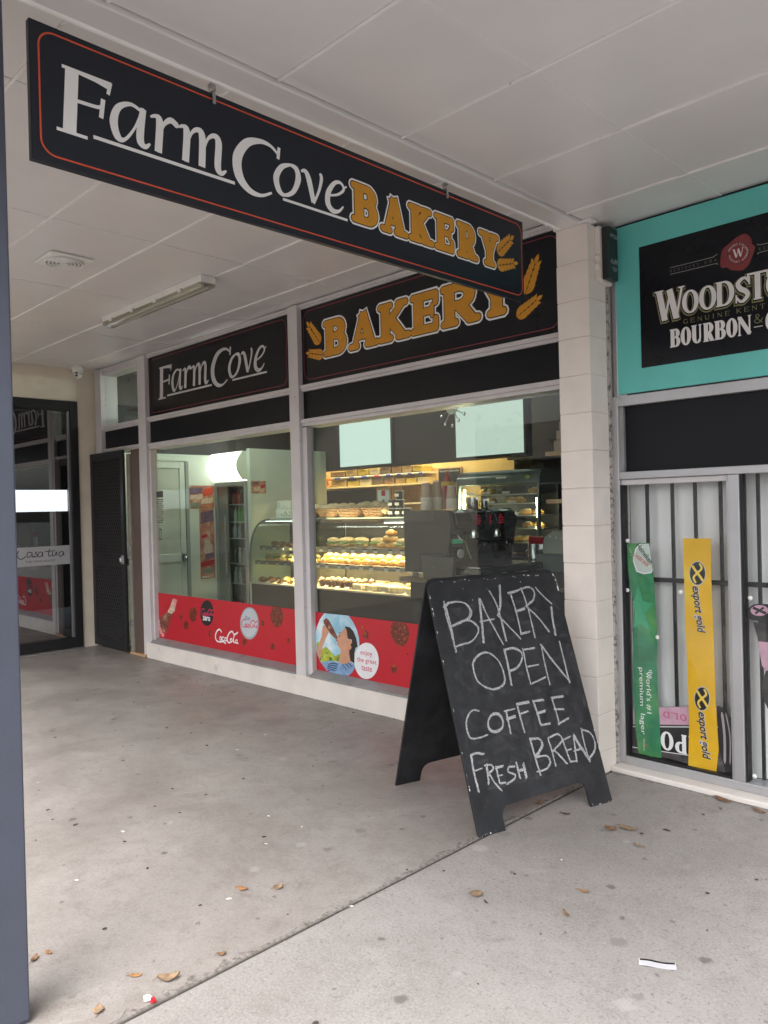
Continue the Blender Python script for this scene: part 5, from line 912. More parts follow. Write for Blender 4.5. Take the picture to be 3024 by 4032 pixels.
for e in B['yl']:
    cx, cz = sum(p[0] for p in e)/len(e), sum(p[1] for p in e)/len(e)
    flat('printed_badge', [[(cx+(a-cx)*1.10, cz+(b-cz)*1.08) for a, b in e]], YFN, .0003, M_SILVER, yb); flat('printed_badge', [e], YFN, .0006, M_PBLK, yb)
    P = stroke(crom([(cx+.012, cz+.050), (cx+.022, cz+.026), (cx, cz+.002), (cx-.020, cz-.022), (cx-.010, cz-.048)], k=5), .0105) + stroke(crom([(cx-.024, cz+.036), (cx-.010, cz+.014), (cx+.012, cz-.014), (cx+.026, cz-.036)], k=5), .0125)
    flat('printed_badge_ribbon', P, YFN, .0009, M_YB, yb)
for (x, z_), a in (((.400, 1.002), -84.5), ((.416, .366), -85.5)):
    put_text('printed_letters', 'export gold', YFN, .0005, M_SILVER, yb, (x+.001, z_+.002), w=.238, h=.056, shear=.22, bold=.05, ang=R(a)); put_text('printed_letters', 'export gold', YFN, .0008, M_PBLK, yb, (x, z_), w=.236, h=.054, shear=.22, bold=.02, ang=R(a))
def mirror(p):
    xr = max(a for a, b in p); left = [q for q in p if q[0] < xr-1e-4]; ends = [q for q in p if q[0] >= xr-1e-4]
    k = p.index(ends[-1]); seq = p[k+1:]+p[:k+1]; seq = [q for q in seq if q[0] < xr-1e-4]
    return seq + [(2*xr-a, b) for a, b in seq[::-1]]
for k_ in ('bot', 'botpink', 'neck'): B[k_] = mirror(B[k_])
bp_ = MB().prism(B['bot']+[], lambda a, b, d: (a, .2335+d, b), 0, .0012).build('bottle_poster', mat('poster_dark2', (0.030, 0.026, 0.028), .4, var=.6, vscale=18), label='black and pink bottle poster on the clear pane beyond the barred window', cat='poster')
BPF = plane((0, .2333, 0), (1, 0, 0), (0, 0, 1))
flat('printed_bottle_label', [B['botpink']], BPF, .0003, M_PINKB, bp_); flat('printed_bottle_cap', [crom(B['neck'], True, 3)], BPF, .0004, M_PBLK, bp_); flat('printed_bottle_cap', [B['neckin']], BPF, .0007, M_PINKB, bp_)
cx, cz = [sum(p[i] for p in B['neckin'])/20 for i in (0, 1)]
flat('printed_bottle_cap', stroke([(cx-.03, cz+.012), (cx+.03, cz-.012)], .014)+stroke([(cx-.02, cz-.016), (cx+.02, cz+.016)], .010), BPF, .0010, M_PBLK, bp_)

# ================================================================== INSIDE THE BAKERY
M_FLOOR = mat('shop_floor', (0.20, 0.19, 0.17), 0.4); M_SHOPCEIL = mat('shop_ceiling', (0.10, 0.10, 0.10), 0.7)
M_PIEGREEN = mat('grey_green_enamel', (0.13, 0.17, 0.155), 0.3, coat=0.3); M_CARD = mat('kraft_paper', (0.47, 0.34, 0.25), 0.7); M_CREAMTAG = mat('white_tag', (0.74, 0.74, 0.70), 0.6)
MB().box(-7.3, -0.20, 0.30, 5.6, -0.05, 0.005).build('shop_floor', M_FLOOR, kind='structure')
MB().box(-7.3, -0.20, 0.20, 5.6, 3.04, 3.08).build('shop_ceiling', M_SHOPCEIL, kind='structure')
def wall(x0, x1, y0, y1, z0, z1, m, label): return MB().box(x0, x1, y0, y1, z0, z1).build('inner_wall', m, label=label, cat='wall')
wall(-6.25, -6.150, 0.31, 2.8, 0.005, 2.14, M_GREENW, 'pale inner wall with posters and a half-glazed door, inside the bakery')
wall(-6.25, -6.152, 0.31, 2.8, 2.142, 3.035, M_DARK, 'dark upper part of the inner wall over the half-glazed door')
wall(-5.46, -5.400, 1.62, 2.79, 0.005, 2.175, M_GREENW, 'low pale partition standing beside the drinks fridge')
wall(-0.30, -0.195, 0.31, 5.6, 0.005, 3.035, M_DARK, 'dark party wall behind the block pillar, inside the bakery')
wall(-7.3, -4.05, 3.62, 3.72, 0.005, 3.035, M_YELLOWW, 'warm yellow kitchen wall behind the shelf of tubs')
wall(-4.04, -2.93, 3.40, 3.72, 0.005, 3.035, M_YELLOWW, 'warm yellow kitchen wall standing forward behind the pie warmer')
wall(-4.2, -0.31, 4.9, 5.0, 0.005, 3.035, M_DARK, 'dark rear wall beyond the yellow kitchen wall')
wall(-7.35, -7.25, 2.8, 3.62, 0.005, 3.035, M_DARK, 'dark end wall of the kitchen behind the partition')
wall(-7.2, -2.345, 2.80, 2.90, 1.925, 3.035, mat('bulkhead_charcoal', (0.016, 0.0165, 0.016), 0.55, spec=.3), 'charcoal bulkhead over the counter carrying the lit menu boards')
wall(-2.95, -0.31, 3.3, 3.36, 1.93, 3.035, M_DARK, 'dark recessed panel right of the lit menu boards')
# menu boards
for x0, x1, e, lab in ((-5.085, -4.205, (0.72, 0.92, 0.82), 'blank glowing menu board over the bread baskets'), (-3.215, -2.350, (0.62, 0.76, 0.66), 'blank glowing menu board behind the cutlery clock')):
    mr = root('menu_board', ((x0+x1)/2, 2.78, 1.95), lab, 'menu board')
    MB().box(x0-0.03, x1+0.03, 2.760, 2.798, 1.930, 2.78).build('board_frame', M_BLK, mr, bevel=0.004)
    MB().box(x0, x1, 2.752, 2.7585, 1.958, 2.75).build('lit_face', emis('menu_glow', e, 0.27), mr)
ck = root('wall_clock', (-3.245, 2.74, 2.49), 'round clock ringed with spoons and forks above the counter', 'clock')
cyl = lambda c, r, y0, y1, n=24: MB().prism([(c[0]+r*math.cos(2*math.pi*k/n), c[1]+r*math.sin(2*math.pi*k/n)) for k in range(n)], lambda a, b, d: (a, d, b), y0, y1)
cyl((-3.245, 2.49), 0.066, 2.715, 2.75).build('clock_face', mat('clock_face', (0.55, 0.62, 0.58), 0.4), ck, bevel=0.003)
for i in range(11):
    a = R(-90+i*360/11); rr = 0.150 if i % 2 else 0.172; c, s = math.cos(a), math.sin(a)
    MB().tube([(-3.245+0.066*c, 2.735, 2.49+0.066*s), (-3.245+rr*c, 2.735, 2.49+rr*s)], 0.005, 6).build('cutlery_stem', M_STEEL, ck)
    MB().lump((-3.245+(rr+.014)*c, 2.733, 2.49+(rr+.014)*s), 0.018, 0.007, 0.024, i, 0.0, 10, 6).build('cutlery_bowl', M_STEEL, ck, smooth=60)
for a, ln in ((40, .045), (150, .035)): MB().tube([(-3.245, 2.713, 2.49), (-3.245+ln*math.cos(R(a)), 2.713, 2.49+ln*math.sin(R(a)))], 0.003, 5).build('clock_hand', M_BLK, ck)

# inner door
idr = root('inner_door', (-6.13, 0.85, 0), 'pale half-glazed inner door with a round knob', 'door')
DP = lambda y0, y1, z0, z1, n, m, x0=-6.148, x1=-6.118: MB().box(x0, x1, y0, y1, z0, z1).build(n, m, idr, bevel=0.004)
DP(0.40, 1.185, 0.86, 0.96, 'lock_rail', M_GREENW); DP(0.40, 0.47, 0.02, 2.05, 'stile', M_GREENW); DP(1.115, 1.185, 0.02, 2.05, 'stile', M_GREENW); DP(0.47, 1.115, 1.97, 2.05, 'top_rail', M_GREENW); DP(0.47, 1.115, 0.02, 0.86, 'lower_panel', M_GREENW, -6.146, -6.128)
MB().box(-6.140, -6.135, 0.47, 1.115, 0.96, 1.97).build('door_pane', mat('obscured_pane', (0.55, 0.60, 0.52), 0.25), idr)
MB().box(-6.149, -6.110, 1.190, 1.235, 0.02, 2.09).build('door_jamb', mat('jamb_grey_green', (0.30, 0.34, 0.31), .5), idr, bevel=.004); MB().box(-6.149, -6.108, 0.36, 1.235, 2.055, 2.095).build('door_head', M_GREENW, idr, bevel=.004)
MB().lump((-6.085, 1.150, 0.905), 0.026, 0.026, 0.026, 1, 0, 12, 8).build('door_knob', M_STEEL, idr, smooth=60); MB().tube([(-6.12, 1.15, .905), (-6.09, 1.15, .905)], .012, 8).build('knob_stem', M_STEEL, idr)
WX = plane((-6.1085, 0, 0), (0, 1, 0), (0, 0, 1))
# opening hours on the shop window
hr = root('hours_sticker', (-4.9, 0.171, 1.35), 'narrow opening hours sticker on the bakery window edge', 'sticker')
GW = plane((0, 0.1732, 0), (1, 0, 0), (0, 0, 1))
flat('hours_heading', [[(-4.94, 1.60), (-4.81, 1.60), (-4.81, 1.66), (-4.94, 1.66)]], GW, .0004, mat('sticker_dark', (0.05, 0.05, 0.05), .5), hr)
for i in range(12):
    zz = 1.575-i*.0205; flat('hours_line', [[(-4.94, zz), (-4.81-(.02 if i % 3 == 2 else 0), zz), (-4.81-(.02 if i % 3 == 2 else 0), zz+.008), (-4.94, zz+.008)]], GW, .0004, mat('sticker_grey', (0.11, 0.11, 0.11), .5), hr)
flat('phone_mark', stroke(rrect(-4.905, -4.860, 1.185, 1.285, .008), .010), GW, .0004, MATS['sticker_dark'], hr)

# posters on the inner wall
M_PO1 = mat('poster_warm', (0.42, 0.16, 0.09), 0.45, var=0.35, vscale=9, col2=(0.60, 0.40, 0.28), c2scale=7, c2lo=.5, c2hi=.62); M_PO2 = mat('poster_mauve', (0.16, 0.10, 0.15), 0.45, var=0.3, vscale=14)
def wposter(name, y0, y1, z0, z1, label, bits):
    o = MB().box(-6.1485, -6.1455, y0, y1, z0, z1).build(name, M_PO1, label=label, cat='poster')
    f = plane((-6.1455, 0, 0), (0, 1, 0), (0, 0, 1))
    for i, (pp, m) in enumerate(bits): flat('printed_shape', [pp], f, .0004*(i+1), m, o)
def rc(a, b, c, d, sk=0.0): return [(a, c), (b, c+sk), (b, d+sk), (a, d)]
wposter('wall_poster', 1.245, 1.60, 1.487, 1.768, 'wide orange food poster on the pale wall beside the fridge', [(rc(1.26, 1.45, 1.66, 1.74, .01), M_PO2), (rc(1.27, 1.44, 1.60, 1.65, .01), M_PALEP), (rc(1.26, 1.40, 1.50, 1.56), mat('poster_sage', (.22, .26, .20), .5)), (rc(1.42, 1.58, 1.54, 1.60, .02), M_PALEP), (rc(1.44, 1.58, 1.63, 1.72, .03), M_ORANGE)])
wposter('wall_poster', 1.385, 1.590, 0.628, 1.480, 'tall narrow bottle poster hanging below the orange food poster', [(rc(1.40, 1.58, 1.30, 1.44, .03), M_PO2), (rc(1.41, 1.49, 1.12, 1.16, .02), M_RED), ([(1.45, 1.10), (1.52, 1.10), (1.555, 1.02), (1.57, .90), (1.47, .87), (1.44, .98)], M_PALEP), (rc(1.455, 1.575, .86, .93, .02), M_PO2), (rc(1.39, 1.58, .77, .83, .03), M_RED), (rc(1.43, 1.56, .69, .75, .01), MATS['poster_sage']), (rc(1.40, 1.50, .645, .66), M_WHITE)])
pp = MB().box(-5.3995, -5.3965, 1.63, 1.84, 1.648, 1.795).build('wall_poster', M_PO1, label='small food card on the partition beside the drinks fridge', cat='poster')
PF2 = plane((-5.3965, 0, 0), (0, 1, 0), (0, 0, 1)); flat('printed_shape', [rc(1.65, 1.74, 1.75, 1.78, .005)], PF2, .0004, M_PO2, pp); flat('printed_shape', [rc(1.66, 1.78, 1.67, 1.72, .01)], PF2, .0004, M_PALEP, pp); flat('printed_shape', [rc(1.76, 1.83, 1.70, 1.74, .02)], PF2, .0008, M_RED, pp)

# drinks fridge
fg = root('drinks_fridge', (-5.77, 1.9, 0), 'tall drinks fridge with a bulging lit white header', 'fridge')
FX0, FX1, FY0, FY1 = -6.130, -5.470, 1.60, 2.20
M_FR = mat('fridge_grey', (0.33, 0.35, 0.34), 0.4); M_FRD = mat('fridge_inner', (0.16, 0.17, 0.17), 0.5)
for x0, x1 in ((FX0, FX0+.05), (FX1-.045, FX1)): MB().box(x0, x1, FY0, FY1, .02, 1.80).build('side_panel', M_FR, fg, bevel=.006)
MB().box(FX0+.05, FX1-.045, FY1-.05, FY1, .02, 1.80).build('back_panel', M_FRD, fg); MB().box(FX0+.05, FX1-.045, FY0, FY1-.05, 1.745, 1.80).build('top_panel', M_FR, fg); MB().box(FX0+.05, FX1-.045, FY0, FY1-.05, .02, .20).build('plinth', M_FRD, fg)
MB().box(FX0+.05, FX0+.24, FY0+.02, FY0+.04, .20, 1.745).build('door_edge', M_FR, fg, bevel=.004)
MB().box(FX0+.05, FX1-.045, FY0+.005, FY0+.012, .20, 1.745).build('door_pane', M_GLASS2, fg); MB().tube([(FX0+.26, FY0-.03, .7), (FX0+.26, FY0-.03, 1.4)], .012, 8).build('door_handle', M_FR, fg)
for z_ in (0.575, 0.815, 1.120, 1.320, 1.530): MB().box(FX0+.05, FX1-.045, FY0+.06, FY1-.05, z_-.012, z_).build('shelf', mat('wire_shelf', (.42, .45, .44), .4), fg, bevel=.002)
hp = [(FY0-.02-.085*math.sin(math.pi*i/10), 1.815+.335*i/10) for i in range(11)] + [(FY1-.1, 2.15), (FY1-.1, 1.815)]
MB().prism(hp[::-1], lambda a, b, d: (d, a, b), FX0-.015, FX1-.012).build('lit_header', emis('header_glow', (1.0, .97, .80), 0.95), fg, smooth=40)
hp2 = [(a-.012*(1 if i < 11 else 0), b) for i, (a, b) in enumerate(hp)]
MB().prism(hp2[::-1], lambda a, b, d: (d, a, b), FX1-.011, FX1+.012).build('header_end', M_GREENW, fg, smooth=40)
# bottles and cans in the fridge
def bottle_proto(name, r, h, m, capm, label):
    o = root(name, (0, 0, 0), label, 'bottle', 'bottles standing on the fridge shelves')
    MB().lathe([(r*.9, 0), (r, .01), (r, h*.58), (r*.9, h*.68), (r*.42, h*.84), (r*.40, h*.94)], n=10).build('bottle_body', m, o, smooth=50)
    MB().lathe([(r*.46, h*.94), (r*.46, h)], n=8).build('bottle_cap', capm, o)
    return o
M_COLAB = mat('cola_bottle', (0.035, 0.015, 0.012), 0.2); M_GRNB = mat('green_bottle', (0.08, 0.30, 0.06), 0.25); M_CLRB = mat('water_bottle', (0.33, 0.38, 0.38), 0.2); M_REDB = mat('red_bottle', (0.42, 0.03, 0.03), 0.3)
protos = [bottle_proto('drink_bottle', .030, .19, M_COLAB, M_RED, 'dark cola bottle on a fridge shelf'), bottle_proto('drink_bottle', .030, .19, M_GRNB, M_PLASTICW, 'green drink bottle on a fridge shelf'), bottle_proto('drink_bottle', .029, .185, M_CLRB, M_PLASTICW, 'clear drink bottle on a fridge shelf'), bottle_proto('drink_bottle', .031, .17, M_REDB, M_RED, 'red drink bottle on a fridge shelf')]
usedp = set()
def place(protos, i, loc, rz=0.0, sc=None):
    o = protos[i]
    if id(o) not in usedp: usedp.add(id(o)); o.location = loc; o.rotation_euler = (0, 0, rz); o.scale = sc or (1, 1, 1); return o
    return copy_tree(o, loc, rz, scale=sc or (1, 1, 1))
for z_, seq in ((1.530, (3, 3, 0, 3)), (1.320, (2, 1, 1, 1)), (1.120, (2, 2, 0, 2)), (0.815, (0, 2, 2, 0)), (0.575, (2, 2, 0, 2)), (0.20, (3, 0, 3, 1))):
    for k, t_ in enumerate(seq): place(protos, t_, (-5.835+.087*k, 1.70+random.uniform(-.01, .01), z_+.0005))

# display cabinets with curved glass
CY0, CY1 = 1.40, 2.00
curve = [(CY0, .650), (CY0+.006, .90), (CY0+.025, 1.08), (CY0+.065, 1.20), (CY0+.125, 1.285), (CY0+.21, 1.330), (CY0+.30, 1.345)]
M_CABBASE = mat('cabinet_grey_brown', (0.036, 0.033, 0.029), 0.45, spec=.3); M_CABDARK = mat('cabinet_inner', (0.075, 0.070, 0.062), 0.5); M_SHELFE = mat('shelf_edge', (0.34, 0.32, 0.28), 0.35, metal=.4); M_DECK = mat('deck_steel', (0.52, 0.49, 0.42), .35, metal=.3)
WARM = emis('warm_tube', (1.0, .70, .32), 52.0); COOL = emis('cool_tube', (.95, 1.0, .95), 9.0)
def cabinet(x0, x1, label, warm):
    o = root('display_cabinet', ((x0+x1)/2, 1.7, 0), label, 'display cabinet')
    MB().box(x0, x1, CY0+.02, CY1, .02, .630).build('cabinet_base', M_CABBASE, o, bevel=.004); MB().box(x0, x1, CY0, CY1, .630, .648).build('deck', M_DECK, o, bevel=.002)
    c = crom(curve, k=4); n = len(c); mb = MB(); mb.add([(x, a, b) for x in (x0+.012, x1-.012) for a, b in c], [(i, i+1, n+i+1, n+i) for i in range(n-1)])
    mb.build('curved_glass', M_GLASS2 if warm else glass('cold_cabinet_glass', (.48, .57, .53), .03), o, smooth=60)
    for x in (x0+.006, x1-.006): MB().tube([(x, a, b) for a, b in c], .011, 6).build('end_frame', mat('frame_slate', (.07, .085, .085), .35), o, smooth=50)
    for x in (x0+.003, x1-.003):
        MB().prism([(CY0+.02, .650)]+[(a+.004, b-.004) for a, b in c]+[(CY1-.02, 1.343), (CY1-.02, .650)], lambda a, b, d: (d, a, b), x-.002, x+.002).build('end_glass', M_GLASS2, o)
    MB().box(x0, x1, CY0+.285, CY1+.06, 1.336, 1.352).build('top_shelf', mat('top_glass_green', (.33, .44, .40), .15), o, bevel=.003)
    MB().box(x0+.01, x1-.01, CY1-.03, CY1-.015, .65, 1.335).build('rear_panel', M_CABDARK, o)
    for z_, d in ((.885, .08), (1.045, .15)):
        MB().box(x0+.012, x1-.012, CY0+d, CY1-.04, z_-.008, z_).build('shelf', M_GLASS2 if not warm else M_DECK, o); MB().box(x0+.012, x1-.012, CY0+d-.012, CY0+d-.001, z_-.040, z_+.004).build('shelf_edge', M_SHELFE, o, bevel=.002)
    MB().box(x0+.012, x1-.012, CY0+.205, CY0+.212, 1.298, 1.333).build('tube_baffle', M_CABDARK, o)  # added dark strip that hides the top tube from the front
    k = 0; x = x0+.10
    while x < x1-.10:
        for z_, y, hh in ((.850, CY0+.064, .036), (1.010, CY0+.134, .036)):
            xx = x+random.uniform(-.03, .03); MB().box(xx-.026, xx+.026, y, y+.002, z_-.006, z_+hh).build('price_tag', M_CREAMTAG, o); MB().box(xx-.027, xx+.027, y-.0012, y-.0004, z_+hh-.013, z_+hh+.001).build('price_tag_clip', M_BLK, o)
        xx = x+random.uniform(-.02, .02); MB().add([(xx-.028, CY0+.022, .6485), (xx+.028, CY0+.022, .6485), (xx+.028, CY0+.062, .668), (xx-.028, CY0+.062, .668)], [(0, 1, 2, 3)]).build('price_tag', M_CREAMTAG, o)
        x += .165
    if warm:
        MB().box(x0+1.0, x1-.05, CY0+.175, CY0+.183, 1.296, 1.302).build('light_tube', emis('front_tube', (1., .97, .85), 4.0), o)
        for y, z_ in ((CY0+.23, 1.320), (CY0+.165, 1.022), (CY0+.095, .862)):
            MB().box(x0+.05, x1-.05, y-.006, y+.006, z_-.004, z_+.004).build('light_tube', WARM if z_ < 1.2 else emis('top_tube', (1., .80, .48), 16.0), o)
    else:
        MB().box(x1-.42, x1-.03, CY0+.10, CY0+.125, .856, .870).build('light_tube', emis('cold_end_tube', (1., .68, .30), 130.0), o); MB().box(x0+.05, x1-.05, CY0+.2, CY0+.208, 1.318, 1.324).build('light_tube', emis('dim_tube', (.9, 1., .9), 3.0), o)
    return o
cabinet(-5.140, -4.160, 'dim curved-glass cold cabinet standing beside the drinks fridge', False)
cabinet(-4.150, -2.080, 'warm lit curved-glass cabinet full of rolls and slices', True)
# food
M_CRUST = mat('bread_crust', (0.56, 0.30, 0.095), 0.55, var=.25, vscale=25, col2=(.72, .50, .22), c2scale=18); M_PALEB = mat('pale_dough', (0.76, 0.60, 0.34), 0.6, var=.12, vscale=20); M_SALAD = mat('salad', (0.16, 0.26, 0.06), 0.5, var=.4, vscale=60); M_CHOC = mat('chocolate_cake', (0.085, 0.040, 0.022), 0.5, var=.3, vscale=40); M_CREAMF = mat('cream_icing', (0.80, 0.72, 0.52), 0.5); M_GOLDEN = mat('golden_pastry', (0.70, 0.40, 0.085), 0.4, var=.3, vscale=30, col2=(.45, .18, .04), c2scale=22); M_WRAP = mat('wrapped_sandwich', (0.66, 0.60, 0.42), 0.2, var=.2, vscale=40); M_SAUS = mat('browned_filling', (0.24, 0.10, 0.04), .5)
def food(kind, seed, label, group):
    o = root(kind, (0, 0, 0), label, 'food', group)
    if kind == 'filled_roll':
        MB().lump((0, 0, .020), .085, .042, .022, seed, .06, 12, 6).build('roll_base', M_CRUST, o, smooth=60); MB().lump((0, -.006, .036), .088, .048, .014, seed+1, .28, 16, 5).build('salad_filling', M_SALAD, o, smooth=60); MB().lump((0, .004, .058), .082, .040, .026, seed+2, .06, 12, 6).build('roll_top', M_PALEB, o, smooth=60)
    elif kind == 'bread_roll': MB().lump((0, 0, .034), .056, .050, .036, seed, .05, 14, 8).build('crust', M_PALEB, o, smooth=60); MB().lump((.006, 0, .052), .030, .030, .020, seed+4, .06, 10, 6).build('crust_top', M_CRUST, o, smooth=60)
    elif kind == 'golden_pastry':
        MB().lump((0, 0, .024), .066, .046, .028, seed, .12, 14, 7).build('crust', M_GOLDEN, o, smooth=60); MB().lump((.01, -.01, .042), .040, .026, .016, seed+1, .16, 10, 6).build('glaze', M_PALEB, o, smooth=60)
    elif kind == 'muffin':
        MB().lathe([(.026, 0), (.036, .045)], n=12).build('muffin_case', M_CHOC, o); MB().lump((0, 0, .058), .044, .044, .024, seed, .10, 12, 6).build('muffin_top', M_CHOC, o, smooth=60); MB().lump((0, -.006, .082), .026, .024, .013, seed+1, .15, 9, 5).build('icing', M_CREAMF, o, smooth=60)
    elif kind == 'cake_slice': MB().box(-.075, .075, -.045, .045, .004, .036).build('slice_base', M_WRAP, o, bevel=.006); MB().box(-.076, .076, -.046, .046, .0362, .050).build('slice_icing', M_CREAMF, o, bevel=.006)
    elif kind == 'wrapped_sandwich':
        MB().prism([(-.07, 0), (.07, 0), (.055, .075), (-.045, .082)], lambda a, b, d: (a, d, b+.002), -.05, .05).build('wrapper', M_WRAP, o, bevel=.014); MB().box(-.066, .066, -.052, -.0505, .018, .034).build('filling_line', M_SALAD, o)
    elif kind == 'choc_donut': MB().lump((0, 0, .020), .050, .046, .022, seed, .10, 12, 6).build('dough', M_SAUS, o, smooth=60); MB().lump((0, 0, .036), .034, .032, .014, seed+3, .16, 10, 5).build('icing', M_CHOC, o, smooth=60)
    return o
F = {k: food(k, 11+i, l, g) for i, (k, l, g) in enumerate((('filled_roll', 'salad roll on the top shelf of the lit cabinet', 'salad rolls on the top shelf'), ('bread_roll', 'pale bread roll heaped in a wicker basket', 'rolls in the baskets'), ('golden_pastry', 'golden pastry on the middle shelf of the warm lit cabinet', 'golden pastries on the middle shelf'), ('muffin', 'chocolate muffin with cream on the cabinet deck', 'muffins on the deck'), ('cake_slice', 'iced yellow slice on the cabinet deck', 'slices on the deck'), ('wrapped_sandwich', 'wrapped sandwich wedge on the cabinet deck', 'sandwiches on the deck'), ('choc_donut', 'dark iced bun in the dim cold cabinet', 'buns in the cold cabinet')))}
fused = set()
def put(kind, x, y, z_, rz=None, s=None):
    rz = random.uniform(-.5, .5) if rz is None else rz; s = s or random.uniform(.9, 1.15); o = F[kind]
    if kind not in fused: fused.add(kind); o.location = (x, y, z_); o.rotation_euler = (0, 0, rz); o.scale = (s, s, s); return o
    return copy_tree(o, (x, y, z_), rz, scale=(s, s, s))
for x in (-4.00, -3.83, -3.55, -3.00, -2.82, -2.63, -2.42, -2.25): put('filled_roll', x, 1.66, 1.0455, s=1.2)
for x in (-3.92, -3.72, -3.46, -2.92, -2.72): put('filled_roll', x, 1.80, 1.0455, s=1.2)
for x, dz in ((-3.30, 0), (-3.19, 0), (-3.24, .06), (-3.12, .002), (-3.16, .062), (-3.18, .12)):
    c = put('golden_pastry', x, 1.70, 1.0455+dz); c['label'] = 'brown bun in the pile on the top shelf'; c['group'] = 'buns piled on the top shelf'
x = -4.06
while x < -2.2:
    c = put('golden_pastry', x, 1.575+random.uniform(-.02, .02), .8855); c['label'] = 'golden pastry on the middle shelf of the warm lit cabinet'; c['group'] = 'golden pastries on the middle shelf'
    c = put('golden_pastry', x+.04, 1.71+random.uniform(-.02, .02), .8855, s=1.4)
    c['label'] = 'golden pastry on the middle shelf of the warm lit cabinet'; c['group'] = 'golden pastries on the middle shelf'; c = put('golden_pastry', x+.02, 1.645, .925, s=1.1); c['label'] = 'golden pastry on the middle shelf of the warm lit cabinet'; c['group'] = 'golden pastries on the middle shelf'
    x += random.uniform(.115, .15)
for r_ in range(2):
    for k in range(7): put('muffin', -4.02+k*.098+r_*.04, 1.52+r_*.11, .6488, s=1.0)
for x, y in ((-3.30, 1.63), (-3.10, 1.64), (-2.94, 1.62), (-3.20, 1.75)): put('cake_slice', x, y, .6488)
for x in (-3.42, -3.24, -3.06, -2.88, -2.68): put('cake_slice', x, 1.50, .6488, s=1.15)
for x in (-2.78, -2.62, -2.46, -2.30): put('wrapped_sandwich', x, 1.56, .6488, rz=random.uniform(.1, .6), s=1.1)
for x in (-3.42, -2.90, -2.70, -2.50): put('cake_slice', x, 1.75, .6488, s=1.25)
for z_, y in ((.6488, 1.50), (.6488, 1.62), (.8855, 1.60), (1.0455, 1.68)):
    x = -5.03
    while x < -4.22:
        kind = 'choc_donut' if z_ < .8 and x < -4.75 else ('golden_pastry' if z_ < .8 else ('choc_donut' if z_ > 1 else 'filled_roll'))
        c = put(kind, x, y+random.uniform(-.01, .01), z_)
        if kind != 'choc_donut': c['label'] = 'pale filled bun in the dim cold cabinet' if kind == 'filled_roll' else 'glazed pastry catching the light in the dim cold cabinet'; c['group'] = 'baking in the cold cabinet'
        else: c['label'] = 'dark iced bun in the dim cold cabinet'; c['group'] = 'buns in the cold cabinet'
        x += random.uniform(.12, .16)
# baskets of bread on top of the cabinet
M_WICK = mat('wicker', (0.36, 0.215, 0.105), 0.65, var=.3, vscale=50)
def basket(x, w, label):
    o = root('bread_basket', (x, 1.80, 1.352), label, 'basket')
    for i in range(6):
        z_ = 1.360+i*.0165; g = .006*i; pts = []
        for k in range(29):
            a = 2*math.pi*k/28; pts.append((x+(w/2-.02+g)*math.copysign(abs(math.cos(a))**.5, math.cos(a)), 1.80+(.105+g)*math.copysign(abs(math.sin(a))**.5, math.sin(a)), z_+.003*math.sin(k*3.1+i*math.pi)))
        MB().tube(pts, .0092, 6, False).build('woven_ring', M_WICK, o, smooth=60)
    MB().box(x-w/2+.02, x+w/2-.02, 1.70, 1.90, 1.353, 1.360).build('basket_floor', M_WICK, o)
    n = int(w/.075)
    for r_ in range(2):
        for k in range(n):
            c = put('bread_roll', x-w/2+.06+k*(w-.10)/max(n-1, 1)+random.uniform(-.01, .01), 1.76+.09*r_, 1.378+.028*r_+random.uniform(0, .02), rz=random.uniform(0, 3), s=random.uniform(1.0, 1.35)); c['label'] = 'pale bread roll heaped in the ' + label.split(',')[0]; c['group'] = 'rolls in the ' + label.split(',')[0]
basket(-4.43, .26, 'end wicker bread basket, closest to the cold cabinet'); basket(-4.14, .30, 'wicker bread basket between two others on the lit cabinet'); basket(-3.80, .34, 'fullest wicker bread basket on the lit cabinet'); basket(-3.44, .30, 'wicker bread basket standing below the framed letter A')
ct = root('certificate', (-3.54, 1.955, 1.352), 'gold framed food grade certificate with a green letter A', 'certificate')
MB().box(-3.645, -3.430, 1.960, 1.975, 1.352, 1.645).build('certificate_frame', mat('gold_frame', (.42, .24, .07), .4, metal=.3), ct, bevel=.004); MB().box(-3.622, -3.453, 1.957, 1.9598, 1.372, 1.625).build('certificate_paper', mat('paper', (.70, .76, .72), .6), ct)
CFM = plane((0, 1.9566, 0), (1, 0, 0), (0, 0, 1)); flat('certificate_letter', place_glyph('A', (-3.588, -3.488, 1.42, 1.53), (.22, .09, .06, .06)), CFM, .0005, mat('letter_green', (.03, .22, .10), .5), ct); flat('certificate_seal', [[(-3.565, 1.565), (-3.510, 1.565), (-3.510, 1.62), (-3.565, 1.62)]], CFM, .0005, M_RED, ct)
def tubs_black(x, z_, y=1.74):
    o = root('coffee_tub', (0, 0, 0), 'black lidded tub with a white label stacked on the lit cabinet', 'tub', 'black tubs stacked beside the baskets')
    MB().lathe([(.036, 0), (.042, .075)], n=16).build('tub_body', M_BLK, o, smooth=40); MB().lathe([(.044, .075), (.044, .084)], n=16).build('tub_lid', mat('tub_lid_clear', (.30, .34, .33), .3), o); MB().box(-.026, .026, -.0445, -.040, .025, .052).build('tub_label', M_CREAMTAG, o)
    o.location = (x, y, z_); return o
t0 = tubs_black(-3.19, 1.3525)
for x, z_ in ((-3.19, 1.4370), (-3.095, 1.3525), (-3.095, 1.4370), (-3.095, 1.5215), (-3.00, 1.3525)): copy_tree(t0, (x, 1.74, z_), 0)
bx = root('cake_box', (-4.89, 1.78, 1.352), 'pale carton printed with green leaves on top of the cold cabinet', 'box')
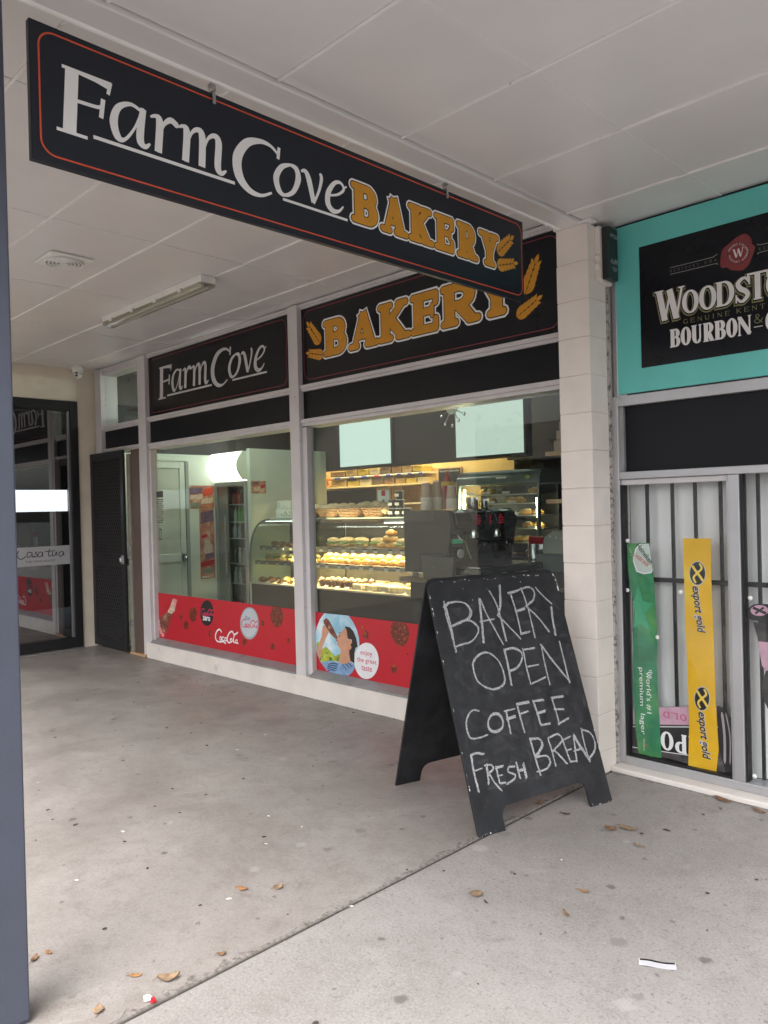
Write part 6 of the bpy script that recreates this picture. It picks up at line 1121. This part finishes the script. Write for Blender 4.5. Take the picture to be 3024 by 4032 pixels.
MB().box(-5.03, -4.74, 1.70, 1.90, 1.3525, 1.452).build('carton', mat('carton_white', (.66, .72, .66), .6), bx, bevel=.003); MB().box(-5.02, -4.76, 1.71, 1.89, 1.4525, 1.55).build('carton_upper', MATS['carton_white'], bx, bevel=.003)
BXF = plane((0, 1.70, 0), (1, 0, 0), (0, 0, 1)); gl = mat('carton_green', (.16, .34, .20), .6)
for i in range(9): flat('printed_leaf', [[(a, b) for a, b in disc((-5.0+random.uniform(0, .24), 1.375+random.uniform(0, .05)), random.uniform(.007, .014), 7)]], BXF, .0006*(1+i*.1), gl, bx)
flat('printed_emblem', stroke(disc((-4.985, 1.505), .022, 16)+[(-4.963, 1.505)], .007), plane((0, 1.71, 0), (1, 0, 0), (0, 0, 1)), .0006, gl, bx)

# kitchen shelf with tubs
ks = root('kitchen_shelf', (-5.3, 3.45, 1.70), 'long pale kitchen shelf carrying rows of food tubs', 'shelf')
MB().box(-6.60, -4.16, 3.33, 3.61, 1.715, 1.738).build('shelf_board', M_PALEB, ks, bevel=.003); MB().box(-4.90, -4.84, 3.36, 3.61, 1.0, 1.714).build('shelf_support', M_PALEB, ks); MB().box(-6.45, -4.92, 3.575, 3.61, 1.30, 1.70).build('shelf_backboard', M_DARK, ks); MB().box(-4.838, -4.17, 3.36, 3.61, 1.475, 1.495).build('lower_shelf', M_PALEB, ks, bevel=.003); MB().box(-4.838, -4.17, 3.595, 3.61, 1.50, 1.71).build('lower_back', M_WOOD, ks)
M_TUB = glass('tub_clear', (.86, .84, .78), .06); CONT = [mat('tub_oats', (.56, .38, .18), .8, var=.3, vscale=60), mat('tub_flour', (.74, .66, .48), .8), mat('tub_nuts', (.36, .21, .10), .8, var=.4, vscale=80), mat('tub_corn', (.72, .52, .08), .8, var=.2, vscale=80), mat('tub_seed', (.22, .15, .10), .8, var=.4, vscale=90)]
M_CLIPB = mat('clip_blue', (.05, .07, .34), .4); M_CLIPR = mat('clip_red', (.50, .03, .03), .4)
for row in range(2):
    x = -5.985 if row == 0 else -6.0
    ws = [.32, .235, .245, .215, .195, .185, .185, .17] if row == 0 else [.30, .24, .22, .20, .20, .185, .18, .17]
    for k, w in enumerate(ws):
        z_ = 1.7385+row*.138; cont = CONT[(k*3+row*2) % 5]; red = (k == 3 and row == 0) or (k == 4 and row == 1)
        o = root('food_tub', (x+w/2, 3.46, z_), 'clear food tub with a %s clip on the %s row of the kitchen shelf' % ('red' if red else 'blue', 'upper' if row else 'lower'), 'tub', 'food tubs on the kitchen shelf')
        MB().box(x+.006, x+w-.006, 3.37, 3.57, z_, z_+.112).build('tub_body', M_TUB, o, bevel=.008); MB().box(x+.012, x+w-.012, 3.376, 3.564, z_+.004, z_+random.uniform(.06, .10)).build('tub_contents', cont, o, bevel=.006)
        MB().box(x+.003, x+w-.003, 3.364, 3.576, z_+.1125, z_+.132).build('tub_lid', mat('tub_lid_pale', (.62, .60, .54), .4), o, bevel=.005); MB().box(x+w*.30, x+w*.66, 3.356, 3.3635, z_+.100, z_+.128).build('tub_clip', M_CLIPR if red else M_CLIPB, o, bevel=.002)
        x += w+.004
lt = [o for o in COL.objects if o.name.startswith('food_tub')][1]
for x in (-4.72, -4.50): c = copy_tree(lt, (x, 3.46, 1.4955), 0, scale=(.8, .8, .8), label='small snack tub on the lower shelf under the food tubs')
sc2 = root('kitchen_scale', (-6.26, 3.46, 1.738), 'orange weighing scale at the end of the kitchen shelf', 'scale')
MB().box(-6.46, -6.05, 3.38, 3.56, 1.7385, 1.765).build('scale_base', mat('scale_orange', (.72, .25, .02), .45), sc2, bevel=.008); MB().prism([(-6.29, 1.765), (-6.19, 1.765), (-6.21, 1.84), (-6.27, 1.84)], lambda a, b, d: (a, d, b), 3.43, 3.52).build('scale_neck', MATS['scale_orange'], sc2, bevel=.006); MB().box(-6.34, -6.14, 3.40, 3.55, 1.84, 1.875).build('scale_tray', MATS['scale_orange'], sc2, bevel=.008)
bb = root('menu_blackboard', (-4.0, 3.38, 1.70), 'small wood framed chalk blackboard reading Gourmet Savouries on the yellow wall', 'blackboard')
MB().box(-4.03, -3.66, 3.375, 3.398, 1.700, 1.905).build('blackboard_frame', M_WOOD, bb, bevel=.004); MB().box(-4.01, -3.68, 3.370, 3.3745, 1.720, 1.885).build('blackboard_face', M_BLK, bb)
BBF = plane((0, 3.3698, 0), (1, 0, 0), (0, 0, 1)); put_text('chalk_word', 'Gourmet Savouries', BBF, .0004, M_SILVER, bb, (-3.995, 1.850), w=.30, h=.026); put_text('chalk_word', '$', BBF, .0004, M_SILVER, bb, (-3.86, 1.80), h=.03)
kl = root('kitchen_light', (-5.0, 3.03, 3.03), 'kitchen ceiling tube light behind the bulkhead', 'light')
MB().box(-6.2, -3.4, 3.00, 3.06, 2.985, 3.035).build('light_body', M_PLASTICW, kl, bevel=.004); MB().box(-6.15, -3.45, 3.012, 3.048, 2.970, 2.984).build('light_tube', emis('kitchen_tube', (1., .84, .52), 120.0), kl)
s2 = root('shop_light', (-4.3, 1.1, 3.03), 'shop ceiling tube light above the customer floor', 'light')
MB().box(-5.8, -4.4, 1.06, 1.12, 2.99, 3.035).build('light_body', M_PLASTICW, s2, bevel=.004); MB().box(-5.75, -4.45, 1.072, 1.108, 2.974, 2.989).build('light_tube', emis('shop_tube', (.93, 1., .90), 34.0), s2)

# pie warmer
pw = root('pie_warmer', (-2.43, 2.6, 0.95), 'grey-green pie warmer with a rounded hood and lit shelves', 'pie warmer')
PX0, PX1 = -2.93, -1.935
MB().box(PX0-.1, PX1+.2, 2.30, 2.78, .02, .948).build('warmer_counter', M_CABBASE, pw, bevel=.004)
hood = [(2.40, 1.640), (2.40, 1.70), (2.42, 1.745), (2.47, 1.775), (2.78, 1.775), (2.78, 1.640)]
MB().prism(hood[::-1], lambda a, b, d: (d, a, b), PX0, PX1).build('hood', M_PIEGREEN, pw, bevel=.006, smooth=40)
for x in (PX0+.008, PX1-.030): MB().prism([(2.40, 1.64), (2.36, .96), (2.40, .96), (2.44, 1.64)], lambda a, b, d: (d, a, b), x, x+.024).build('corner_post', M_PIEGREEN, pw, bevel=.003)
MB().box(PX0+.03, PX1-.03, 2.755, 2.775, .96, 1.638).build('rear_panel', M_CABDARK, pw); MB().add([(PX0+.032, 2.408, 1.638), (PX1-.032, 2.408, 1.638), (PX1-.032, 2.372, .962), (PX0+.032, 2.372, .962)], [(0, 1, 2, 3)]).build('front_glass', M_GLASS2, pw)
for z_ in (1.08, 1.215, 1.340, 1.455, 1.545):
    MB().box(PX0+.035, PX1-.035, 2.44, 2.75, z_-.008, z_).build('shelf', M_DECK, pw); x = PX0+.15
    while x < PX1-.1:
        MB().box(x-.045, x+.045, 2.425, 2.427, z_+.004, z_+.026).build('price_tag', M_CREAMTAG, pw); x += random.uniform(.2, .32)
MB().tube([(PX0+.055, 2.43, 1.10), (PX0+.075, 2.435, 1.60)], .010, 8).build('light_tube', emis('pie_tube', (1., .96, .62), 26.0), pw); MB().tube([(PX1-.055, 2.43, 1.04), (PX1-.06, 2.435, 1.50)], .005, 8).build('light_tube', MATS['pie_tube'], pw)
MB().box(-2.43, -2.31, 2.3965, 2.3985, 1.695, 1.712).build('name_plate', M_CREAMTAG, pw); MB().lump((-2.07, 2.399, 1.700), .030, .003, .018, 1, 0, 14, 6).build('oval_badge', mat('badge_yellow', (.42, .46, .10), .4), pw, smooth=60)
for z_, xs in ((1.455, (-2.62, -2.36, -2.28)), (1.340, (-2.20, -2.06, -2.56)), (1.215, (-2.18, -2.06, -2.7)), (1.08, (-2.30, -2.20, -2.08)), (1.545, (-2.70, -2.62, -2.1))):
    for x in xs:
        c = put('golden_pastry', x, 2.56, z_+.0005, s=1.1); lv_ = {1.08: 'lowest', 1.215: 'second lowest', 1.340: 'middle', 1.455: 'second highest', 1.545: 'highest'}[z_]; c['label'] = 'brown pie on the %s shelf of the pie warmer' % lv_; c['group'] = 'pies on the %s warmer shelf' % lv_

# coffee counter and machine
cc = root('coffee_counter', (-1.2, 0.85, 0), 'timber-edged coffee counter just inside the bakery window', 'counter')
MB().box(-1.66, -0.32, 0.34, 1.38, .02, .918).build('counter_base', mat('counter_dark', (.018, .017, .016), .6, spec=.2), cc, bevel=.004); MB().box(-1.73, -0.31, 0.30, 1.39, .918, .948).build('counter_top', mat('counter_wood', (.10, .062, .040), .35, var=.2, vscale=12), cc, bevel=.005)
cm = root('coffee_machine', (-1.45, 0.72, .948), 'two-group black espresso machine with grey side panel and glowing red buttons', 'coffee machine')
M_CMG = mat('machine_grey', (.034, .032, .0305), .5, spec=.3); M_CMB = mat('machine_black', (.016, .016, .017), .14, coat=.4)
side = [(-1.715, 1.000), (-1.30, 1.000), (-1.30, 1.06), (-1.34, 1.16), (-1.36, 1.25), (-1.30, 1.33), (-1.31, 1.385), (-1.345, 1.412), (-1.70, 1.412), (-1.715, 1.40)]
side2 = [(-1.720, .985), (-1.335, .985), (-1.335, 1.02), (-1.30, 1.20), (-1.275, 1.33), (-1.295, 1.395), (-1.345, 1.416), (-1.712, 1.416), (-1.72, 1.405)]
for y0, y1 in ((.350, .385), (1.070, 1.105)): MB().prism(side2, lambda a, b, d: (a, d, b), y0, y1).build('side_panel', M_CMG, cm, bevel=.006)
MB().box(-1.716, -1.425, .3475, .3495, 1.345, 1.413).build('side_tray_edge', M_BLK, cm, bevel=.0008); MB().box(-1.50, -1.455, .3455, .347, 1.368, 1.398).build('side_badge', M_CMG, cm)
MB().prism(side, lambda a, b, d: (a, d, b), .386, 1.069).build('machine_body', M_CMB, cm, bevel=.006)
bar = [(-1.42, 1.30), (-1.36, 1.262), (-1.285, 1.275), (-1.262, 1.335), (-1.285, 1.392), (-1.345, 1.414), (-1.42, 1.414)]
MB().prism(bar, lambda a, b, d: (a, d, b), .40, 1.10).build('control_hood', M_CMB, cm, bevel=.008, smooth=40)
for yc, w in ((.62, .105), (.755, .055), (.885, .105)):
    MB().prism([(-1.42, 1.298), (-1.358, 1.258), (-1.280, 1.270), (-1.256, 1.335), (-1.280, 1.396), (-1.345, 1.419), (-1.42, 1.419)], lambda a, b, d: (a, d, b), yc-w/2, yc+w/2).build('button_panel', M_BLK, cm, bevel=.004)
    for r_ in range(4):
        for c_ in ((-.016, .016) if w > .1 and r_ else (0,)): MB().lump((-1.2555+.004*(r_-1.5)**2*-.4, yc+c_, 1.372-r_*.019), .003, .0055, .004, 1, 0, 8, 4).build('button', emis('button_red', (1., .05, .10), .22), cm)
for y in (.62, .885):
    MB().lathe([(.034, 0), (.036, .05), (.030, .06)], (-1.300, y, 1.215), 14).build('group_head', M_STEEL, cm, smooth=40); MB().tube([(-1.29, y, 1.212), (-1.15, y-.02, 1.190)], [.010, .014], 8).build('portafilter', M_BLK, cm, smooth=50); MB().box(-1.24, -1.232, y+.03, y+.036, 1.16, 1.21).build('spout', M_STEEL, cm)
for y, bend in ((.43, .03), (1.03, -.03)): MB().tube([(-1.285, y, 1.24), (-1.262, y, 1.21), (-1.25, y+bend, 1.20), (-1.225, y+bend*2, 1.08)], .006, 8).build('steam_wand', M_STEEL, cm, smooth=60)
MB().tube([(-1.285, 1.09, 1.335), (-1.20, 1.10, 1.335)], .011, 8).build('steam_lever', M_BLK, cm)
cyl2 = MB().tube([(-1.296, .455, 1.115), (-1.278, .455, 1.115)], .030, 18); cyl2.build('pressure_gauge', mat('gauge_face', (.50, .50, .47), .35), cm, bevel=.003)
MB().box(-1.338, -1.298, .39, .50, 1.185, 1.212).build('display', mat('lcd_green', (.01, .05, .03), .3, emit=(.03, .42, .20), estr=.10), cm)
MB().box(-1.335, -1.05, .37, 1.10, .975, 1.025).build('drip_tray', M_CMB, cm, bevel=.012); MB().box(-1.325, -1.07, .39, 1.08, 1.0255, 1.030).build('drip_grate', M_STEEL, cm)
for x in (-1.66, -1.14):
    for y in (.40, 1.06): MB().lathe([(.026, .9485), (.020, .975)], (x, y, 0), 12).build('foot', M_BLK, cm)
def cups(x, y, h, n, label):
    o = root('paper_cup_stack', (x, y, 1.416), label, 'cups'); z_ = 1.4185
    for k in range(n):
        MB().lathe([(.0425, z_), (.0435, z_+.004), (.0415, z_+.006), (.0408, z_+.0125)], (x, y, 0), 18).build('cup_rim', mat('cup_rim_white', (.66, .58, .50), .6), o, smooth=50); z_ += .013
    MB().lathe([(.0405, z_), (.0290, z_+h), (.0290, z_+h+.003)], (x, y, 0), 18).build('cup_body', M_CARD, o, smooth=50); MB().lathe([(.0298, z_+h+.0035), (.0298, z_+h+.008), (.026, z_+h+.008)], (x, y, 0), 18).build('cup_base_rim', M_CREAMTAG, o)
cups(-1.585, .450, .095, 7, 'tallest kraft paper cup stack at the corner of the machine top'); cups(-1.575, .552, .105, 7, 'kraft paper cup stack beside the red sauce bottle'); cups(-1.430, .545, .080, 6, 'shortest kraft paper cup stack, next to the steel jugs')
sa = root('sauce_bottle', (-1.60, .70, 1.416), 'red sauce bottle with a yellow collar behind the paper cups', 'bottle')
MB().lathe([(.040, 1.4185), (.043, 1.43), (.043, 1.575), (.036, 1.590)], (-1.60, .70, 0), 16).build('bottle_body', M_REDB, sa, smooth=50); MB().lathe([(.046, 1.5905), (.046, 1.622)], (-1.60, .70, 0), 16).build('bottle_collar', mat('collar_yellow', (.72, .45, .02), .4), sa, bevel=.003); MB().lathe([(.028, 1.6225), (.022, 1.65), (.011, 1.685), (.009, 1.70)], (-1.60, .70, 0), 14).build('bottle_nozzle', M_REDB, sa, smooth=50)
def jug(x, y, r, h, label):
    o = root('milk_jug', (x, y, 1.419), label, 'jug'); MB().lathe([(r*.92, 1.4195), (r, 1.425), (r*.94, 1.419+h), (r*.88, 1.419+h)], (x, y, 0), 18).build('jug_body', M_STEEL, o, smooth=50)
    MB().tube([(x-r*.9, y-.004, 1.419+h*.8), (x-r*1.6, y-.004, 1.419+h*.7), (x-r*1.6, y-.004, 1.419+h*.3), (x-r*.95, y-.004, 1.419+h*.2)], .004, 6).build('jug_handle', M_STEEL, o, smooth=50); MB().prism([(x+r*.6, y-.018), (x+r*1.35, y), (x+r*.6, y+.018)], lambda a, b, d: (a, b, d), 1.419+h*.80, 1.419+h*.99).build('jug_spout', M_STEEL, o)
jug(-1.395, .735, .040, .082, 'large steel milk jug on the espresso machine'); jug(-1.375, .845, .026, .070, 'small steel milk jug beside the large one')
jug(-1.16, 1.155, .052, .20, 'tall steel canister at the right end of the drip tray')
COL.objects[-1].location.z if False else None
for o in [q for q in COL.objects if q.type == 'EMPTY' and q.get('label', '').startswith('tall steel canister')]: o.location.z = .948+.001
gt = root('grinder_bin', (-1.42, .325, .95), 'black knock box at the window end of the espresso machine', 'knock box')
MB().prism([(-1.50, .9485), (-1.24, .9485), (-1.22, 1.10), (-1.53, 1.115)], lambda a, b, d: (a, d, b), .305, .343).build('bin_body', M_BLK, gt, bevel=.006); MB().tube([(-1.40, .3035, 1.03), (-1.40, .3048, 1.03)], .004, 6).build('bin_screw', M_STEEL, gt)
rg = root('cash_register', (-0.95, 1.25, .948), 'beige and grey till on the coffee counter', 'till')
MB().box(-1.13, -.72, 1.12, 1.38, .9485, 1.075).build('till_drawer', mat('till_grey', (.15, .165, .155), .45), rg, bevel=.006); MB().prism([(-1.09, 1.0755), (-.76, 1.0755), (-.76, 1.245), (-1.00, 1.245), (-1.075, 1.20), (-1.09, 1.15)], lambda a, b, d: (a, d, b), 1.15, 1.37).build('till_body', mat('till_beige', (.40, .40, .33), .45), rg, bevel=.010)
for i in range(3): MB().lump((-1.02+i*.05, 1.148, 1.205-.008*i), .009, .003, .007, 1, 0, 10, 5).build('till_key', M_PLASTICW, rg)
cb = root('coffee_bag', (-1.26, 1.30, .948), 'white paper bag with a red band standing beside the till', 'bag')
MB().prism([(-1.30, .9485), (-1.19, .9485), (-1.185, 1.10), (-1.30, 1.10)], lambda a, b, d: (a, d, b), 1.28, 1.34).build('bag_body', M_PLASTICW, cb, bevel=.006); MB().prism([(-1.30, 1.1005), (-1.185, 1.1005), (-1.165, 1.19), (-1.30, 1.20)], lambda a, b, d: (a, d, b), 1.28, 1.34).build('bag_top', M_RED, cb, bevel=.006)
put_text('bag_letters', 'CR', plane((0, 1.2785, 0), (1, 0, 0), (0, 0, 1)), .0006, M_BLK, cb, (-1.285, 1.02), w=.07, h=.045, bold=.03)
gc = MB().lump((-1.02, .60, .966), .075, .045, .020, 5, .25, 14, 6).lump((-.93, .63, .968), .06, .05, .022, 9, .25, 14, 6).build('folded_cloth', mat('cloth_green', (.07, .30, .16), .8), label='crumpled green cloth on the coffee counter', cat='cloth', smooth=60)
# shelves on the party wall with boxes
def plank(z_, x0, y0, label):
    o = root('wall_shelf', (-.45, .7, z_), label, 'shelf'); MB().box(x0, -.196, y0, y0+.5, z_-.028, z_).build('shelf_plank', M_WOOD, o, bevel=.003)
    for y in (y0+.08, y0+.42): MB().prism([(-.20, z_-.028), (-.20, z_-.16), (-.22, z_-.16), (x0+.1, z_-.04), (x0+.1, z_-.028)], lambda a, b, d: (a, d, b), y, y+.02).build('shelf_bracket', M_BLK, o)
plank(1.772, -.66, .56, 'upper pine shelf carrying stacked boxes behind the pillar'); plank(1.470, -.66, .56, 'lower pine shelf behind the pillar')
zb = 1.7725
for i, (w, h) in enumerate(((.22, .07), (.22, .06), (.20, .055))):
    MB().box(-.62+.02*i, -.62+.02*i+w, .60, .86, zb, zb+h).build('cardboard_box', mat('box_card', (.42, .31, .23), .7), label='%s of the flat cartons stacked on the upper pine shelf' % ('bottom', 'middle', 'top')[i], cat='box', bevel=.003); zb += h+.001

# ================================================================== LITTER ON THE FOOTPATH
M_LEAF = [mat('dry_leaf_tan', (.26, .175, .105), .7, var=.3, vscale=60), mat('dry_leaf_brown', (.19, .105, .055), .75, var=.35, vscale=60), mat('dry_leaf_orange', (.33, .165, .065), .7, var=.25, vscale=60), mat('leaf_crumb_dark', (.055, .043, .037), .85)]
def leaf(x, y, ln, w, rz, m, label, curl=.25, seed=0, z0=.004):
    rnd = random.Random(seed); n = 8; vs = []; fs = []
    for i in range(n+1):
        t = i/n; hw = w/2*(math.sin(math.pi*min(t*1.02, 1))**.75)*(1+rnd.uniform(-.16, .16))+.0006; zz = curl*ln*(t-.5)**2*1.6+rnd.uniform(0, .0015)
        for s in (-1, -.35, .35, 1): vs.append((ln*(t-.5), hw*s, zz+curl*w*.55*s*s+rnd.uniform(-.0008, .0008)))
    for i in range(n):
        for k in range(3): fs.append((i*4+k, i*4+k+1, i*4+k+5, i*4+k+4))
    o = root('fallen_leaf', (x, y, z0), label, 'leaf')
    me = bpy.data.meshes.new('blade'); me.from_pydata([(x+a, y+b, z0+c) for a, b, c in vs], [], fs)
    for p in me.polygons: p.use_smooth = True
    b_ = link('blade', me, m, o); sm = b_.modifiers.new('thick', 'SOLIDIFY'); sm.thickness = .0012
    MB().tube([(x-ln*.5, y, z0+curl*ln*.4), (x-ln*.5-ln*.22, y+.004, z0+.002)], [.0012, .0008], 5).build('stalk', M_LEAF[1], o)
    o.rotation_euler = (0, 0, rz); return o
LV = [(-.383, -1.982, .055, .026, .4, 2, 'small orange leaf lying alone on the darker slab', .3), (-.290, -1.882, .045, .040, 1.2, 0, 'crumpled tan leaf beside the small orange one on the darker slab', .3), (-.068, -2.278, .034, .020, 1.0, 1, 'small curled brown leaf on the darker slab close to the joint', .5), (-.169, -2.525, .048, .018, .9, 2, 'narrow orange leaf beside the big curled tan leaf', .25), (-.076, -2.463, .078, .040, 1.0, 0, 'big curled tan leaf by the pavement joint', .45), (-.090, -2.680, .050, .034, 2.6, 0, 'olive tan leaf by the pavement joint, below the big curled one', .3), (-.502, -2.661, .034, .018, .3, 2, 'tiny orange leaf by the veranda post', .2), (-.497, -2.709, .045, .022, 2.3, 1, 'brown leaf tucked beside the veranda post', .4), (.297, -1.414, .052, .050, .6, 0, 'broad torn tan leaf on the lighter slab', .2), (.378, -.574, .055, .040, .2, 1, 'curled brown leaf paired with a long tan one past the sandwich board', .45), (.429, -.513, .100, .034, .15, 0, 'long tan leaf past the sandwich board', .25), (.576, -1.130, .052, .016, .3, 2, 'thin reddish leaf in the middle of the lighter slab', .25), (.616, -1.315, .048, .018, -.5, 1, 'thin twisted dark leaf in the middle of the lighter slab', .5), (.138, -.557, .055, .018, .4, 3, 'dark shrivelled leaf beside the front leg of the sandwich board', .3), (.548, -.641, .055, .016, -.1, 0, 'slim tan leaf lying between the long leaf and the torn one', .3), (.604, .085, .110, .040, -.35, 1, 'flattened brown leaf against the bottle shop base strip', .15), (.78, .055, .080, .030, -.3, 1, 'second flattened brown leaf along the bottle shop base strip', .15), (-.021, -.538, .060, .026, 1.5, 1, 'brown leaf caught in the joint under the sandwich board', .5), (.358, -1.437, .030, .010, -.4, 3, 'dark leaf scrap beside the broad torn tan leaf', .4)]
for i, (x, y, l, w, rz, mi, lab, cu_) in enumerate(LV): leaf(x, y, l*.88, w*.85, rz, M_LEAF[mi], lab, cu_, i)
P = []
rnd = random.Random(21); mb = MB()
for i in range(95):
    x, y = rnd.uniform(-4.5, 1.8), rnd.uniform(-2.9, .05); s = rnd.uniform(.003, .010)
    if -.8 < x < .25 and -1.1 < y < -.2: continue
    mb.lump((x, y, .004), s*rnd.uniform(.8, 2), s, .0016, i, .35, 7, 4, rnd.uniform(0, 3))
mb.build('leaf_crumbs', M_LEAF[3], kind='stuff', label='dark crumbs and grit scattered over the pavement')
mb = MB()
for i in range(13):
    x, y = rnd.uniform(-3.5, .9), rnd.uniform(-2.6, -.1); s = rnd.uniform(.003, .007); mb.lump((x, y, .0045), s*2, s, .001, i, .3, 7, 4, rnd.uniform(0, 3))
mb.build('paper_scraps', M_PLASTICW, kind='stuff', label='tiny white scraps scattered over the darker slab')
tk = root('ticket', (.978, -1.374, .001), 'white printed ticket with a dark strip lying on the lighter slab', 'ticket')
mb = MB(); n = 8
mb.add([(.978+.055*(2*i/n-1), -1.374+s*.019, .0025+.0014*math.sin(i*.9)) for i in range(n+1) for s in (-1, 1)], [(2*i, 2*i+2, 2*i+3, 2*i+1) for i in range(n)])
mb.build('ticket_paper', mat('ticket_white', (.56, .56, .60), .5), tk, smooth=60)
TF = lambda a, b, d=0: (.978+a, -1.374+b, 0.0032+.0014*math.sin((a/.055+1)*4*.9)+d)
P = []
for i in range(8): P.append([(-.052+.013*i, .008), (-.052+.013*(i+1), .008), (-.052+.013*(i+1), .017), (-.052+.013*i, .017)])
flat('ticket_strip', P, TF, .0003, M_BLK, tk)
for j, zz in enumerate((.001, -.006, -.012)): flat('ticket_print', [[(-.045+.011*i, zz), (-.045+.011*(i+1)-.002*(i % 2), zz), (-.045+.011*(i+1)-.002*(i % 2), zz+.002), (-.045+.011*i, zz+.002)] for i in range(6)], TF, .0003, M_SILVER, tk)
tk.rotation_euler = (0, 0, R(28))
wr = root('sweet_wrapper', (-.019, -2.554, .003), 'crumpled red and white sweet wrapper at the pavement joint', 'wrapper')
MB().lump((-.030, -2.556, .010), .015, .012, .008, 4, .45, 9, 6).build('wrapper_body', M_PLASTICW, wr); MB().lump((-.012, -2.550, .009), .013, .010, .008, 8, .45, 9, 6).build('wrapper_twist', M_RED, wr)

# ornament on the ledge behind the pane over the entrance
orn = root('hat_ornament', (-5.62, 0.42, 2.40), 'wide-brimmed hat ornament on the ledge above the entrance', 'ornament')
MB().box(-6.10, -5.16, 0.21, 0.62, 2.375, 2.399).build('ledge', M_FRAME, orn)
MB().lathe([(.02, 0), (.16, .008), (.10, .030), (.055, .050), (.01, .058)], (-5.66, .42, 2.555), 18).build('hat', mat('hat_straw', (.12, .10, .075), .7), orn, smooth=50)
MB().lump((-5.62, .42, 2.49), .060, .05, .075, 3, .2, 10, 7).lump((-5.55, .42, 2.44), .075, .05, .040, 5, .25, 10, 7).build('figure', mat('ornament_pale', (.45, .42, .33), .6, var=.4, vscale=30), orn, smooth=60)

# ================================================================== ACROSS THE ROAD (seen only mirrored in the shop glass)
oh = root('house_across', (-34, -27, 0), 'pale house with dark windows across the road', 'house')
MB().box(-62, -12, -33, -26, -.255, 3.4).build('wall', mat('house_wall', (.36, .355, .35), .7), oh); MB().prism([(-34, 3.4), (-25.2, 3.4), (-29.5, 5.6)], lambda a, b, d: (d, a, b), -63, -11).build('roof', mat('house_roof', (.10, .095, .10), .7), oh)
for x in (-56, -49, -41, -36, -29, -22, -17):
    w = MB().box(x-1.1, x+1.1, -26.0, -25.93, .9, 2.4).build('window', mat('house_window_frame', (.75, .75, .75), .5), oh)
    for k in (-.52, .52): MB().box(x+k-.45, x+k+.45, -25.92, -25.90, 1.0, 2.3).build('pane', mat('house_pane', (.05, .06, .07), .1), w)
for i, (x, y) in enumerate(((-45, -22), (-33, -21), (-26, -20), (-15, -19))):
    t_ = root('street_tree', (x, y, -.255), 'street tree number %s along the far kerb' % ('one', 'two', 'three', 'four')[i], 'tree'); t_['label'] = ('bushy street tree across the road by the house end', 'bushy street tree across the road by two windows', 'bushy street tree across the road by the middle of the house', 'bushy street tree across the road standing apart')[i]
    MB().tube([(x, y, -.255), (x+.1, y, 1.2), (x, y+.1, 2.4)], [.16, .12, .08], 8).build('trunk', M_BROWN, t_); mb = MB(); rr = random.Random(i)
    for k in range(420):
        a, b, c = rr.gauss(0, .75), rr.gauss(0, .75), 2.9+rr.gauss(0, .65); n_ = Vector((rr.gauss(0, 1), rr.gauss(0, 1), rr.gauss(0, 1))).normalized(); q1 = n_.orthogonal().normalized()*.16; q2 = n_.cross(q1)*.7
        o_ = Vector((x+a, y+b, c)); mb.add([o_-q1, o_-q2, o_+q1, o_+q2], [(0, 1, 2, 3)])
    mb.build('crown', mat('street_leaf', (.05, .075, .03), .6, var=.4, vscale=2), t_)
